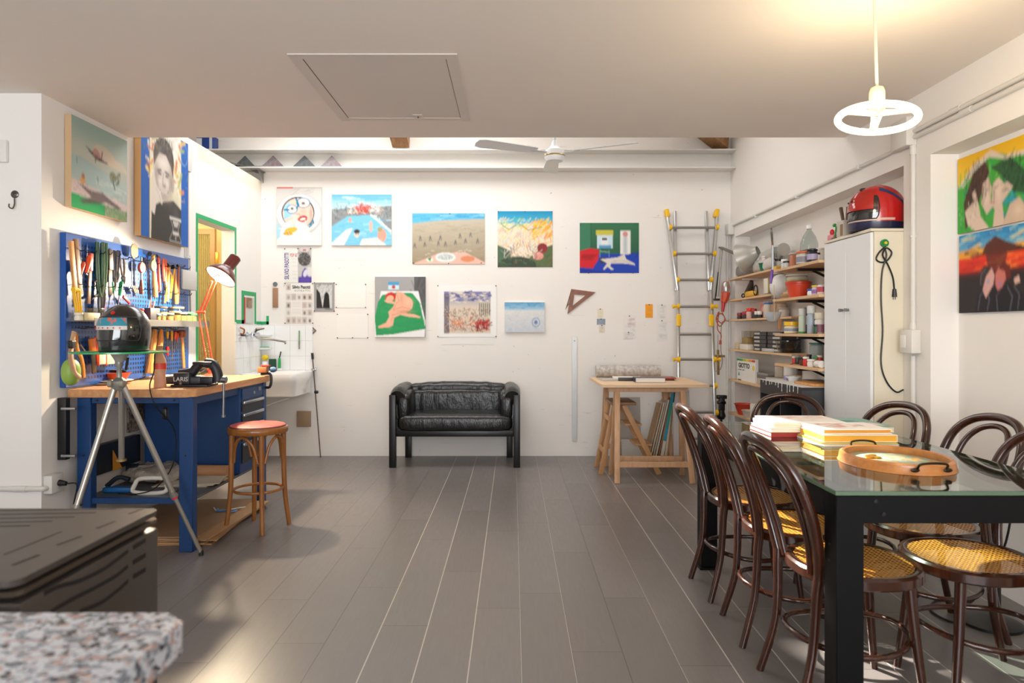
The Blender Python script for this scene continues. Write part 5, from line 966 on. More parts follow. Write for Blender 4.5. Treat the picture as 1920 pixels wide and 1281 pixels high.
# 4 blue and yellow abstract
P = Paint(103, 105, 120, 'f0ddc0'); A = P.A
P.grad(0, 0.22, '1b8fc0', '46b4d4'); P.strokes(90, 0, 0.18, A, 0.3, ['3fb3c9', 'f2dcb4', 'a9d46a', 'e9e6d0'], 0.12, 0.02, (0, 60)); P.strokes(260, 0, 0.28, A, 0.72, ['f4e6d2', 'efb7a0', 'f3cf4a', 'a9cfd8', 'e7e2d8', 'e0a24a', 'f1cfc4'], 0.12, 0.018, (10, 150)); P.strokes(60, 0.6, 0.2, A, 0.5, ['f2b61e', 'f5cf3c', 'e58a28'], 0.14, 0.025, (30, 70)); P.poly([(0, 0.6), (0.25, 0.72), (0.2, 1), (0, 1)], '4d6b52'); P.poly([(0.55, 0.85), (0.75, 0.68), (A, 0.6), (A, 1), (0.6, 1)], '5a6a44'); P.ell(0.8, 0.66, 0.09, 0.09, '8c2f2c'); P.ell(0.72, 0.8, 0.1, 0.07, 'e59a8e'); P.strokes(70, 0.1, 0.62, 0.7, 0.86, ['8a3a52', 'f2ece4', '3a3a3c', 'c9b5a8'], 0.16, 0.01, (20, 160)); P.ell(0.35, 0.97, 0.34, 0.16, '3a4a3a'); P.strokes(70, 0, 0.8, A, 1, ['2f3d30', '587a4e', '8d3a34', '6f8a58'], 0.1, 0.015, a=0.5); P.line([(0.05, 0.22), (0.2, 0.33), (0.38, 0.22), (0.55, 0.34), (0.8, 0.28)], 0.012, '6b8a4a')
back_pic('paper_painting', 'bright abstract painting with a blue top and yellow strokes, pinned to the wall', 'painting', 933, 396, 1036, 501, P, 0.003, pins=C4+((0.5, 0.99),))
# 5 green room with red sofa and a pale figure
P = Paint(111, 95, 130, '2f6b4c'); A = P.A
P.grad(0, 0.6, '35724f', '2a5f45'); P.poly([(0, 0), (0.22, 0), (0.22, 0.48), (0, 0.6)], '3a7a5a'); P.line([(0.22, 0), (0.22, 0.48)], 0.008, '1f4a36'); P.poly([(0, 0.72), (0.3, 0.62), (A, 0.60), (A, 1), (0, 1)], '1c3fae'); P.poly([(0, 0.9), (0.3, 0.94), (0.6, 1), (0, 1)], '16329a')
P.poly([(0, 0.56), (0.2, 0.50), (0.38, 0.53), (0.37, 0.72), (0.26, 0.9), (0, 0.88)], 'cf1f2a'); P.poly([(0.05, 0.62), (0.34, 0.62), (0.22, 0.72), (0.02, 0.7)], 'a4161f'); P.line([(0.02, 0.72), (0.24, 0.74), (0.35, 0.62)], 0.01, '8c1018')
P.rect(0.34, 0.14, 0.65, 0.5, 'c9dde6'); P.rect(0.32, 0.14, 0.66, 0.24, 'c9c043'); P.rect(0.42, 0.28, 0.56, 0.44, 'e2e8ea'); P.rect(0.44, 0.3, 0.54, 0.34, '3a4044'); P.rect(0.38, 0.44, 0.62, 0.5, '5b96c0'); P.rect(0.8, 0.15, 1.0, 0.62, 'e8e6e0'); P.rect(0.86, 0.24, 0.94, 0.6, 'c3ccd0'); P.ell(0.9, 0.22, 0.05, 0.05, 'd98a86'); P.line([(0.9, 0.2), (0.9, 0.6)], 0.008, 'a9aeb0')
P.line([(0.4, 0.52), (0.4, 0.68)], 0.012, '8db0a8'); P.line([(0.58, 0.55), (0.58, 0.68)], 0.012, '8db0a8'); P.line([(0.4, 0.56), (0.58, 0.58)], 0.02, '7fa79c')
P.ell(0.46, 0.74, 0.07, 0.06, '3e3a3a'); P.poly([(0.4, 0.72), (0.6, 0.70), (0.75, 0.68), (0.88, 0.62), (0.92, 0.72), (1.0, 0.76), (1.08, 0.80), (1.1, 0.84), (0.95, 0.81), (0.75, 0.80), (0.62, 0.80), (0.6, 0.86), (0.68, 0.92), (0.62, 0.93), (0.55, 0.87), (0.48, 0.93), (0.46, 0.91), (0.54, 0.8)], 'dcd5cb'); P.line([(0.62, 0.76), (0.85, 0.75), (1.0, 0.79)], 0.012, 'b3aba2'); P.line([(0.98, 0.62), (A, 0.56), (1.08, 0.72)], 0.01, '142a7c')
back_pic('paper_painting', 'painting of a green room with a red sofa and blue floor, at the right', 'painting', 1087, 418, 1198, 512, P, 0.003, pins=((0.01, 0.95), (0.94, 0.99), (0.15, 0.0), (0.52, 0.0), (0.9, 0.0)))
# 6 figure curled on a green bed
P = Paint(95, 113, 120, 'a4a3a3'); A = P.A
P.rect(0.65, 0, A, 0.85, '5a5a5c'); P.strokes(40, 0.65, 0, A, 0.7, ['6a6a6c', '4c4c4e'], 0.2, 0.02, (60, 120), 0.5); P.poly([(0.1, 0.24), (0.72, 0.24), (0.84, 0.74), (0.82, 1), (0, 1), (0, 0.78)], 'eeecec'); P.poly([(0.12, 0.30), (0.35, 0.26), (0.62, 0.27), (0.74, 0.42), (0.84, 0.86), (0.6, 0.90), (0.3, 0.95), (0.02, 0.97), (0.0, 0.66), (0.05, 0.42)], '2c9a5c'); P.strokes(40, 0.05, 0.4, 0.8, 0.9, ['38a868', '248a50'], 0.2, 0.03, (-20, 30), 0.35)
P.rect(0.22, 0.085, 0.40, 0.21, 'cfe3ea'); P.rect(0.22, 0.085, 0.40, 0.14, '4a9ccc'); P.ell(0.31, 0.17, 0.03, 0.03, 'c94a48'); P.ell(0.26, 0.33, 0.09, 0.075, 'c9302c', rot=-15)
SK = 'efb496'; P.ell(0.25, 0.36, 0.065, 0.05, SK, rot=-20); P.poly([(0.15, 0.40), (0.2, 0.37), (0.33, 0.42), (0.36, 0.24), (0.46, 0.26), (0.62, 0.40), (0.62, 0.52), (0.50, 0.60), (0.66, 0.62), (0.76, 0.66), (0.75, 0.68), (0.55, 0.66), (0.42, 0.63), (0.32, 0.68), (0.30, 0.80), (0.22, 0.84), (0.06, 0.845), (0.05, 0.82), (0.18, 0.76), (0.24, 0.66), (0.22, 0.58), (0.30, 0.50), (0.32, 0.45), (0.2, 0.43)], SK)
P.ell(0.53, 0.45, 0.10, 0.12, SK); P.ell(0.35, 0.55, 0.13, 0.055, SK, rot=-25); P.soft(0.56, 0.42, 0.07, 0.06, 'f6c6aa', 0.7); P.soft(0.44, 0.36, 0.03, 0.1, 'd98f74', 0.5); P.soft(0.5, 0.57, 0.14, 0.02, 'cf866c', 0.7); P.soft(0.25, 0.75, 0.03, 0.08, 'f6c8ae', 0.6); P.soft(0.28, 0.70, 0.02, 0.08, 'd08a70', 0.4, 20); P.line([(0.34, 0.47), (0.30, 0.55), (0.45, 0.50), (0.58, 0.53)], 0.008, 'c9806a'); P.line([(0.28, 0.63), (0.42, 0.60), (0.55, 0.6)], 0.008, 'c9806a'); P.line([(0.36, 0.28), (0.4, 0.4), (0.34, 0.46)], 0.008, 'd08e76')
back_pic('canvas_painting', 'tall canvas of a curled red haired figure on a green bed', 'painting', 703, 519, 798, 632, P, 0.018, edge='d8d2c8')
# 7 exhibition poster, 8 portrait poster, 9 black and white photograph
P = Paint(51, 66, 70, 'e6e3de'); A = P.A; P.rect(A*0.5, 0, A, 1, 'bdbbb9'); P.ell(A*0.74, 0.03, 0.14, 0.09, 'd8cac6'); P.ell(A*0.74, 0.06, 0.05, 0.02, '8a2c34'); P.ell(A*0.74, 0.32, 0.18, 0.2, '4c4a4a'); P.strokes(120, A*0.52, 0.12, A*0.95, 0.5, ['8e8c8a', '2f2e2e', 'b7b5b3', '6a6866'], 0.05, 0.012); P.rect(A*0.52, 0.82, A, 1, '54449c'); P.poly([(A*0.6, 1), (A*0.66, 0.68), (A*0.76, 0.56), (A*0.86, 0.66), (A*0.95, 1)], '5a4aa4'); P.ell(A*0.78, 0.72, 0.06, 0.11, 'd8d4e4', rot=20); P.rect(A*0.86, 0.55, A, 0.8, 'd9d7d6')
for k in range(14): P.rect(A*0.30, 0.26+0.05*k, A*(0.44+0.03*(k % 3)), 0.265+0.05*k, '9b9896', 0.6)
o7 = back_pic('exhibition_poster', 'poster with purple upright lettering above the portrait grid poster', 'poster', 533, 465, 584, 530, P, 0.0015, pins=((0.02, 0.97), (0.5, 0.98), (0.97, 0.98)))
rv = Matrix.Rotation(PI/2, 4, 'X'); yy = WB-0.0042
p = PX(538, 499, yy); text('lettering', 'SILVIO PASOTTI', Matrix.Translation((p.x, yy, p.z)) @ rv @ Matrix.Rotation(PI/2, 4, 'Z'), 0.062, mat('4a3c8c', 0.5), o7, squash=0.62, font_off=0.001)
p = PX(550.5, 479, yy); text('lettering', "POP '60", Matrix.Translation((p.x, yy, p.z)) @ rv, 0.054, mat('c9404a', 0.5), o7, squash=0.40)
P = Paint(53, 76, 80, 'e9e5e0'); A = P.A; P.rng = np.random.RandomState(9)
for j, y in enumerate((0.02, 0.26, 0.46, 0.64, 0.83)):
    for i in range(5):
        if j == 0 and i > 0: continue
        if j in (2, 3) and i in (1, 2) or (j == 2 and i == 3 and False): continue
        x = 0.03+i*0.132; cc = ('cdbfb6', 'd4cbc4', 'c8beb8', 'ddd6d0', 'd0c2ba')[(i+j) % 5]; P.rect(x, y, x+0.118, y+0.155, cc); P.ell(x+0.06, y+0.09, 0.028, 0.045, ('8a827c', 'a89a92', '4a4644', 'b9aca4', '6c6460')[(i*2+j) % 5], 0.8)
for k in range(7): P.rect(0.17, 0.47+0.045*k, 0.40, 0.478+0.045*k, 'b9b5b2', 0.7)
o8 = back_pic('portrait_poster', 'portrait poster with a grid of small faces below the purple lettered poster', 'poster', 534, 531, 587, 607, P, 0.0015, pins=C4)
p = PX(565, 538.5, yy); text('lettering', 'Silvio Pasotti', Matrix.Translation((p.x, yy, p.z)) @ rv, 0.046, mat('151515', 0.5), o8, squash=0.78, font_off=0.0012)
p = PX(567, 545.5, yy); text('lettering', 'R I T R A T T I', Matrix.Translation((p.x, yy, p.z)) @ rv, 0.026, mat('8a8682', 0.5), o8, squash=1.0)
P = Paint(39, 55, 60, '9b9b9b'); A = P.A; P.rect(0.08, 0.08, A-0.08, 0.88, 'c9c9c9'); P.strokes(60, 0.08, 0.08, A-0.12, 0.6, ['4a4a4a', '8a8a8a', '3a3a3a', 'e4e4e4'], 0.14, 0.012, (40, 70)); P.poly([(0.3, 0.88), (0.36, 0.4), (0.44, 0.3), (0.52, 0.42), (0.55, 0.88)], '1c1c1c'); P.ell(0.44, 0.28, 0.035, 0.045, 'c2b9b2'); P.poly([(0.08, 0.2), (0.2, 0.35), (0.3, 0.88), (0.08, 0.88)], '2c2c2c'); P.rect(0.38, 0.9, 0.62, 0.93, '6c6c6c')
back_pic('photo_print', 'black and white photograph with a grey border beside the portrait poster', 'photograph', 589, 530, 627, 584, P, 0.002, 0.004, pins=C4)
# 10, 11 blank sheets
P = Paint(55, 43, 12, 'eeebe6')
back_pic('blank_sheet', 'upper of two blank white sheets pinned beside the photograph', 'paper', 630, 533, 686, 577, P, 0.0015, pins=C4, group='blank sheets')
back_pic('blank_sheet', 'lower of two blank white sheets pinned beside the curled figure canvas', 'paper', 632, 589, 690, 634, P, 0.0015, pins=C4+((0.5, 0.01),), group='blank sheets')
# 12 crowded print on a white sheet, sheet below
P = Paint(110, 96, 150, 'eeece9'); A = P.A; x0, x1, y0, y1 = 0.13, 1.03, 0.12, 0.92
P.rect(x0, y0, x1, y1, 'd9cbb8'); P.grad(y0, y0+0.3, '6a6fa8', 'd9cdbc', x0, x1); P.strokes(60, x0, y0, x1-0.1, y0+0.2, ['f0ece4', '3d3f8a', 'c9bfae', '54589c', 'e6d6c0'], 0.13, 0.03, (-20, 30)); P.rect(x0, y0+0.05, x0+0.10, y1, '4d4a60', 0.75); P.rect(x1-0.22, y0+0.2, x1, y0+0.46, 'c9bfae'); 
for k in range(6): P.rect(x1-0.22+0.038*k, y0+0.22, x1-0.205+0.038*k, y0+0.45, '6a6660')
P.strokes(420, x0+0.02, y0+0.34, x1-0.02, y1-0.02, ['8a5a4a', 'd9b9a0', '6a4a44', 'c98a6a', 'efe0cc', 'b0453a', '5c5a6c', '3c3434'], 0.06, 0.012); P.strokes(40, x1-0.3, y1-0.2, x1-0.05, y1-0.03, ['a8201f', 'c4342c', '7c1a1a'], 0.12, 0.03); P.strokes(30, x0+0.15, y1-0.25, x0+0.5, y1-0.08, ['e07a3a', 'd9a080', 'f0c8a8', 'b4422e'], 0.12, 0.02)
under = Paint(93, 16, 20, 'eae7e2'); back_pic('blank_sheet', 'white sheet showing below the crowded print', 'paper', 833, 600, 926, 646, under, 0.001, 0.001)
P.c = P.c[:, :]; back_pic('art_print', 'colourful crowded print with a wide white border, in the middle of the wall', 'print', 820, 535, 931, 632, P, 0.0015, 0.003, pins=C4)
# 13 small pale sea canvas
P = Paint(75, 56, 90, 'cfd4d8'); A = P.A; P.grad(0, 0.26, '5fa4cc', 'a9cbdf'); P.grad(0.26, 1, 'dcdcda', 'c6ccd4'); P.strokes(20, 0, 0.03, A, 0.2, ['8fc0dc', '4a94c4'], 0.3, 0.03, (-4, 4)); P.strokes(120, 0, 0.3, A, 0.95, ['b4bcc8', 'eceae6', 'a4b0c0', 'd8cfc8'], 0.14, 0.012, (-30, 30)); P.ell(1.05, 0.66, 0.14, 0.16, '8fa2c4', ring=0.6); P.ell(1.05, 0.66, 0.06, 0.07, '6a80b0')
back_pic('canvas_painting', 'small canvas of a pale sea under a blue sky, right of the crowded print', 'painting', 946, 567, 1021, 623, P, 0.018, edge='d8d2c8')
# notes and slips at the right
def note(label, x0, y0, x1, y1, c, marks, gap=0.001, cat='note'):
    P = Paint(x1-x0, y1-y0, 26, c); P.strokes(marks[0], 0.1, 0.15, P.A*0.7, 0.9, list(marks[1]), 0.35, 0.035, (-4, 4), 0.7); back_pic('pinned_note', label, cat, x0, y0, x1, y1, P, 0.0008, gap, pins=((0.5, 0.96),))
note('bright orange note pinned near the ladder', 1210, 570.5, 1224, 596, 'f2a12c', (6, ['e0831c']))
note('larger white handwritten sheet in the middle of the pinned notes', 1168, 591, 1192, 634, 'e9e5e1', (14, ['c98a90', 'a8a4a8']))
note('printed slip overlapping the foot of the handwritten sheet', 1170, 623, 1187, 635, 'dedbd8', (10, ['3c3a3a', '8a8684']), 0.003)
note('yellowed slip at the top of the small left stack of notes', 1120, 579, 1131, 597, 'e4dcc4', (5, ['c9bc9a']))
note('small landscape photo in the left stack of notes', 1119, 598, 1135, 609, '8c98a8', (6, ['5a5c60', 'c9cdd2']))
note('pale drawing slip under the small landscape photo', 1123, 610, 1134, 624, 'ddd3c2', (6, ['6a5c50']))
note('upper faint printed page beside the orange note', 1232, 571, 1250, 599, 'e6e2dd', (12, ['b4b0ac']))
note('lower faint printed page below the other beside the ladder', 1231, 600, 1251, 639, 'e8e4df', (10, ['bab6b2']))
# wall instruments
o = thing('thermometer', 'slim brown wooden wall thermometer with a round grey disc on top', 'thermometer', PX(516, 577, WB-0.01)); a = PX(511, 577, WB-0.012); q = PX(521, 540, WB-0.012)
MB().box(a.x, q.x, WB-0.012, WB-0.001, a.z, q.z, 0.003).build('board', mat('a37a5c', 0.5), o); MB().cyl(PX(516, 533, WB-0.001), PX(516, 533, WB-0.014), 0.023, seg=24).build('disc', mat('5c6468', 0.4), o)
p = PX(585.5, 620, WB-0.001); md = frame(p, (0, -1, 0)); DM = lambda r: [(r, 0), (0, r), (-r, 0), (0, -r)]
o = thing('diamond_tile', 'small dark diamond shaped ornamental tile beside the white tiles', 'tile', p); MB().prism(DM(0.043), 0.008, md).build('tile', mat('6b5f56', 0.5), o)
MB().prism(DM(0.027), 0.009, md).build('pale_inlay', mat('b7aa9c', 0.5), o); MB().prism(DM(0.014), 0.010, md).build('dark_inlay', mat('4a403a', 0.5), o)
o = thing('walking_stick', 'thin dark walking stick with black grip leaning on the back wall by the sink', 'stick', PX(600, 853, WB-0.06)); a, q = PX(601, 853, 6.86), PX(585.5, 664, WB-0.02); a.z = 0.004
MB().tube([a, q], 0.006).build('shaft', mat('5a4436', 0.4), o); MB().tube([q.lerp(a, -0.01), q.lerp(a, 0.05)], 0.013).build('grip', M_BLACK, o); m5 = a.lerp(q, 0.63); MB().blob(m5+Vector((0.012, -0.005, 0)), 0.022, 0.012, 0.016, 0.6, 0.6, su=12, sv=8).build('clip', M_BLACK, o)
o = thing('metal_rule', 'long grey metal straightedge hanging upright between sofa and trestle table', 'ruler', PX(1076, 827, WB)); a = PX(1072.5, 827, WB); q = PX(1081.5, 632, WB)
MB().box(a.x, q.x, WB-0.008, WB-0.002, a.z, q.z, 0.001, 1).build('bar', mat('a8a7a5', 0.35, 0.6), o); MB().cyl(((a.x+q.x)/2, WB-0.002, q.z-0.04), ((a.x+q.x)/2, WB-0.013, q.z-0.04), 0.006, seg=10).build('pin', M_PIN, o)
o = thing('set_square', 'brown wooden set square hanging tilted on the back wall', 'set square', PX(1085, 565, WB)); M_SSQ = mat('7a4a36', 0.45, var=('8c5a44', 20))
def tri(pts, inner, mt, y, nm):
    b = MB(); A_ = [PX(*p_, y) for p_ in pts]; B_ = [PX(*p_, y) for p_ in inner]; n = Vector((0, 0.005, 0))
    for i in range(3): j = (i+1) % 3; b.loft([[A_[i], A_[j], B_[j], B_[i]], [A_[i]+n, A_[j]+n, B_[j]+n, B_[i]+n]])
    b.build(nm, mt, o)
tri([(1071, 542), (1117, 548), (1064, 589)], [(1077, 552), (1098, 554), (1074, 573)], M_SSQ, WB-0.010, 'front_triangle'); tri([(1071, 543), (1073, 560), (1060, 581)], [(1071, 550), (1072, 560), (1065, 571)], mat('6a4632', 0.5), WB-0.004, 'rear_triangle')
# ================================================================== pictures on the left wall
P = Paint(56, 53, 120, 'a9bdb4'); A = P.A
P.grad(0, 0.45, '93aea6', 'c2c4b4'); P.ell(0.62, 0.33, 0.25, 0.12, 'd2bfa8', 0.8, rot=15); P.ell(0.85, 0.4, 0.2, 0.1, 'd9c6ae', 0.6); P.grad(0.42, 0.75, '9fb8b8', 'c3d0c4'); P.poly([(0, 0.40), (A, 0.55), (A, 0.42), (0, 0.36)], 'b9bfb0'); P.poly([(0, 0.42), (A, 0.62), (A, 0.82), (0, 0.72)], 'a8c0bc', 0.7)
P.strokes(25, 0.4, 0.6, A, 0.8, ['c9d6cc', 'a4b8b0', 'dbe0d4'], 0.2, 0.012, (-15, 5)); P.poly([(0, 0.68), (A, 0.80), (A, 0.90), (0, 0.86)], 'd8c6c0'); P.strokes(60, 0, 0.70, A, 0.88, ['b8a4a2', 'e8dad4', '9c8c8a'], 0.1, 0.008, (-15, 0)); P.poly([(0, 0.84), (A, 0.89), (A, 1), (0, 1)], '23a25a'); P.poly([(0.6, 0.87), (A, 0.90), (A, 1), (0.6, 1)], '7c9a70'); P.strokes(160, 0.6, 0.88, A, 1, ['9fae8c', '5a8456', 'c3b8a0', '4a7446'], 0.03, 0.01)
P.poly([(0.1, 0.71), (0.35, 0.76), (0.55, 0.74), (0.7, 0.79), (0.95, 0.86), (0.85, 0.88), (0.62, 0.84), (0.5, 0.88), (0.2, 0.93), (0.13, 0.9), (0.35, 0.83), (0.2, 0.76)], '5a4c4c', 0.85); P.ell(0.43, 0.31, 0.055, 0.05, 'b07a6c'); P.line([(0.30, 0.31), (0.45, 0.38), (0.64, 0.38)], 0.016, '4a3a38'); P.line([(0.53, 0.38), (0.55, 0.27)], 0.02, '6a4840'); P.ell(0.45, 0.33, 0.05, 0.03, '5c4a48'); P.line([(0.42, 0.37), (0.42, 0.42)], 0.01, '3a3230')
P.ell(0.76, 0.51, 0.07, 0.06, '8c9070'); P.strokes(30, 0.70, 0.46, 0.86, 0.6, ['4a4a3a', '6c6c54', 'a4a484'], 0.08, 0.014, (-60, 60)); P.line([(0.76, 0.55), (0.8, 0.66)], 0.016, '4a4438'); P.ell(0.2, 0.63, 0.03, 0.04, 'b07a5c'); P.ell(0.19, 0.68, 0.055, 0.03, 'd9a05c'); P.poly([(0.36, 0.30), (0.42, 0.255), (0.50, 0.29), (0.53, 0.36), (0.46, 0.375), (0.38, 0.35)], 'b88a80'); P.poly([(0.24, 0.27), (0.38, 0.32), (0.40, 0.345), (0.26, 0.29)], '54423e'); P.poly([(0.48, 0.35), (0.66, 0.375), (0.66, 0.39), (0.48, 0.37)], '54423e'); P.soft(0.44, 0.35, 0.05, 0.02, '3c302e', 0.8); P.soft(0.4, 0.1, 0.5, 0.12, '86a49c', 0.5); P.line([(0.09, 0.44), (0.09, 0.50)], 0.014, '7a8c8c'); P.line([(0.46, 0.58), (0.47, 0.64)], 0.014, '6c7c7c')
y0_, y1_ = 3.888, 4.451; xf = WL+0.042
# stretched canvas hung on the left wall; right is away from the camera (+Y)
o = picture('canvas_painting', P, (xf, y0_+0.02, 1.99), (0, 1, 0), (0, 0, 1), y1_-y0_, 0.53, 0.038, 'c9a982'); tag(o, 'painting of an airliner over a beach with its dark shadow, left wall', 'painting')
P = Paint(67, 80, 130, '1e5fb4'); A = P.A
P.rect(0.13, 0, 0.70, 1, 'e3dcc0'); P.strokes(120, 0.13, 0, 0.70, 0.55, ['e8b83a', 'efe9da', 'd98a5a', 'f4d878', 'a9b46a', 'f2efe8', 'c96a4a'], 0.12, 0.04, a=0.8); P.rect(0.33, 0.0, 0.64, 0.2, 'ebe9e2', 0.8)
P.poly([(0.16, 1), (0.17, 0.72), (0.3, 0.66), (0.55, 0.60), (0.70, 0.66), (0.70, 1)], '3a3836'); P.ell(0.38, 0.26, 0.18, 0.19, '4a423c'); P.ell(0.37, 0.40, 0.155, 0.24, 'd9cec4'); P.poly([(0.2, 0.36), (0.24, 0.17), (0.42, 0.14), (0.53, 0.22), (0.55, 0.42), (0.5, 0.30), (0.42, 0.22), (0.3, 0.22), (0.24, 0.3)], '453d38'); P.ell(0.535, 0.46, 0.03, 0.07, 'c0b2a6')
P.strokes(50, 0.22, 0.1, 0.52, 0.22, ['6a625a', '8c847a', '3a342f'], 0.08, 0.008, (20, 120)); P.line([(0.27, 0.38), (0.33, 0.365)], 0.014, '4a4540'); P.line([(0.40, 0.365), (0.47, 0.38)], 0.014, '4a4540'); P.line([(0.28, 0.405), (0.33, 0.405)], 0.012, '3a3632'); P.line([(0.41, 0.405), (0.46, 0.41)], 0.012, '3a3632'); P.line([(0.37, 0.39), (0.355, 0.49), (0.39, 0.505), (0.41, 0.485)], 0.009, '9c8c80'); P.line([(0.29, 0.55), (0.38, 0.575), (0.46, 0.54)], 0.014, '6c5650'); P.line([(0.31, 0.56), (0.38, 0.57), (0.44, 0.55)], 0.010, 'f4efea'); P.line([(0.27, 0.48), (0.28, 0.54)], 0.007, 'a39488'); P.line([(0.48, 0.47), (0.485, 0.53)], 0.007, 'a39488'); P.soft(0.25, 0.42, 0.05, 0.14, '8c7d72', 0.6); P.soft(0.50, 0.44, 0.045, 0.16, '94857a', 0.7); P.soft(0.38, 0.60, 0.12, 0.05, '9c8c80', 0.6); P.soft(0.36, 0.30, 0.10, 0.05, 'f2e9e0', 0.6); P.soft(0.31, 0.47, 0.04, 0.03, 'efe4da', 0.6); P.soft(0.44, 0.47, 0.035, 0.03, 'efe4da', 0.6); P.soft(0.30, 0.385, 0.04, 0.012, '5a504a', 0.8); P.soft(0.44, 0.385, 0.04, 0.012, '5a504a', 0.8); P.soft(0.385, 0.50, 0.03, 0.02, '8c7a6e', 0.7); P.soft(0.3, 0.2, 0.08, 0.05, '7a7068', 0.6); P.soft(0.48, 0.2, 0.04, 0.06, '6e645c', 0.6); P.soft(0.60, 0.72, 0.06, 0.12, '5a5856', 0.5); P.strokes(60, 0.22, 0.09, 0.54, 0.2, ['5c534c', '92887e', '2f2a26'], 0.07, 0.006, (30, 150))
P.poly([(0.17, 0.76), (0.16, 0.66), (0.20, 0.54), (0.18, 0.42), (0.21, 0.41), (0.25, 0.52), (0.32, 0.56), (0.36, 0.66), (0.33, 0.67), (0.28, 0.62), (0.25, 0.66), (0.22, 0.78)], 'e0d6cc'); P.line([(0.24, 0.54), (0.3, 0.6), (0.33, 0.66)], 0.006, 'a89a90')
P.rect(0.48, 0.755, 0.70, 0.775, 'e9e6e0'); P.rect(0.54, 0.79, 0.65, 0.805, 'e9e6e0', 0.9); P.rect(0.56, 0.815, 0.63, 0.83, 'e9e6e0', 0.8); P.rect(0.54, 0.885, 0.65, 0.90, 'e9e6e0', 0.9); P.rect(0.54, 0.91, 0.65, 0.918, 'e9e6e0', 0.8); P.rect(0.48, 0.965, 0.70, 0.975, 'd9d6d0'); P.line([(0.50, 0.775), (0.55, 0.86), (0.48, 0.965)], 0.005, 'c9c6c0'); P.line([(0.68, 0.775), (0.64, 0.86), (0.70, 0.965)], 0.005, 'c9c6c0'); P.ell(0.595, 0.94, 0.012, 0.018, 'c9c6c0', ring=0.4)
P.ell(0.76, 0.13, 0.07, 0.1, '7fa6d8', ring=0.85); P.strokes(10, 0.72, 0.05, A, 0.6, ['5a8acc', 'e9b84a', '7fb08a'], 0.06, 0.01); P.strokes(8, 0, 0.05, 0.12, 0.4, ['4a8a5a', '7a4a8c', '3a3a5c'], 0.08, 0.012, (60, 120)); P.rect(0.125, 0, 0.14, 1, '2a2320', 0.8)
o = picture('portrait_painting', P, (xf+0.01, 4.62, 1.925), (0, 1, 0), (0, 0, 1), 0.67, 0.80, 0.045, 'c49a66'); tag(o, 'black and white portrait of a smiling man on a blue painted panel', 'portrait')
# mirror framed by the tape
p0, p1 = SX(460, 606, WL+0.01), SX(476, 558, WL+0.01); o = thing('wall_mirror', 'small upright mirror on the left wall above the basin', 'mirror', p0); MB().box(WL+0.002, WL+0.010, p0.y, p1.y, p0.z, 1.60, 0.001, 1).build('glass', mat('d4dad6', 0.06, 0.95), o); MB().box(WL+0.0022, WL+0.012, p0.y-0.012, p0.y, p0.z, 1.6).build('red_edge', M_RTAPE, o)
MB().box(WL+0.010, WL+0.014, p0.y+0.07, p0.y+0.15, 1.50, 1.57).build('brown_square', mat('9a7c66', 0.5), o)
# ================================================================== right wall paintings
P = Paint(66, 40, 150, '3f9c3c'); A = P.A      # near edge of the wall is at the right
P.grad(0, 0.35, 'f0b818', 'e8c230'); P.poly([(0, 0.42), (0.35, 0.16), (0.5, 0.12), (0.75, 0.1), (1.0, 0.2), (A, 0.16), (A, 1), (0, 1)], '3fa63a'); P.poly([(0, 0.38), (0.3, 0.14), (0.45, 0.10), (0.62, 0.03), (0.85, 0.16), (A, 0.2), (A, 0.24), (0.9, 0.22), (0.6, 0.12), (0.4, 0.2), (0.1, 0.4)], 'e3cfc0', 0.9); P.strokes(70, 0, 0.3, A, 0.9, ['2c8a34', '56b848', '1f9a8a', '8fcc50'], 0.2, 0.03, (30, 100), 0.6); P.strokes(60, 0.8, 0.5, A, 1, ['1a8fa8', '2aa0c0', '147c90'], 0.2, 0.04, a=0.6)
P.poly([(0.15, 0.95), (0.12, 0.6), (0.3, 0.25), (0.52, 0.15), (0.6, 0.3), (0.45, 0.55), (0.35, 0.8)], '4a3026'); P.poly([(0.62, 0.25), (0.95, 0.2), (1.2, 0.42), (1.22, 0.7), (1.0, 0.62), (0.85, 0.42)], '2f5a34'); P.strokes(50, 0.12, 0.25, 0.6, 0.9, ['6a4432', '2c2420', '3c2a22'], 0.2, 0.012, (50, 110)); P.strokes(50, 0.75, 0.2, 1.25, 0.65, ['1c2c24', '3c6a44', '141c1a'], 0.16, 0.012, (20, 100))
P.poly([(0.48, 0.42), (0.58, 0.36), (0.64, 0.5), (0.62, 0.62), (0.66, 0.74), (0.55, 0.82), (0.45, 0.66)], 'd8c0ae'); P.poly([(0.66, 0.46), (0.76, 0.4), (0.86, 0.5), (0.8, 0.75), (0.7, 0.8), (0.64, 0.7)], 'ddc6b4'); P.poly([(0.14, 0.72), (0.3, 0.62), (0.42, 0.8), (0.6, 1.0), (0.36, 1.0), (0.2, 0.9)], 'dcc6b4'); P.poly([(0.28, 0.5), (0.34, 0.46), (0.44, 0.8), (0.38, 0.86)], 'dcc6b4'); P.poly([(0.66, 1.0), (0.72, 0.6), (0.9, 0.48), (1.0, 0.56), (0.82, 0.72), (0.86, 1.0)], 'd6bfac'); P.poly([(0.82, 1.0), (0.95, 0.76), (1.1, 0.70), (1.25, 0.9), (1.3, 1.0)], 'cdb49e'); P.line([(0.52, 0.5), (0.58, 0.52)], 0.012, '5a7c84'); P.line([(0.7, 0.52), (0.76, 0.5)], 0.012, '5a6c74'); P.line([(0.62, 0.68), (0.68, 0.69)], 0.016, 'a85a54'); P.strokes(30, 0.02, 0.6, 0.4, 1, ['d8f0d0', '1f6a30'], 0.03, 0.01)
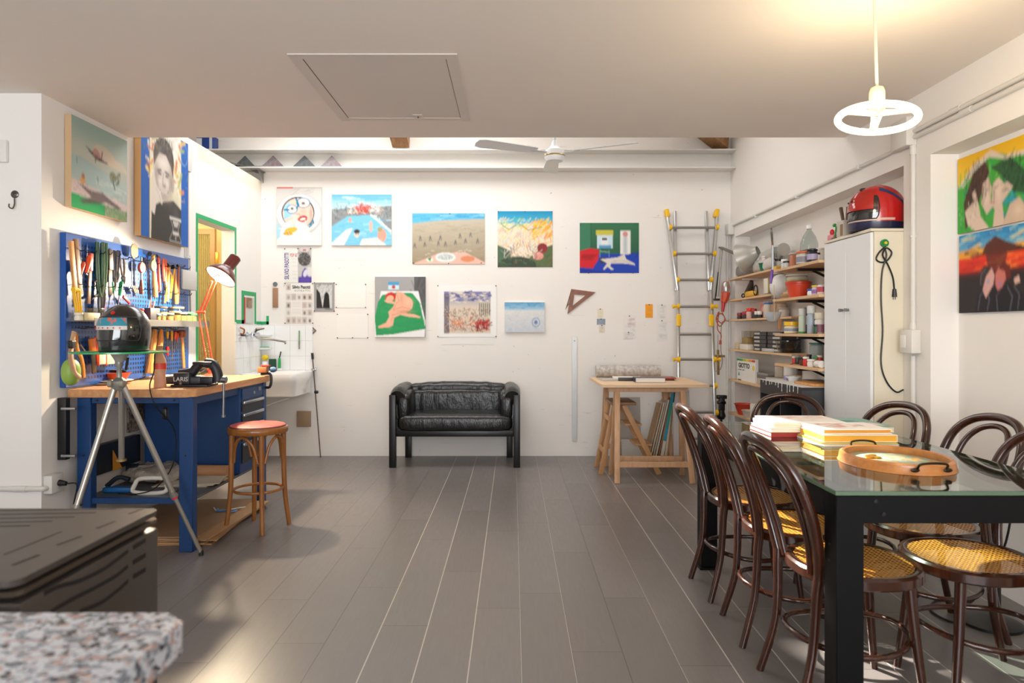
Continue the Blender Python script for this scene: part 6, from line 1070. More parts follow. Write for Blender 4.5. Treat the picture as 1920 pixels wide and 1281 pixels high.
P.soft(0.55, 0.6, 0.05, 0.1, 'efdccb', 0.6); P.soft(0.6, 0.45, 0.02, 0.12, '9c7c6c', 0.6); P.soft(0.76, 0.6, 0.05, 0.1, 'f0dccc', 0.5); P.soft(0.68, 0.6, 0.02, 0.14, '8f6c60', 0.6); P.soft(1.08, 0.85, 0.08, 0.08, 'e8d2be', 0.6); P.soft(0.3, 0.8, 0.06, 0.06, 'f0dccb', 0.5); P.strokes(70, 0.15, 0.2, 0.55, 0.7, ['1c1512', '5a4034', '31221c'], 0.16, 0.008, (60, 110)); P.strokes(60, 0.8, 0.25, 1.2, 0.6, ['12211a', '2c5a3c', '0f1614'], 0.12, 0.008, (10, 90)); P.strokes(14, 0.2, 0.7, 0.45, 0.95, ['b3947c'], 0.1, 0.005, (110, 150)); xr_ = 2.355
# on the right wall picture-right is towards the camera (-Y)
o = picture('canvas_painting', P, (xr_, 3.615, 1.789), (0, -1, 0), (0, 0, 1), 0.66, 0.396, 0.012, 'd0c4b0'); tag(o, 'painting of a couple kissing with green and yellow background, upper one on the right', 'painting', 'kissing couple canvases in the right recess')
P = Paint(66, 41, 150, '2a2426'); A = P.A
P.grad(0, 0.25, '1f86c4', '6fb0cc'); P.strokes(50, 0, 0.02, A, 0.22, ['2f9cd0', 'a8cfc8', 'e8c46a', '1a70b4'], 0.25, 0.03, (-5, 20)); P.rect(0, 0.2, A, 0.3, 'e9a23a'); P.strokes(40, 0, 0.2, A, 0.32, ['f0c84a', 'c98a3a', '4a3a2c'], 0.3, 0.03, (-5, 8)); P.poly([(0.42, 0.3), (0.5, 0.16), (0.66, 0.08), (0.82, 0.16), (1.1, 0.26), (A, 0.3), (A, 0.36), (0.3, 0.36)], '5a2e20'); P.grad(0.30, 0.50, 'e8401c', 'c8261a'); P.strokes(50, 0, 0.3, A, 0.48, ['f46a2a', 'b41c18', 'f08a3a', 'd8301c'], 0.3, 0.03, (-5, 8)); P.grad(0.48, 0.56, '6a201c', '2c2224'); P.poly([(0.5, 0.3), (0.55, 0.16), (0.78, 0.14), (0.86, 0.32), (0.8, 0.5), (0.55, 0.5)], '5c2a1e', 0.85)
P.poly([(0.3, 1), (0.34, 0.8), (0.45, 0.68), (0.7, 0.7), (0.8, 0.66), (1.0, 0.7), (1.15, 0.85), (1.2, 1)], '1e1c22'); P.poly([(0.4, 0.66), (0.38, 0.5), (0.48, 0.42), (0.6, 0.46), (0.6, 0.56), (0.5, 0.6), (0.47, 0.68)], '3c302c'); P.poly([(0.5, 0.56), (0.6, 0.46), (0.65, 0.55), (0.63, 0.66), (0.55, 0.76), (0.5, 0.82), (0.44, 0.72)], 'd9a8a0'); P.poly([(0.66, 0.54), (0.72, 0.46), (0.82, 0.5), (0.84, 0.6), (0.78, 0.7), (0.7, 0.74), (0.66, 0.66)], 'c9746a'); P.poly([(0.72, 0.48), (0.8, 0.4), (0.9, 0.46), (0.92, 0.6), (0.84, 0.62), (0.82, 0.52)], '6a241c'); P.ell(0.54, 0.62, 0.03, 0.03, '8fa0c8', 0.7); P.ell(0.74, 0.66, 0.035, 0.04, '9c7ca8', 0.6)
for l in ([(0.36, 0.96), (0.4, 0.78), (0.5, 0.7)], [(0.52, 0.98), (0.56, 0.84), (0.54, 0.78)], [(0.7, 0.98), (0.68, 0.8), (0.74, 0.74)], [(0.9, 0.98), (0.94, 0.82), (0.86, 0.7)], [(1.02, 0.98), (1.05, 0.8), (0.96, 0.7)], [(0.4, 0.64), (0.42, 0.52), (0.5, 0.46)]): P.line(l, 0.007, '8a8c9c', 0.8)
P.poly([(0.96, 0.62), (1.04, 0.58), (1.06, 0.66), (0.98, 0.68)], 'd9b0a4'); P.line([(1.16, 0.93), (1.2, 0.92)], 0.01, 'c9c6c0')
o = picture('canvas_painting', P, (xr_, 3.605, 1.372), (0, -1, 0), (0, 0, 1), 0.66, 0.405, 0.012, '3a3434'); tag(o, 'painting of a couple kissing before a red and blue sunset, lower one on the right', 'painting', 'kissing couple canvases in the right recess')
# ================================================================== trestle table, its load and what leans below it
TTX0, TTX1, TTY0, TTY1, TTZ = 0.75, 1.655, 5.75, 6.66, 0.825
o = thing('trestle_table', 'pale wooden trestle table with a plain board top by the back wall', 'table', ((TTX0+TTX1)/2, (TTY0+TTY1)/2, 0)); M_PINE = wood('trestle_pine', 'd9ae88', 'c4966d', 0.5, 'z'); M_PINT = wood('table_board', 'e8cba8', 'dab48c', 0.5, 'x')
MB().box(TTX0, TTX1, TTY0, TTY1, TTZ-0.027, TTZ, 0.002, 1).build('tabletop', M_PINT, o)
for k, y in enumerate((5.88, 6.55)):
    for s in (-1, 1):
        for x, dx in ((0.90, -0.03), (1.44, 0.06)):
            if k == 1 and s == 1: yy0 = y+0.02
            MB().beam((x+dx*0.2, y+0.025*s, TTZ-0.06), (x+dx+(0.0), y+0.17*s*(0.75 if k == 1 else 1), 0.0+0.0), 0.045, 0.022, (0, 1, 0), 0.002).build('leg', M_PINE, o)
    MB().box(0.82, 1.50, y-0.03, y+0.03, TTZ-0.072, TTZ-0.028, 0.002, 1).build('cross_beam', M_PINE, o)
    for s in ((-1, 1) if k == 0 else (1,)):
        yb_ = y+0.135*s*(0.75 if k == 1 else 1); MB().box(0.89, 1.49, yb_-0.011, yb_+0.011, 0.13, 0.175, 0.001, 1).build('stretcher', M_PINE, o)
for v in [c for c in o.children if c.name.startswith('leg')]:
    for q in v.data.vertices: q.co.z = max(q.co.z, 0.0)
st = thing('step_stool', 'folding wooden step ladder standing under the trestle table', 'step ladder', (0.92, 6.25, 0)); M_STP = wood('step_wood', 'c99a6c', 'b0804f', 0.5, 'z')
# steps rise towards the left; front rails slope down to the right
for y in (6.08, 6.40):
    MB().beam((0.985, y, 0.62), (1.30, y, 0.0), 0.022, 0.045, (1, 0, 0), 0.002).build('front_rail', M_STP, st); MB().beam((0.90, y, 0.62), (0.78, y, 0.0), 0.022, 0.04, (1, 0, 0), 0.002).build('leg', M_STP, st)
MB().box(0.87, 1.09, 6.03, 6.45, 0.62, 0.645, 0.004).build('top_step', mat('8f6a4e', 0.5), st)
for k, (x, z) in enumerate(((1.10, 0.43), (1.19, 0.25))): MB().box(x-0.10, x+0.05, 6.091, 6.389, z, z+0.018, 0.002, 1).build('step', M_STP, st)
MB().box(0.80, 0.82, 6.09, 6.39, 0.18, 0.22, 0.001, 1).build('cross_bar', M_STP, st); MB().box(0.85, 0.865, 6.09, 6.39, 0.47, 0.51, 0.001, 1).build('cross_bar', M_STP, st)
def leaning(nm, lab, x0, x1, z1, y, th, c, edge=None, tilt=0.06, roll=0.0, cat='canvas', grp='canvases leaning under the trestle table', P=None):
    w_, h_ = x1-x0, z1; ux = Vector((math.cos(roll), 0, math.sin(roll))); uy = Vector((-math.sin(roll), tilt, math.cos(roll))).normalized()
    P = P or Paint(1, 1, 8, c); e = picture(nm, P, (x0, y, 0.003+max(0, -math.sin(roll)*w_)), ux, uy, w_, h_, th, edge or c); tag(e, lab, cat, grp); return e
# boards stored on edge, seen end-on between the trestles (long side runs to the wall)
def edge_board(lab, x, z1, y0, y1, th, c, lean, face=None, nm='stored_canvas', yaw=0.0):
    m = Matrix.Translation((x, y0, 0.004)) @ Matrix.Rotation(lean, 4, 'Y') @ Matrix.Rotation(yaw, 4, 'Z')
    q = thing(nm, lab, 'canvas', (x, y0, 0), 'canvases stored upright under the trestle table')
    MB().box(0, th, 0, y1-y0, max(0, math.sin(lean)*th), z1, m=m).build('board', mat(c, 0.6), q)
    if face: MB().box(0.001, th-0.001, -0.002, 0, z1*0.35, z1-0.002, m=m).build('painted_edge', mat(face[0], 0.5, var=(face[1], 5)), q)
ld_ = [(1.245, 0.60, 0.014, 'b79a78', 0.24, 'thin brown board nearest the step ladder in the upright row'), (1.268, 0.62, 0.012, 'd8cdb8', 0.24, 'cream board second in the upright row'), (1.292, 0.63, 0.012, 'c7b292', 0.23, 'tan board third in the upright row'), (1.316, 0.64, 0.014, 'd6d0c4', 0.22, 'pale grey board fourth in the upright row'), (1.342, 0.66, 0.012, 'a06a44', 0.21, 'red-brown framed board in the upright row')]
for x, z1, th, c, ln, lb in ld_: edge_board(lb, x, z1, 6.42, 6.62, th, c, ln)
edge_board('board with a blue and green painted edge among the upright canvases', 1.370, 0.70, 6.42, 6.62, 0.030, 'ddd3c2', 0.17, ('2f9ad0', '1f9a58')); edge_board('wide pinkish cream canvas right of the blue and green edged board', 1.412, 0.70, 6.42, 6.62, 0.020, 'd9c4ac', 0.13); edge_board('brown stretcher edge right of the pink canvas', 1.436, 0.70, 6.42, 6.62, 0.014, 'a98660', 0.11)
leaning('white_board', 'large white board at the right of the upright canvases below the table', 1.50, 1.66, 0.72, 6.36, 0.012, 'd5d2cf', tilt=0.10)
e = leaning('grey_board', 'large tilted grey board leaning behind the step ladder', 1.02, 1.26, 0.62, 6.70, 0.010, 'b8b1ab', tilt=0.12, roll=-0.0)
e = leaning('paper_pad', 'pad of coloured paper sheets slipping down behind the step ladder', 1.04, 1.24, 0.24, 6.50, 0.03, 'c9c4bc', '8fa58c', tilt=0.25, cat='paper pad', grp=None)
# things on the trestle table
z0 = TTZ+0.0008
o = MB().cyl((0.80, 6.60, z0+0.062), (1.42, 6.60, z0+0.062), 0.058, seg=28).build('newsprint_roll', mat('c9c4be', 0.6, var=('a39c96', 34))); tag(o, 'large roll of printed newspaper at the back of the trestle table', 'paper roll')
for k, (x0, x1, y0, h, c, lb) in enumerate(((0.80, 1.10, 6.28, 0.012, 'b9b5b0', 'grey magazine lying lowest at the left of the trestle table'), (0.92, 1.18, 6.30, 0.014, 'dcd8d2', 'white magazine over the grey one'), (1.16, 1.46, 6.30, 0.014, '6a2f2a', 'dark red folder in the middle of the trestle table'))): bx('magazine', 'magazine', lb, ((x0+x1)/2, y0, z0+(0.013 if k == 1 else 0)), (x1-x0, 0.22, h), mat(c, 0.45), 0.002, 'papers on the trestle table', rot=(5, -6, 3)[k])
bx('magazine', 'magazine', 'thin red-brown folder on top of the dark red one', (1.33, 6.31, z0+0.015), (0.32, 0.22, 0.010), mat('9c4a3a', 0.45), 0.002, 'papers on the trestle table', rot=-4)
bx('black_folder', 'folder', 'thin black folder between the white magazine and the red folder', (1.06, 6.16, z0+0.0), (0.22, 0.03, 0.03), mat('2c2c30', 0.4), 0.003, rot=2)
o = book(1.20, 6.03, z0, 0.26, 0.17, 0.042, -2, '252b45', 'thick navy blue book on the front of the trestle table', 'ece8e0', group=None); MB().box(1.26, 1.318, 5.944, 5.948, z0+0.006, z0+0.036).build('white_label', mat('e9e6e0', 0.5), o)
# ================================================================== aluminium ladder
ly = 6.74; o = thing('folding_ladder', 'aluminium folding ladder with yellow joints leaning on the back wall', 'ladder', (1.78, ly-0.1, 0)); M_LAD = mat('c3c3c2', 0.28, 0.8); M_YP = mat('f0bd12', 0.35)
def LP(x, y): z = CH-(y-VY)/F*6.7; Y = 6.62+0.31*z/2.5; return Vector(((x-VX)/F*Y, Y, CH-(y-VY)/F*Y))
rails = [((1250, 400), (1271, 545)), ((1271, 545), (1273, 860)), ((1345, 400), (1333, 545)), ((1333, 545), (1343, 858)), ((1267, 395), (1270, 545)), ((1326, 395), (1332, 545))]
for k, (a, c_) in enumerate(rails):
    a, c_ = LP(*a), LP(*c_); c_.z = max(c_.z, 0.02)
    if k >= 4: a.y += 0.05; c_.y += 0.05
    MB().beam(a, c_, 0.028, 0.05, (0, 1, 0), 0.004).build('rail', M_LAD, o)
for y, x0, x1 in ((427, 1256, 1343), (476, 1263, 1338), (525, 1270, 1332), (575, 1270, 1333), (627, 1273, 1334), (674, 1271, 1338), (723, 1272, 1340), (773, 1272, 1342), (822, 1273, 1342)):
    a, c_ = LP(x0, y), LP(x1, y); a.y -= 0.005; c_.y -= 0.005; rg = MB().tube([a, c_], 0.017, seg=8, flat=0.8).build('rung', mat('a9a7a5', 0.35, 0.7), o)
    if y not in (627,):
        for p_, s in ((a, -1), (c_, 1)): MB().cyl(p_+Vector((-0.012, -0.03, 0)), p_+Vector((0.012, -0.03, 0)), 0.027, seg=14).build('yellow_joint', M_YP, rg)
    if y in (575, 674):
        for p_, s in ((a, -1), (c_, 1)): MB().cyl(p_+Vector((0.01*s, -0.03, 0)), p_+Vector((0.052*s, -0.03, 0)), 0.011, seg=10).build('lock_pin', M_YP, rg); MB().cyl(p_+Vector((0.04*s, -0.03, 0)), p_+Vector((0.056*s, -0.03, 0)), 0.02, seg=12).build('lock_knob', M_YP, rg)
for x in (1271, 1332): a, c_ = LP(x, 590), LP(x, 612); MB().beam(a+Vector((0, -0.03, 0)), c_+Vector((0, -0.03, 0)), 0.045, 0.03, (0, 1, 0), 0.006).build('yellow_sleeve', M_YP, o)
for (x0, x1) in ((1249, 1252), (1345, 1341)): a, c_ = LP(x0, 393), LP(x1, 408); MB().beam(a, c_, 0.046, 0.062, (0, 1, 0), 0.012).build('yellow_foot', M_YP, o)
for x in (1273, 1343): p_ = LP(x, 856); MB().box(p_.x-0.025, p_.x+0.025, p_.y-0.035, p_.y+0.035, 0, 0.05, 0.008).build('yellow_foot', M_YP, o)
# ================================================================== wash basin corner
bs = thing('wash_basin', 'white ceramic utility sink on a sloped support in the back left corner', 'sink', (-2.3, 6.7, 0.6)); M_CER = mat('f3f2f0', 0.12, coat=0.4)
bx0, bx1, by0, by1, bz = WL+0.016, -2.03, 6.36, WB-0.016, 0.885
def rr2(x0, x1, y0, y1, z, r_): return [Vector((x, y, z)) for x, y in rrect(x0, x1, y0, y1, r_)]
b = MB(); b.loft([rr2(bx0+0.04, bx1-0.06, by0+0.10, by1, 0.645, 0.05), rr2(bx0+0.02, bx1-0.02, by0+0.05, by1, 0.66, 0.05), rr2(bx0, bx1-0.01, by0+0.02, by1, 0.77, 0.06), rr2(bx0, bx1, by0, by1, 0.80, 0.06), rr2(bx0, bx1, by0-0.005, by1, 0.868, 0.06), rr2(bx0+0.006, bx1-0.006, by0, by1-0.003, 0.876, 0.055), rr2(bx0+0.035, bx1-0.035, by0+0.03, by1-0.09, 0.874, 0.05), rr2(bx0+0.05, bx1-0.05, by0+0.05, by1-0.11, 0.80, 0.05), rr2(bx0+0.08, bx1-0.08, by0+0.10, by1-0.14, 0.70, 0.05)])
b.build('basin', M_CER, bs, smooth=50)
MB().beam((bx1-0.10, by0+0.12, 0.638), (WL+0.03, WB-0.3, 0.50), 0.02, 0.012, (0, 0, 1)).build('support_bar', mat('dcdad6', 0.4), bs); MB().box(bx1-0.015, bx1+0.03, WB-0.05, WB-0.014, 0.87, 0.90, 0.004).build('wall_bracket', M_CHR, bs)
def LW(x, y, d=0.0): return SX(x, y, WL+0.013+d)
tp = thing('wall_mixer_tap', 'chrome wall mixer tap with a long swivel spout above the sink', 'tap', LW(470, 633)); ctr = LW(478, 628, 0.06)
MB().cyl(ctr+Vector((0, -0.06, 0)), ctr+Vector((0, 0.08, 0)), 0.022).build('body', M_CHR, tp)
for d_ in (-0.055, 0.075): MB().cyl((WL+0.013, ctr.y+d_, ctr.z), (ctr.x, ctr.y+d_, ctr.z), 0.014).build('inlet', M_CHR, tp); MB().cyl((WL+0.013, ctr.y+d_, ctr.z), (WL+0.022, ctr.y+d_, ctr.z), 0.03).build('flange', M_CHR, tp)
MB().tube([ctr+Vector((0.0, 0, 0.0)), ctr+Vector((0.03, 0, -0.035)), ctr+Vector((0.12, 0, -0.04)), PX(534, 641, ctr.y), PX(534, 645, ctr.y)], 0.0095, sm=4).build('spout', M_CHR, tp); MB().tube([ctr+Vector((0.0, 0, 0.02)), ctr+Vector((0.02, 0, 0.05)), PX(496, 616, ctr.y)], [0.018, 0.018, 0.006], sm=3).build('lever', M_CHR, tp)
for k, (y, lb) in enumerate(((629, 'upper empty white soap dish on the tiles behind the tap'), (653, 'lower white soap dish holding a green soap on the tiles'))):
    p = PX(498, y, WB-0.013); b = MB(); b.lathe([(0.02, -0.02), (0.07, -0.012), (0.085, 0.006), (0.078, 0.008), (0.06, -0.006), (0.001, -0.008)], p+Vector((0, -0.045, 0)), seg=28, sy=0.52); o = b.build('soap_dish', M_CER); tag(o, lb, 'soap dish', 'soap dishes on the tiles')
    if k: o = MB().blob(p+Vector((0.005, -0.045, 0.006)), 0.05, 0.022, 0.010, 0.4, 0.6).build('green_soap', mat('1f9c5c', 0.4)); tag(o, 'flat green soap lying in the lower soap dish', 'soap')
zr = 0.878
p = PX(497, 700, WB-0.07); jar(p.x, p.y, zr, 0.030, 0.10, mat('f0efec', 0.3), None, 'white cup on the back rim of the sink', 'cup'); o = MB().blob((p.x, p.y, zr+0.128), 0.034, 0.034, 0.028, 1, 1).build('yellow_sponge', mat('e3c61c', 0.7)); tag(o, 'round yellow sponge ball in the white cup by the sink', 'sponge')
p = PX(511, 700, WB-0.06); bx('green_scourer', 'scourer', 'dark green scouring pad standing behind the white sponge cup', (p.x, p.y, zr), (0.07, 0.025, 0.115), mat('1f4a34', 0.8), 0.004)
p = PX(524, 700, WB-0.06); o = thing('green_brush', 'upright green handled dish brush at the sink with grey head', 'brush', p); p.z = zr; MB().lathe([(0.012, 0), (0.014, 0.07), (0.012, 0.12), (0.006, 0.125)], p, seg=14).build('handle', mat('17a04c', 0.35), o); MB().cyl(p+Vector((0, 0, 0.125)), p+Vector((0.015, 0, 0.19)), 0.006).build('shaft', M_DARK, o); MB().lathe([(0.025, 0), (0.022, 0.02)], p+Vector((0, 0, -0.0)), seg=14).build('base_cup', mat('e9e9e6', 0.4), o)
o = thing('hanging_brush', 'slim green and grey brush hanging on the tiles right of the tap', 'brush', PX(561, 655, WB-0.02)); seg(MB(), PX(561, 620, WB-0.022), PX(561, 640, WB-0.022), 0.006).build('handle', mat('6b9a62', 0.5), o); seg(MB(), PX(561, 640, WB-0.022), PX(561, 655, WB-0.022), 0.009, 0.006).build('bristles', mat('8c8a80', 0.7), o)
p = LW(450, 622, 0.01); o = thing('brass_holder', 'small copper hook holder on the left tiles beside the tap', 'hook', p); MB().tube([p+Vector((0, 0, 0.04)), p+Vector((0.03, 0.02, 0.02)), p+Vector((0.02, 0.03, -0.02)), p+Vector((0.0, 0, -0.02))], 0.008, sm=4).build('ring', mat('b97a52', 0.35, 0.6), o); MB().cb(p+Vector((0.02, 0.03, -0.035)), (0.03, 0.07, 0.018), 0.004).build('bar', mat('3c2a22', 0.4), o)
o = MB().box(-2.20, -2.06, 6.935, 6.965, 0.30, 0.46, 0.003).build('cardboard_piece', mat('9b8268', 0.6)); tag(o, 'brown board piece behind the stool below the sink', 'board')
# ================================================================== beam shelf display
BZ_ = 2.9125
def diamond_tri(x, w_, h_, c, lb):
    p = PX(x, 313, WB-0.09); P_ = [(-w_/2, 0), (w_/2, 0), (0, h_)]; m = Matrix.Translation((p.x, WB-0.075, BZ_)) @ Matrix.Rotation(R(84), 4, 'X')
    o = MB().prism(P_, 0.012, m).build('stone_triangle', mat(c, 0.35, var=('8a8488' if c != '4b4f52' else '63686a', 30))); tag(o, lb, 'tile', 'stone triangles standing on the white beam')
diamond_tri(458, 0.26, 0.135, '4b4f52', 'dark grey stone triangle half hidden by papers, leftmost on the beam'); diamond_tri(511, 0.27, 0.137, '7c6468', 'reddish stone triangle second from the left on the beam'); diamond_tri(570, 0.27, 0.137, '4b4f52', 'dark grey stone triangle third from the left on the beam'); diamond_tri(621, 0.26, 0.137, '7c6468', 'reddish stone triangle rightmost on the beam')
t = NT('printed_paper'); n_ = t.noise(t.scale((1, 1, 1)), 60, 4, 0.8); t.col(t.mix(t.m2('GREATER_THAN', n_, 0.53), 'dedad4', '6f6b68')); t.b.inputs['Roughness'].default_value = 0.6
def drape(u, v): x = -2.98+0.48*u; return Vector((x, WB-0.16+0.13*v, BZ_+0.006+0.10*(1-u)**1.2*(0.6+0.4*v)+0.012*math.sin(7*u+3*v)))
o = MB().sheet(16, 8, drape, 0.004).build('printed_sheet', t.m); tag(o, 'printed paper sheet drooping off the left end of the white beam', 'paper')
p = PX(390, 278, WB-0.09); o = thing('blue_box', 'blue and white box on top of the beam at the far left', 'box', (p.x, WB-0.09, 3.091)); MB().box(p.x-0.085, p.x+0.075, WB-0.16, WB-0.02, 3.091, 3.23, 0.003).build('body', mat('1c3f8c', 0.4), o); MB().box(p.x-0.085, p.x-0.03, WB-0.163, WB-0.159, 3.12, 3.20).build('pale_print', mat('d8dce2', 0.5), o); MB().box(p.x+0.045, p.x+0.072, WB-0.163, WB-0.159, 3.092, 3.22).build('side_label', mat('c9d2de', 0.5), o)
o = thing('beam_bracket', 'grey metal bracket under the left end of the white beam', 'bracket', PX(492, 325, WB)); M_BRK = mat('9b9a98', 0.4, 0.6); MB().box(-2.62, -2.53, WB-0.17, WB-0.002, 2.886, 2.897).build('plate', M_BRK, o); b = MB(); b.prism([(-0.005, 0.0), (-0.16, 0.0), (-0.005, -0.10)], 0.008, Matrix.Translation((-2.552, WB, 2.886)) @ Matrix.Rotation(R(90), 4, 'Z') @ Matrix.Rotation(R(90), 4, 'X')); b.build('gusset', M_BRK, o)
# ================================================================== ceiling fan
fx, fy, fz = 0.323, 5.3, 2.665; o = thing('ceiling_fan', 'white three blade ceiling fan under the high roof', 'fan', (fx, fy, fz)); M_FAN = mat('e3e5e6', 0.3)
MB().lathe([(0.03, -0.075), (0.062, -0.070), (0.078, -0.045), (0.08, -0.02), (0.074, 0.012), (0.05, 0.028), (0.03, 0.045), (0.022, 0.075), (0.014, 0.09)], (fx, fy, fz), seg=32).build('motor_housing', M_FAN, o); MB().lathe([(0.0795, -0.036), (0.082, -0.03), (0.0795, -0.024)], (fx, fy, fz), seg=32).build('trim_ring', mat('b9a26a', 0.3, 0.8), o); MB().cyl((fx, fy, fz+0.085), (fx, fy, 3.99), 0.013).build('down_rod', M_FAN, o)
for a in (205, 335, 90):
    m = Matrix.Translation((fx, fy, fz-0.005)) @ Matrix.Rotation(R(a), 4, 'Z') @ Matrix.Rotation(R(12), 4, 'X'); bl = MB(); pts = [(0.16, -0.035), (0.17, -0.045), (0.60, -0.066), (0.65, -0.05), (0.66, 0.0), (0.65, 0.05), (0.60, 0.066), (0.17, 0.045), (0.16, 0.035)]
    bl.prism(pts, 0.006, m); bd = bl.build('blade', M_FAN, o); MB().box(0.07, 0.20, -0.014, 0.014, -0.006, 0.0, 0.002, m=m).build('blade_arm', mat('cfd1d2', 0.35, 0.4), bd)
# ================================================================== hatch, pendant
o = thing('ceiling_hatch', 'plain painted access hatch panel set in the loft ceiling', 'hatch', (-0.66, 3.69, ZC-0.01)); hx0, hx1, hy0, hy1 = -1.0, -0.317, 3.24, 4.14; M_HT = mat('d8cfc7', 0.6)
b = MB(); e = 0.055
for q in ((hx0-e, hx0, hy0-e, hy1+e), (hx1, hx1+e, hy0-e, hy1+e), (hx0, hx1, hy0-e, hy0), (hx0, hx1, hy1, hy1+e*0.6)): b.box(*q, ZC-0.005, ZC+0.0)
b.build('frame', M_HT, o); MB().box(hx0+0.004, hx1-0.003, hy0+0.004, hy1-0.004, ZC-0.003, ZC-0.0002).build('panel', M_HT, o)
b = MB(); b.box(hx0-0.001, hx0+0.004, hy0, hy1, ZC-0.0035, ZC-0.0001); b.box(hx1-0.003, hx1, hy0, hy1, ZC-0.0035, ZC-0.0001); b.box(hx0+0.14, hx1-0.1, hy0, hy0+0.004, ZC-0.0035, ZC-0.0001); b.build('dark_gap', mat('4a3c32', 0.8), o)
MB().box(-0.60, -0.545, hy1-0.065, hy1-0.01, ZC-0.006, ZC-0.003).build('latch_plate', M_HT, o); MB().cyl((-0.572, hy1-0.03, ZC-0.006), (-0.572, hy1-0.03, ZC-0.012), 0.004, seg=8).build('latch_pin', M_DARK, o)
pc = Vector((1.365, 2.56, 2.075)); o = thing('pendant_lamp', 'lit ring shaped tube lamp hanging on a cord above the glass table', 'lamp', (pc.x, pc.y, ZC)); M_RING = mat('fff4dc', 0.4, emit=('ffdca8', 11.0)); tl_ = Matrix.Translation(pc) @ Matrix.Rotation(R(7), 4, 'Y') @ Matrix.Rotation(R(-4), 4, 'X')
MB().cyl((pc.x-0.012, pc.y, ZC), (pc.x, pc.y, pc.z+0.115), 0.0055, seg=10).build('cord', mat('e8dcc0', 0.5), o); MB().lathe([(0.012, 0.12), (0.022, 0.115), (0.0255, 0.105), (0.027, 0.10), (0.027, 0.03), (0.024, 0.02)], pc, seg=24).build('socket', mat('dfceaa', 0.45), o)
MB().tube([tl_ @ Vector((0.134*math.cos(2*PI*k/48), 0.134*math.sin(2*PI*k/48), 0)) for k in range(48)], 0.0125, closed=True, seg=12).build('light_ring', M_RING, o)
for a_ in (-52, 68, 188): c_, s_ = math.cos(R(a_)), math.sin(R(a_)); MB().tube([tl_ @ Vector((0, 0, 0.022)), tl_ @ Vector((0.06*c_, 0.06*s_, 0.012)), tl_ @ Vector((0.130*c_, 0.130*s_, 0.0))], [0.022, 0.016, 0.012], sm=4, flat=0.6).build('ballast_arm', mat('cfc3a8', 0.4), o)
light('pendant_light', 'POINT', pc+Vector((0, 0, 0.02)), 17, (1.0, 0.80, 0.52), shadow_soft_size=0.13)
# ================================================================== conduits and boxes on the right wall
M_CND = mat('d9d6d0', 0.4)
def pipe(b, a, c_, r=0.011): return b.cyl(a, c_, r, seg=12)
xc = WR-0.014
o = thing('wall_conduit', 'double white conduit running along the right wall towards the camera', 'conduit', (xc, 2.5, 2.36)); MB().cyl((xc, 0.3, 2.395), (xc, 3.80, 2.375), 0.0125).build('upper_pipe', M_CND, o); MB().cyl((xc, 0.3, 2.362), (xc, 3.80, 2.342), 0.0125).build('lower_pipe', M_CND, o)
MB().cyl((xc, 3.36, 2.380), (xc, 3.44, 2.380), 0.0155).build('sleeve', M_CND, o); MB().cyl((xc, 3.28, 2.347), (xc, 3.36, 2.347), 0.0165).build('sleeve', M_CND, o)
o = thing('wall_conduit', 'single grey conduit along the upper right wall above the shelf niche', 'conduit', (xc, 5.3, 2.32)); MB().cyl((xc, 3.9, 2.318), (xc, 6.86, 2.336), 0.011).build('pipe', M_CND, o)
for y in (4.35, 5.3, 6.2): MB().cb((xc, y, 2.322), (0.03, 0.02, 0.03), 0.003).build('clip', M_CND, o)
for (y0, y1, z0_, z1_, lb) in ((3.75, 3.91, 2.30, 2.46, 'white junction box high on the pillar at the right'), (6.845, 6.955, 2.245, 2.36, 'small grey junction box at the end of the conduit in the back right corner')): o = MB().box(WR-0.06, WR-0.001, y0, y1, z0_, z1_, 0.006).build('junction_box', M_CND); tag(o, lb, 'junction box')
o = thing('wall_conduit', 'vertical white conduit on the pillar between the niche and the paintings', 'conduit', (xc, 3.76, 1.2)); MB().cyl((xc, 3.765, 1.29), (xc, 3.765, 2.305), 0.0135).build('upper_pipe', M_CND, o); MB().cyl((xc, 3.765, 0.0), (xc, 3.765, 1.14), 0.0135).build('lower_pipe', M_CND, o); MB().cyl((xc, 3.765, 2.25), (xc, 3.765, 2.30), 0.0175).build('sleeve', M_CND, o); MB().cyl((xc, 3.765, 1.285), (xc, 3.765, 1.32), 0.0175).build('sleeve', M_CND, o); MB().cb((xc, 3.765, 1.80), (0.034, 0.02, 0.015), 0.003).build('clip', M_CND, o)
o = thing('light_switch', 'white surface light switch box on the pillar at the right', 'switch', (WR-0.03, 3.77, 1.21)); MB().box(WR-0.055, WR-0.001, 3.71, 3.83, 1.155, 1.285, 0.006).build('box', mat('dedbd4', 0.4), o); MB().box(WR-0.0575, WR-0.054, 3.765, 3.815, 1.185, 1.255, 0.002).build('rocker', mat('efede8', 0.35), o)
yc = WB-0.016; o = thing('wall_conduit', 'vertical grey conduit down the back right corner beside the ladder', 'conduit', (2.19, yc, 1.2)); MB().cyl((2.185, yc, 0.0), (2.185, yc, 2.25), 0.0145).build('pipe', M_CND, o)
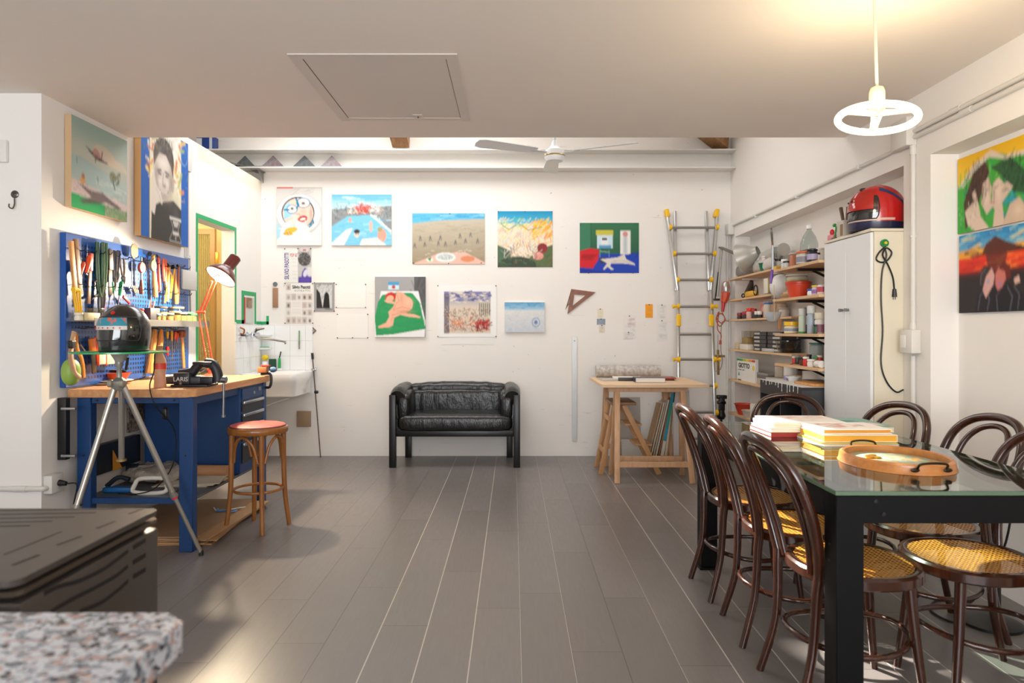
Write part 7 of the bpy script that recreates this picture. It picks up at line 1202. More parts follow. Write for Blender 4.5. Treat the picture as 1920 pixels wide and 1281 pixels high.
# ================================================================== cupboard, black cabinet
cb = thing('tall_cupboard', 'tall white two door cupboard set in the wall niche', 'cupboard', (2.2, 4.17, 0)); M_CUP = mat('edf0f2', 0.35); M_CUPS = mat('e6ddc8', 0.45); kx0, ky0, ky1, kz = 2.034, 3.882, 4.466, 1.862
MB().box(kx0+0.02, 2.366, ky0, ky1, 0.0, kz-0.018, 0.002, 1).build('carcass', M_CUPS, cb); MB().box(kx0, 2.366, ky0, ky1, kz-0.016, kz, 0.002, 1).build('top_panel', M_CUPS, cb)
ym = (ky0+ky1)/2
for (a, c_) in ((ky0+0.004, ym-0.002), (ym+0.002, ky1-0.004)):
    d_ = MB().box(kx0, kx0+0.018, a, c_, 0.08, kz-0.022, 0.002, 1).build('door', M_CUP, cb); yh = ym-0.035 if a < ym-0.1 else ym+0.035
    MB().cyl((kx0, yh, 1.405), (kx0-0.025, yh, 1.405), 0.008, 0.011).build('handle', mat('8f9092', 0.3, 0.8), d_)
MB().box(kx0+0.02, 2.34, ky0+0.01, ky1-0.01, 0, 0.078).build('plinth', M_CUPS, cb)
p = PX(1659, 456, ky0-0.012); o = thing('hanging_cable', 'black power cable looped over a green hook on the cupboard side', 'cable', p); MB().cyl((p.x, ky0, p.z), (p.x, ky0-0.016, p.z), 0.022, seg=20).build('green_hook', mat('14833c', 0.35), o); MB().cyl((p.x, ky0-0.016, p.z), (p.x, ky0-0.026, p.z), 0.008).build('yellow_knob', mat('d9c23a', 0.4), o)
def cb_(x, y, d=0.008): return PX(x, y, ky0-d)
MB().tube([cb_(1660, 462, 0.014), cb_(1648, 474), cb_(1643, 486), cb_(1652, 492), cb_(1664, 488, 0.014), cb_(1672, 474, 0.016), cb_(1662, 465, 0.02), cb_(1655, 478, 0.022), cb_(1665, 497, 0.014), cb_(1674, 520), cb_(1677, 545)], 0.0045, sm=6, seg=8).build('cable_short', M_BLACK, o)
MB().tube([cb_(1658, 464, 0.014), cb_(1662, 480, 0.02), cb_(1654, 510), cb_(1652, 560), cb_(1655, 620), cb_(1652, 680), cb_(1662, 715), cb_(1680, 735), cb_(1694, 731)], 0.0045, sm=8, seg=8).build('cable_long', M_BLACK, o); a = cb_(1677, 542); MB().tube([a, a+Vector((0, 0, -0.045))], [0.010, 0.014]).build('plug', M_BLACK, o)
for s in (-1, 1): MB().cyl(a+Vector((0.006*s, 0, -0.045)), a+Vector((0.006*s, 0, -0.06)), 0.002, seg=6).build('plug_pin', M_CHR, o)
o = thing('black_cabinet', 'low black open cabinet with white paint drips beside the cupboard', 'cabinet', (2.1, 4.85, 0)); nx0, ny0, ny1, nz = 1.90, 4.48, 5.25, 0.905; M_BC = mat('2a2b2e', 0.45); M_BCD = mat('0c0c0d', 0.5); th = 0.018
MB().box(nx0, 2.366, ny0, ny0+th, 0, nz-th, 0.001, 1).build('side_panel', mat('3a3c40', 0.45), o); MB().box(nx0, 2.366, ny1-th, ny1, 0, nz-th, 0.001, 1).build('side_panel', M_BC, o); MB().box(nx0, 2.366, ny0, ny1, nz-th, nz, 0.001, 1).build('top_panel', M_BC, o); MB().box(2.35, 2.366, ny0+th, ny1-th, 0.03, nz-th).build('back_panel', M_BCD, o); MB().box(nx0, nx0+0.018, ny0+th, ny1-th, nz-0.10, nz-th).build('front_rail', M_BC, o)
MB().box(nx0+0.002, 2.35, 4.85, 4.868, 0.03, nz-0.10).build('divider', M_BC, o); MB().box(nx0+0.01, 2.35, ny0+th, ny1-th, 0.36, 0.375).build('shelf', mat('c8beb2', 0.6), o); MB().box(nx0+0.002, 2.35, ny0+th, ny1-th, 0.03, 0.05).build('bottom_panel', M_BC, o)
b = MB(); b.box(nx0-0.002, 2.2, ny0+0.02, ny1-0.01, nz, nz+0.0025)
for k in range(11):
    y = ny0+0.07+k*0.065+random.uniform(-.02, .02); L_ = random.uniform(0.015, 0.06); b.tube([(nx0-0.001, y, nz+0.001), (nx0-0.002, y, nz-L_*0.5), (nx0-0.002, y, nz-L_)], [0.007, 0.003, 0.005], seg=8, flat=0.4)
b.build('white_paint', mat('ecebe8', 0.35), o); MB().cyl((2.09, ny0, nz-0.06), (2.09, ny0-0.003, nz-0.06), 0.011).build('round_knob', M_CHR, o)
bx('wood_plank', 'plank', 'brown wooden plank on top of the black cabinet', (2.06, 4.66, nz+0.003), (0.16, 0.30, 0.018), M_WDL, 0.002)
# ================================================================== wall shelves in the niche
M_SHF = wood('shelf_pine', 'e0bf98', 'cda274', 0.55, 'y'); M_SBR = mat('151414', 0.4)
NS = [1.745, 1.519, 1.258, 1.032]; FS = [1.795, 1.587, 1.390, 1.098, 0.800, 0.471]
g = 'pine shelves on black brackets'
for k, z in enumerate(NS):
    s_ = thing('wall_shelf', 'pine shelf on a black bracket next to the cupboard, '+('topmost', 'second from the top', 'third from the top', 'lowest')[k], 'shelf', (2.18, 4.9, z), g); MB().box(2.0, 2.36, 4.47, 5.26 if k < 2 else 5.22, z-0.020, z, 0.002, 1).build('board', M_SHF, s_)
    br = MB().box(2.335, 2.366, 4.86, 4.89, z-0.20, z-0.02, 0.001, 1).build('bracket', M_SBR, s_); MB().beam((2.03, 4.875, z-0.030), (2.34, 4.875, z-0.030), 0.028, 0.018).build('arm', M_SBR, br); MB().beam((2.14, 4.875, z-0.036), (2.34, 4.875, z-0.13), 0.018, 0.014).build('strut', M_SBR, br)
g = 'pine shelves in the far part of the niche'
for k, z in enumerate(FS):
    s_ = thing('wall_shelf', 'narrow pine shelf at the far corner of the niche, '+('topmost', 'second from the top', 'third from the top', 'fourth from the top', 'fifth from the top', 'lowest')[k], 'shelf', (2.25, 6.0, z), g); MB().box(2.15, 2.364, 5.275, 6.82, z-0.018, z, 0.002, 1).build('board', M_SHF, s_)
    for y in (5.75, 6.5): MB().beam((2.18, y, z-0.025), (2.364, y, z-0.025), 0.014, 0.012).build('bracket', mat('e3e0db', 0.5), s_)
for y in (5.72, 6.1, 5.9): pass
def NP(x, z, X=2.10): Y = F*X/(x-VX); return Vector((X, Y, z+0.0006))     # spot on a niche shelf seen at column x
def hz(z, y, Y): return CH-(y-VY)/F*Y-z                                        # height reached at row y
def can(lb, x, z, r, h, c, lid='d8d6d2', X=2.12, grp=None, nm='can', cat='can', lh=0.012, band=None):
    p = NP(x, z, X); o = jar(p.x, p.y, p.z, r, h, mat(c, 0.4), mat(lid, 0.35) if lid else None, lb, cat, lh=lh, group=grp, nm=nm)
    if band: MB().lathe([(r+0.0006, h*band[1]), (r+0.0006, h*band[2])], p, seg=20).build('label', mat(band[0], 0.45), o)
    return o
# --- near unit, top shelf
Z1, Z2, Z3, Z4 = NS; M_PLA = mat('dfe3e2', 0.25)
p = NP(1517, Z1, 2.10); o = thing('water_bottle', 'large clear plastic water bottle with a white cap on the top shelf', 'bottle', p); MB().lathe([(0.055, 0), (0.06, 0.01), (0.062, 0.10), (0.06, 0.15), (0.045, 0.20), (0.024, 0.235), (0.017, 0.245), (0.017, 0.262)], p, seg=28).build('body', glass('dfe6e6', 0.06, 1.4), o); MB().lathe([(0.019, 0.255), (0.019, 0.28), (0.017, 0.283)], p, seg=20).build('cap', mat('f0f0ee', 0.4), o)
can('clear plastic tub with an orange rim and lettered side before the water bottle', 1507, Z1, 0.050, 0.085, 'c9c4bd', 'e56a2c', 2.04, nm='plastic_tub', cat='tub', band=('8f8c98', 0.15, 0.6)); can('black and lilac paint pot right of the orange rimmed tub', 1523, Z1, 0.034, 0.085, '232326', '1c1c1e', 2.04, band=('b3a6c9', 0.2, 0.65)); can('copper coloured can with a silver lid on the top shelf', 1490, Z1, 0.036, 0.098, 'b5714e', 'b5b1ac', 2.06)
bx('wooden_box', 'box', 'tilted brown wooden box behind the copper can', (2.20, 5.02, Z1+0.0006), (0.12, 0.16, 0.13), mat('a9805c', 0.55), 0.003); can('small white topped bottle left of the copper can', 1471, Z1, 0.024, 0.07, 'e9e8e4', 'f4f4f2', 2.05, nm='bottle', cat='bottle', lh=0.03); can('small dark capped jar at the front edge left of the copper can', 1474, Z1, 0.022, 0.045, 'c9cdc8', '2c2a28', 2.02, nm='jar', cat='jar')
can('glass jar with a black lid behind the yellow sponge block', 1459, Z1, 0.042, 0.125, 'c2c4c0', '1d1d1e', 2.20, nm='jar', cat='jar', lh=0.018); bx('yellow_sponge', 'sponge', 'yellow sponge block at the left end of the near top shelf', NP(1457, Z1, 2.10), (0.05, 0.08, 0.045), mat('dfae45', 0.7), 0.004)
can('white tube with a black printed label at the right of the top shelf', 1532, Z1, 0.020, 0.085, 'eceae6', 'eceae6', 2.08, nm='tube', cat='tube', band=('2a2826', 0.62, 0.78)); can('white patterned paper cup right of the labelled tube', 1540, Z1, 0.034, 0.10, 'dedad4', 'dedad4', 2.12, nm='cup', cat='cup')
# brushes in a long bottle hanging/standing in front
p = Vector((2.09, 5.30, 1.795)); p = NP(1452, 1.7955, 2.16); o = thing('brush_bundle', 'bundle of brown handled paint brushes standing on the top far shelf', 'brushes', p)
MB().lathe([(0.022, 0), (0.024, 0.02), (0.02, 0.16), (0.026, 0.17)], p, seg=16).build('sleeve', glass('dfe4e6', 0.1, 1.35), o)
for k in range(6):
    a = p+Vector((random.uniform(-.01, .01), random.uniform(-.012, .012), 0.01)); q = p+Vector((-0.02+0.006*k, -0.02+0.018*k+0.03, 0.30+0.02*(k % 3))); br = MB().tube([a, a.lerp(q, 0.7)], 0.0045, seg=8).build('handle', mat(('8c4f2a', '6b3a20', 'a5683a')[k % 3], 0.4), o); MB().tube([a.lerp(q, 0.7), a.lerp(q, 0.86), q], [0.006, 0.008, 0.004], seg=8).build('bristle', mat(('5a554e', '8d8981')[k % 2], 0.6), br)
o = thing('wooden_scoop', 'hand brush with a purple handle hanging in front of the shelves', 'brush', NP(1447, 1.5, 2.02)); a = PX(1448, 506, 5.15); c_ = PX(1445, 532, 5.15); MB().tube([a, a.lerp(c_, 0.5), c_], [0.010, 0.013, 0.008]).build('handle', mat('6a3aa8', 0.35), o)
MB().tube([PX(1449, 460, 5.15), PX(1449, 506, 5.15)], 0.007).build('pale_shaft', mat('c9d4e0', 0.3), o); MB().tube([PX(1451, 534, 5.15), PX(1452, 600, 5.15)], 0.003).build('string', mat('c9b294', 0.6), o)
p = NP(1443, FS[1], 2.12); o = thing('brush_tin', 'open gold and cream metal tin on the second far shelf under the purple handle', 'tin', p); MB().box(p.x-0.03, p.x+0.05, p.y-0.045, p.y+0.045, p.z, p.z+0.125, 0.004).build('body', mat('a58f5c', 0.35, 0.5), o); MB().box(p.x-0.034, p.x-0.03, p.y-0.044, p.y+0.044, p.z, p.z+0.123, 0.001).build('front_label', mat('ded8c4', 0.4), o); MB().box(p.x-0.02, p.x+0.04, p.y-0.035, p.y+0.035, p.z+0.120, p.z+0.127).build('dark_mouth', M_BLACK, o)
# --- near unit, second shelf
def trap(lb, p, r0, r1, h, c, sx=1.0, nm='plastic_tub', cat='tub', rim=True):
    o = thing(nm, lb, cat, p); MB().lathe([(r0, 0), (r1, h), (r1+0.004, h), (r1+0.004, h-0.006), (r1-0.002, h-0.006), (r0-0.004, 0.004), (0.001, 0.004)], p, seg=4 if rim == 'sq' else 28, sx=sx).build('tub', mat(c, 0.4), o); return o
p = NP(1497, Z2, 2.10); trap('red plastic food tub second from cupboard, on the second shelf', p, 0.062, 0.085, 0.10, 'd8482a'); q = NP(1497, Z2, 2.10); q.z += 0.055; o = MB().lathe([(0.083, 0.04), (0.090, 0.048), (0.090, 0.062), (0.078, 0.066), (0.001, 0.064)], q, seg=28).build('plastic_cover', mat('c23a22', 0.4)); tag(o, 'red-orange lid stacked slightly askew on the red tub', 'lid')
can('white bucket behind the red tub on the second shelf', 1494, Z2, 0.082, 0.20, 'c9bfa6', 'd8d2c4', 2.25, nm='bucket', cat='bucket', band=('b09c6c', 0.4, 0.8)); o = MB().blob(NP(1464, Z2+0.115, 2.16), 0.085, 0.085, 0.10, 1, 0.9).build('white_dome', mat('d9d7d3', 0.4)); tag(o, 'round white dome shaped bowl turned upside down on the second shelf', 'bowl')
for k, (h, c, lb) in enumerate(((0.02, '9a7350', 'lowest brown box lid under the white dome'), (0.018, 'b58a5c', 'upper tan box lid under the white dome'))): bx('wood_board', 'board', lb, (2.16, 5.15, Z2+0.0006+0.021*k), (0.22, 0.18, h), mat(c, 0.55), 0.002)
can('small white pot with a blue lid on the second shelf', 1520, Z2, 0.022, 0.042, 'e9ecef', '2258a8', 2.04, nm='pot', cat='pot'); can('jar of purple pigment with a yellow lid on the second shelf', 1529, Z2, 0.025, 0.065, 'c9b8d0', 'e6c22a', 2.06, nm='jar', cat='jar', band=('8f6aa8', 0.2, 0.6)); can('white and pink patterned mug at the end of the second shelf', 1541, Z2, 0.030, 0.078, 'e9e2de', None, 2.08, nm='mug', cat='mug', band=('c24a5c', 0.25, 0.7))
# --- near unit, third shelf
can('wide white pot with a yellow lid on the third shelf', 1484, Z3, 0.052, 0.085, 'e6d9b0', 'f2c01c', 2.08, nm='pot', cat='pot', lh=0.03, band=('8f9ab0', 0.2, 0.45)); can('tall pale green spray can with a green base on the third shelf', 1504, Z3, 0.024, 0.175, 'c3d0bc', 'd3d4cc', 2.06, lh=0.05, band=('3f8f4a', 0.0, 0.08), nm='spray_can', cat='spray can'); can('tall violet and white tube behind the spray cans', 1513, Z3, 0.019, 0.185, '6a4a72', '8f8aa0', 2.14, lh=0.05, nm='spray_can', cat='spray can', band=('e0d8dc', 0.35, 0.7)); can('tall light blue grey spray can in the middle of the third shelf', 1521, Z3, 0.027, 0.19, 'a9b9c6', 'd9dbd6', 2.06, lh=0.055, nm='spray_can', cat='spray can')
can('white and red patterned can with cream cap at the end of the third shelf', 1538, Z3, 0.036, 0.14, 'dcd8d2', 'e6dfc8', 2.08, lh=0.045, band=('8a5a6c', 0.05, 0.45)); can('small dark green pot between the spray cans', 1530, Z3, 0.018, 0.06, '3a5a44', '26302a', 2.05, nm='pot', cat='pot')
# --- near unit, lowest shelf
can('large clear tub with a teal lid on the fourth shelf', 1531, Z4, 0.050, 0.155, 'b9c6c0', '2f8a78', 2.24, nm='tub', cat='tub')
for x, r_, h_, c, l_, X_, lb in ((1489, 0.015, 0.055, 'c23a30', 'c9c4bc', 2.08, 'small red tin at the left end of the fourth shelf'), (1495, 0.020, 0.060, '4a4846', '8a8784', 2.10, 'dark grey tin beside the small red one'), (1503, 0.015, 0.052, '6a3a22', '2a2420', 2.06, 'small brown bottle on the fourth shelf'), (1511, 0.020, 0.062, 'd83a34', 'e9e6e0', 2.04, 'white bottle with a red band on the fourth shelf'), (1521, 0.026, 0.050, 'e6e0d6', 'efeae2', 2.03, 'white squat pot in the middle of the fourth shelf'), (1530, 0.018, 0.068, '8f6a2c', '2f8a4a', 2.08, 'amber bottle with a green cap on the fourth shelf'), (1537, 0.018, 0.075, 'b8322c', 'd8d2c8', 2.10, 'red bottle at the right end of the fourth shelf'), (1517, 0.018, 0.070, '2c2b2a', '3a3836', 2.16, 'black pot standing behind the white squat pot'), (1484, 0.010, 0.012, '3a3028', None, 2.04, 'small dark cap at the very left of the fourth shelf')): can(lb, x, Z4, r_, h_, c, l_, X_, grp='small paint pots on the fourth shelf', nm='paint_pot', cat='pot', lh=0.014)
o = MB().cyl((2.035, 4.50, Z4+0.025), (2.035, 4.57, Z4+0.025), 0.024, seg=18).build('white_tube', mat('efece6', 0.4)); tag(o, 'white jar lying on its side at the right of the fourth shelf', 'jar')
# --- on the black cabinet
for x, r_, h_, c, l_, X_, lb, bn in ((1464, 0.045, 0.10, 'a39480', 'b5a896', 2.12, 'large plain brown cardboard tub on the black cabinet', None), (1482, 0.050, 0.105, 'ddd6cd', 'c9848c', 2.16, 'white pot with a pink checked lid on the black cabinet', None), (1495, 0.036, 0.095, '8c6f5c', '9c7f6c', 2.22, 'brown tin behind the pink lidded pot', None)):
    c2 = can(lb, x, nz+0.0026, r_, h_, c, l_, X_, nm='tub', cat='tub')
o = trap('shallow pale bowl in front of the pink lidded pot', NP(1487, nz+0.0026, 2.03), 0.025, 0.048, 0.04, 'dcdcda', nm='bowl', cat='bowl')
for k, (y, c, lb) in enumerate(((5.16, '9a8ac0', 'small lilac box at the left end of the black cabinet'), (5.08, '2c2a28', 'small black box beside the lilac one'), (5.00, 'b39a78', 'small tan box beside the black one'))): bx('small_box', 'box', lb, (2.08, y, nz+0.0026), (0.05, 0.06, (0.03, 0.028, 0.045)[k]), mat(c, 0.5), 0.002)
# --- far unit
F1, F2, F3, F4, F5, F6 = [z+0.0006 for z in FS]
m = frame(Vector((2.14, 6.32, F1+0.165)), Vector((0.66, -0.62, 0.30))); o = thing('enamel_lamp_shade', 'large grey conical lamp shade lying on the far top shelf', 'lamp shade', (2.24, 6.25, F1)); MB().lathe([(0.135, -0.035), (0.137, -0.03), (0.105, 0.04), (0.075, 0.085), (0.055, 0.11), (0.048, 0.14)], m=m, seg=36, cap=False).build('shade', mat('b7b4ac', 0.35, 0.2), o)
MB().lathe([(0.132, -0.033), (0.10, 0.038), (0.07, 0.082), (0.001, 0.10)], m=m, seg=36, cap=False).build('lining', mat('cfccc4', 0.4), o)
o = MB().cyl((2.25, 6.10, F1+0.135), (2.27, 5.72, F1+0.165), 0.055, seg=24).build('grey_tube', mat('b3afa8', 0.45)); tag(o, 'thick grey paper tube lying behind the lamp shade', 'tube')
b = MB().blob((2.26, 6.02, F1+0.06), 0.09, 0.30, 0.06, 0.7, 0.8)
for v in b.bm.verts: v.co.z = max(F1, v.co.z+0.01*math.sin(v.co.y*40))
o = b.build('plastic_wrap', mat('c6c2bd', 0.2, bump=(20, 0.8))); tag(o, 'crumpled translucent plastic wrapping under the grey tube', 'plastic wrap')
o = MB().blob((2.25, 6.62, F1+0.06), 0.08, 0.10, 0.06, 0.6, 0.8).build('foil_bag', mat('8f8a88', 0.3, 0.3, bump=(30, 0.8))); tag(o, 'grey crumpled bag behind the lamp shade in the far corner', 'bag')
trap('green plant pot with small glass jars inside, on the far top shelf', NP(1433, FS[0], 2.20), 0.032, 0.048, 0.075, '136b4c', nm='green_pot', cat='pot'); can('glass jar of pink pastels standing in the green pot', 1433, FS[0]+0.004, 0.022, 0.13, 'd9c4c2', 'e2ddd6', 2.20, nm='jar', cat='jar')
p = NP(1405, FS[1], 2.20); o = thing('electric_sander', 'yellow and black electric hand tool with coiled cord on the second far shelf', 'power tool', p); MB().blob((2.20, p.y-0.06, p.z+0.030), 0.035, 0.13, 0.028, 0.4, 0.6).build('body', mat('d9a62a', 0.4), o); MB().tube([(2.20, p.y+0.03, p.z+0.045), (2.20, p.y-0.03, p.z+0.10), (2.20, p.y-0.06, p.z+0.15)], [0.035, 0.03, 0.018], sm=4).build('handle', mat('2c221e', 0.4), o)
MB().tube([(2.17, p.y+0.08+0.04*math.cos(k*0.8)*(1), p.z+0.022+0.016*math.sin(k*0.8)) for k in range(20)], 0.006, sm=2).build('cord', M_BLACK, o); MB().tube([(2.18, p.y-0.22+0.05*math.cos(k*0.9), p.z+0.055+0.045*math.sin(k*0.9)) for k in range(24)], 0.006, sm=2).build('cord_coil', M_BLACK, o)
g = 'ink bottles on the third far shelf'
for x, r_, h_, c, l_, lb in ((1387, 0.024, 0.058, '3a2c2c', '8c2c3c', 'small dark ink bottle with a dull red cap, leftmost on the third far shelf'), (1397, 0.025, 0.066, '3a3036', 'b0304c', 'dark ink bottle with a pinkish red cap, second from the left'), (1406, 0.032, 0.094, 'cfa9a0', 'e2452c', 'larger bottle with a bright orange-red lid'), (1414, 0.022, 0.085, '3c2c2a', 'b02c2c', 'thin bottle with a red cap behind the orange lidded bottle'), (1419, 0.020, 0.060, '2a2a2c', 'dcd8d2', 'dark bottle with a white cap left of the red tin'), (1425, 0.020, 0.058, '2a2a2c', 'e9e5df', 'second dark bottle with a white cap beside the red tin')): can(lb, x, FS[2], r_, h_, c, l_, 2.19, grp=g, nm='ink_bottle', cat='bottle', lh=0.03)
bx('red_tin', 'tin', 'red and white printed square tin on the third far shelf', NP(1438, FS[2], 2.24), (0.06, 0.20, 0.145), mat('b8503c', 0.4, var=('d9cfc6', 12)), 0.004); can('glass jar with a blue lid before the red tin', 1440, FS[2], 0.036, 0.125, 'c9b8a8', '2b7fc0', 2.18, nm='jar', cat='jar')
p = NP(1449, 1.42, 1.99); o = thing('metal_cup', 'hanging white enamel cup of brown brushes below the purple handled brush', 'cup', p); MB().lathe([(0.03, -0.07), (0.05, -0.05), (0.062, -0.01), (0.064, 0.0), (0.060, 0.0), (0.045, -0.05), (0.001, -0.06)], p, seg=28).build('cup', mat('c9ced6', 0.2, 0.3), o)
for k in range(4): MB().tube([p+Vector((0, 0.012*k-0.02, -0.03)), p+Vector((0.01, 0.02*k-0.03, 0.06))], [0.008, 0.012]).build('brush_head', mat('a58764', 0.6), o)
o = thing('wooden_trowel', 'small wooden paddle hanging below the enamel cup', 'paddle', NP(1461, 1.34, 2.02)); MB().beam(PX(1462, 598, 5.2), PX(1462, 619, 5.2), 0.03, 0.012, (0, 1, 0), 0.004).build('paddle', mat('ab7a4c', 0.5), o)
can('clear plastic tub right of the enamel cup on the third far shelf', 1470, FS[2], 0.040, 0.075, 'c9bdb2', 'b8aaa0', 2.22, nm='tub', cat='tub'); can('tall pale wooden cylinder behind the clear tub', 1462, FS[2], 0.050, 0.135, 'd9bc9c', 'cfb091', 2.28, nm='canister', cat='canister')
# paint tube boxes, black and white
g = 'stacked black paint boxes on the fourth far shelf'
for c_ in range(2):
    for k in range(5 if c_ == 0 else 5):
        y = 6.02-0.34*c_+0.008*(k % 2); o = thing('paint_box', 'black paint box with a white end label, '+('left' if c_ == 0 else 'right')+' stack, '+('lowest', 'second', 'middle', 'fourth', 'topmost')[k], 'box', (2.25, y, F4+0.034*k), g); MB().box(2.175, 2.33, y-0.155, y+0.155, F4+0.0345*k, F4+0.0345*k+0.033, 0.002, 1).build('box', mat('211f20', 0.4), o)
        MB().box(2.1735, 2.1752, y+(0.0 if c_ == 0 else -0.12), y+(0.13 if c_ == 0 else 0.03), F4+0.0345*k+0.008, F4+0.0345*k+0.025).build('label', mat('b5b0a8', 0.5), o)
bx('white_box', 'box', 'white box with a grey window at the left of the fourth far shelf', (2.22, 6.43, F4), (0.10, 0.22, 0.055), mat('d8d2c6', 0.5), 0.003); bx('ochre_box', 'box', 'ochre box on top of the white box, left of the black boxes', (2.22, 6.40, F4+0.0565), (0.10, 0.16, 0.06), mat('8f7540', 0.5), 0.003); bx('clear_box', 'box', 'clear plastic box stacked on the ochre box', (2.22, 6.38, F4+0.118), (0.10, 0.22, 0.06), glass('dcd8d2', 0.08, 1.3), 0.003); bx('small_card', 'box', 'small pale carton at the far left end of the fourth far shelf', (2.21, 6.68, F4), (0.06, 0.08, 0.06), mat('c9b89c', 0.5), 0.003)
o = trap('wide clear plastic bowl of dried leaves on the fourth far shelf', NP(1476, FS[3], 2.24), 0.07, 0.095, 0.10, 'c9c6c2'); o.children[0].data.materials[0] = glass('e4e4e0', 0.08, 1.35); q = NP(1476, FS[3], 2.24); MB().blob(q+Vector((0, 0, 0.03)), 0.062, 0.06, 0.025, 1, 1).build('dried_leaves', mat('6e4a32', 0.7, bump=(60, 1.0)), o)
bx('plastic_sleeve', 'plastic sheet', 'transparent plastic sheets between the black boxes and the bowl', NP(1452, FS[3], 2.22), (0.14, 0.22, 0.03), mat('bdb9b4', 0.25, bump=(25, 0.6)), 0.006)
# colour pencils carton and boxes
o = thing('pastel_carton', 'white carton with rainbow top stripe and bold lettering on the fifth far shelf', 'carton', (2.20, 6.36, F5)); gx = 2.185; gy0_, gy1_ = 6.16, 6.66
MB().box(gx, gx+0.03, gy0_, gy1_, F5, F5+0.215, 0.002, 1).build('box', mat('e3e0da', 0.4), o)
for k, c in enumerate(('2f8a4a', '3f9a3a', 'a9b83a', 'e3c22a', 'e08a2c', 'c83a2c')): MB().box(gx-0.0012, gx, gy1_-0.0835*k-0.08, gy1_-0.0835*k, F5+0.19, F5+0.21).build('colour_stripe', mat(c, 0.45), o)
ml = Matrix.Translation((gx-0.001, 6.46, F5+0.145)) @ Matrix.Rotation(-PI/2, 4, 'Z') @ Matrix.Rotation(PI/2, 4, 'X'); text('lettering', 'GIOTTO', ml, 0.062, mat('1c1b20', 0.4), o, squash=1.3, font_off=0.002)
MB().cyl((gx-0.001, 6.20, F5+0.135), (gx-0.003, 6.20, F5+0.135), 0.025, seg=20).build('yellow_sun', mat('ecc81c', 0.4), o)
for k in range(6): MB().box(gx-0.002, gx-0.0005, gy1_-0.06-0.03*k, gy1_-0.04-0.03*k, F5+0.10+0.003*(k % 2), F5+0.108+0.003*(k % 2)).build('print_mark', mat(('2a2826', 'c8442c', '2a2826', 'e0a02c', '2c6a9a', '2a2826')[k], 0.5), o)
MB().cyl((gx-0.001, 6.60, F5+0.06), (gx-0.003, 6.60, F5+0.06), 0.024, seg=3).build('green_mark', mat('2f9a7a', 0.4), o); MB().box(gx-0.002, gx-0.0005, gy1_-0.12, gy1_-0.03, F5+0.004, F5+0.012).build('print_mark', mat('2a2826', 0.5), o)
for k, (y, L_, z, h, c, lb) in enumerate(((6.02, 0.34, 0, 0.055, 'b9aea0', 'grey-brown flat box before the white carton, lowest left'), (6.04, 0.32, 0.056, 0.025, '6f6a66', 'dark grey flat box on the grey-brown one'), (6.05, 0.30, 0.082, 0.022, '8c8884', 'mid grey flat box on top of the left pile'), (5.68, 0.30, 0, 0.04, 'dccab0', 'cream flat box at the right end of the fifth far shelf'), (5.72, 0.26, 0.041, 0.022, 'a9a29a', 'grey flat box on the cream one'), (5.70, 0.22, 0.064, 0.018, 'c4bdb2', 'small pale box topping the right pile'))): bx('flat_box', 'box', lb, (2.20+(0.035 if k < 3 else 0), y, F5+z), (0.07 if k < 3 else 0.10, L_, h), mat(c, 0.5), 0.002, 'flat boxes on the fifth far shelf')
trap('red plastic bowl on the lowest far shelf', NP(1394, FS[5], 2.22), 0.05, 0.085, 0.105, 'c8402c', nm='red_bowl', cat='bowl'); trap('clear plastic bowl in front of the red bowl on the lowest shelf', NP(1404, FS[5], 2.19), 0.045, 0.062, 0.07, 'c9bcb0', nm='clear_bowl', cat='bowl'); can('tall cream pot right of the bowls on the lowest far shelf', 1416, FS[5], 0.045, 0.15, 'd9cfc0', None, 2.22, nm='pot', cat='pot')
# ================================================================== hanging things in the back right corner
o = thing('work_light', 'caged inspection lamp with an orange-red handle hanging beside the shelves', 'work lamp', PX(1359, 545, 6.80)); yw = 6.80
MB().lathe([(0.036, 0), (0.040, 0.03), (0.038, 0.07), (0.026, 0.095), (0.001, 0.102)], PX(1361, 547, yw), seg=22).build('reflector', mat('b9b9b6', 0.3, 0.7), o); MB().tube([PX(1361, 548, yw), PX(1360, 557, yw), PX(1357, 567, yw)], [0.042, 0.042, 0.03], sm=4).build('collar', mat('c8492a', 0.4), o); MB().tube([PX(1357, 566, yw), PX(1355, 585, yw)], [0.022, 0.014], sm=0).build('handle', mat('c0201c', 0.35), o)
for k in range(5): a = 2*PI*k/5; q = PX(1361, 548, yw); MB().tube([q+Vector((0.042*math.cos(a), 0.042*math.sin(a), -0.03)), q+Vector((0.045*math.cos(a), 0.045*math.sin(a), 0.03)), q+Vector((0.03*math.cos(a), 0.03*math.sin(a), 0.095)), q+Vector((0, 0, 0.108))], 0.0022, sm=3, seg=5).build('cage_wire', mat('c85a3a', 0.4), o)
o = tube_o('electric_cable', [PX(1354, 586, yw), PX(1360, 600, yw), PX(1352, 606, yw), PX(1344, 596, yw+0.03), PX(1352, 588, yw), PX(1359, 598, yw+.02), PX(1350, 612, yw), PX(1343, 600, yw), PX(1348, 585, yw+.02), PX(1345, 615, yw), PX(1352, 628, yw), PX(1351, 640, yw)], 0.005, mat('b8553a', 0.45), sm=7, seg=6); tag(o, 'tangled orange-red cable hanging from the inspection lamp', 'cable')
o = MB().tube([PX(1351, 638, yw), PX(1350.5, 646, yw)], [0.011, 0.014]).build('orange_plug', mat('b8452c', 0.4)); tag(o, 'small orange-red plug at the end of the tangled cable', 'plug')
o = tube_o('electric_cable', [(2.15, 6.80, 1.374), (2.10, 6.80, 1.372), (2.075, 6.80, 1.33), (2.07, 6.80, 1.1), (2.085, 6.80, 0.98), (2.06, 6.80, 0.89), (2.0, 6.82, 0.87)], 0.004, mat('8f7f74', 0.5), sm=7, seg=6); tag(o, 'thin grey-brown cord looping down from the third far shelf', 'cord')
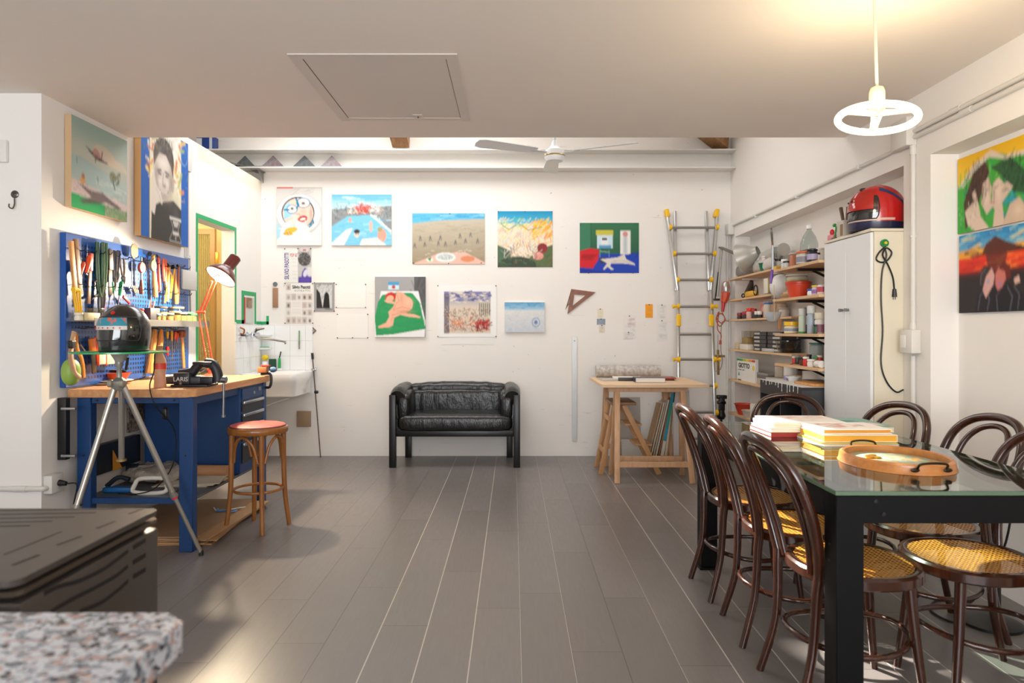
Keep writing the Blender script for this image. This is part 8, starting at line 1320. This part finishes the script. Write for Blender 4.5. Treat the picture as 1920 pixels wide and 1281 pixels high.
o = thing('wall_desk_lamp', 'grey jointed lamp arm folded on the back wall beside the ladder', 'lamp', PX(1350, 520, 6.86)); ya_ = 6.86; M_GL = mat('b3b0aa', 0.35, 0.4)
seg(MB(), PX(1345, 556, ya_), PX(1353, 468, ya_), 0.012).build('lower_arm', M_GL, o); seg(MB(), PX(1341, 560, ya_), PX(1347, 510, ya_), 0.006).build('inner_arm', M_DARK, o); MB().beam(PX(1351, 464, ya_), Vector((2.155, 6.62, CH+0.745)), 0.05, 0.016, (0, 0, 1), 0.004).build('upper_arm', mat('7c7468', 0.4, 0.4), o); MB().cb(PX(1343, 562, ya_), (0.06, 0.05, 0.02), 0.003).build('clamp', M_DARK, o)
p = PX(1346, 700, 6.90); o = thing('crucifix', 'wooden crucifix hanging on the back wall right of the ladder', 'crucifix', p); M_CRX = mat('8c6a3a', 0.45)
a, c_ = PX(1346, 656, 6.945), PX(1347, 703, 6.945); MB().beam(a, c_, 0.022, 0.012, (0, 1, 0), 0.002).build('upright', M_CRX, o); MB().beam(PX(1337, 668, 6.945), PX(1359, 668, 6.945), 0.012, 0.022, (0, 0, 1), 0.002).build('crossbar', M_CRX, o); MB().tube([PX(1346, 664, 6.93), PX(1346, 672, 6.925), PX(1346.5, 686, 6.93)], [0.010, 0.012, 0.006], sm=3).build('figure', mat('a9884c', 0.4, 0.5), o)
seg(MB(), PX(1346, 628, 6.955), PX(1346, 656, 6.955), 0.0018).build('hanging_wire', M_DARK, o)
o = thing('black_clamp_stand', 'black photo tripod head standing on a pole by the back right corner', 'tripod head', PX(1350, 770, 6.7)); y_ = 6.70
for (x0, x1, a_, b_) in ((1343, 1362, 741, 748), (1345, 1360, 752, 758), (1348, 1358, 745, 770)): p0, p1 = PX(x0, b_, y_), PX(x1, a_, y_); MB().box(p0.x, p1.x, y_-0.03, y_+0.03, p0.z, p1.z, 0.008).build('block', M_BLACK, o)
MB().lathe([(0.03, 0), (0.045, 0.03), (0.03, 0.09)], PX(1352, 786, y_), seg=18).build('knuckle', M_BLACK, o); p0 = PX(1352, 786, y_); MB().cyl((p0.x, y_, 0.03), (p0.x, y_, p0.z), 0.014).build('pole', M_BLACK, o)
for a in (90, 210, 330): MB().cyl((p0.x, y_, 0.20), (p0.x+0.12*math.cos(R(a)), y_+0.12*math.sin(R(a)), 0.004), 0.007).build('leg', M_BLACK, o)
# floor lamp base and cables by the right wall
o = thing('floor_lamp', 'black round floor lamp base with thin pole behind the right chairs', 'lamp', (2.10, 2.92, 0)); MB().lathe([(0.001, 0), (0.12, 0), (0.12, 0.012), (0.10, 0.02), (0.02, 0.026), (0.001, 0.026)], (2.085, 2.98, 0), seg=36).build('base', M_BLACK, o); MB().cyl((2.12, 2.98, 0.02), (2.12, 2.98, 0.62), 0.009).build('pole', M_BLACK, o); MB().lathe([(0.02, 0.6), (0.045, 0.64), (0.05, 0.68), (0.02, 0.69)], (2.12, 2.98, 0), seg=20).build('head', M_BLACK, o)
o = tube_o('electric_cable', [(2.20, 2.99, 0.6), (2.19, 3.05, 0.3), (2.15, 3.2, 0.01), (2.0, 3.22, 0.006), (1.9, 3.10, 0.006), (1.93, 2.98, 0.006), (2.05, 3.14, 0.007), (2.18, 3.25, 0.006)], 0.005, M_BLACK, sm=7, seg=6); tag(o, 'black cable tangled on the floor by the right wall', 'cable')
# ================================================================== on the cupboard
KZ = kz+0.0006
M_HRD = mat('c41a18', 0.22, spec=0.6, coat=0.5); M_HNV = mat('1c2144', 0.28, coat=0.3)
hr2, band2, P32, surf2 = helmet('red_helmet', 'red racing helmet with dark blue chin and stripes on the cupboard', (2.165, 4.055, KZ), 1.10, 172, M_HRD, M_HNV, visor='191310')
m = Matrix.Rotation(R(172), 4, 'Z')
b = band2(0.110, 0.215, -1.15, 1.15, 0.010, 10, 30); b.build('visor_shield', mat('b02018', 0.12, coat=0.6), hr2)
for s in (1, -1):
    b = MB(); b.sheet(24, 3, lambda u, v, s=s: (lambda a, z: P32(*[q*1.012 for q in surf2(a, z)], z))((1.35+1.3*u)*s, 0.23-0.11*u**1.6-0.022*v)); b.build('blue_stripe', mat('23406a', 0.3), hr2)
b = band2(0.0, 0.045, 1.20, 2*PI-1.20, 0.002, 4, 40); b.build('lower_edge', M_HNV, hr2)
b = band2(0.05, 0.062, -1.15, 1.9, 0.004, 2, 40); b.build('pale_stripe', mat('d8b8a8', 0.4), hr2)
MB().blob(P32(0.07, 0, 0.232), 0.022, 0.018, 0.010, 0.6, 0.6).build('vent', M_DARK, hr2)
for a in (-0.2, 0.2): x, y = surf2(a, 0.165); MB().blob(P32(x*1.06, y*1.06, 0.165), 0.010, 0.010, 0.006, 1, 1, su=12, sv=8).build('dark_mark', M_DARK, hr2)
o = thing('pencil_holder', 'grey box with knife handles standing on the cupboard before the red helmet', 'holder', (2.08, 4.285, KZ)); MB().box(2.05, 2.12, 4.24, 4.325, KZ, KZ+0.105, 0.003).build('box', mat('c3bfb8', 0.5), o)
for k, (dy, c) in enumerate(((0.02, '5a4632'), (-0.01, '6f5c44'))): MB().tube([(2.09, 4.29+dy, KZ+0.08), (2.09, 4.29+dy*3.2, KZ+0.20-0.01*k)], [0.009, 0.012]).build('knife_handle', mat(c, 0.5), o)
MB().box(2.045, 2.05, 4.245, 4.27, KZ+0.01, KZ+0.08).build('brown_label', mat('8c7048', 0.5), o)
p = SX(1562, 425, 2.06); o = thing('green_sprue', 'small green plastic plant stake at the left on the cupboard', 'plant stake', p); p.z = KZ; MB().tube([(2.07, p.y, KZ), (2.07, p.y-0.02, KZ+0.07), (2.07, p.y-0.022, KZ+0.085)], 0.006).build('stem', mat('1a8a30', 0.4), o)
for s in (-1, 1): MB().blob((2.07, p.y-0.022+0.025*s, KZ+0.088+0.008*s), 0.008, 0.022, 0.012, 1, 1, su=12, sv=8).build('leaf', mat('1a8a30', 0.4), o)
o = thing('pink_pot', 'small pink pot with a red knob at the left end of the cupboard top', 'pot', (2.07, 4.43, KZ)); MB().lathe([(0.025, 0), (0.028, 0.005), (0.026, 0.035), (0.02, 0.038)], (2.07, 4.43, KZ), seg=20).build('body', mat('d98a94', 0.4), o); MB().blob((2.07, 4.43, KZ+0.055), 0.014, 0.014, 0.02, 1, 1).build('red_knob', mat('d8202c', 0.35), o)
bx('brown_tray', 'tray', 'dark brown flat tray under the grey box on the cupboard', (2.075, 4.36, KZ), (0.06, 0.06, 0.012), mat('5a4636', 0.5), 0.003)
can('small clear jar beside the pink pot on the cupboard', 1566, kz, 0.018, 0.05, 'dcd9d6', None, 2.10, nm='jar', cat='jar')
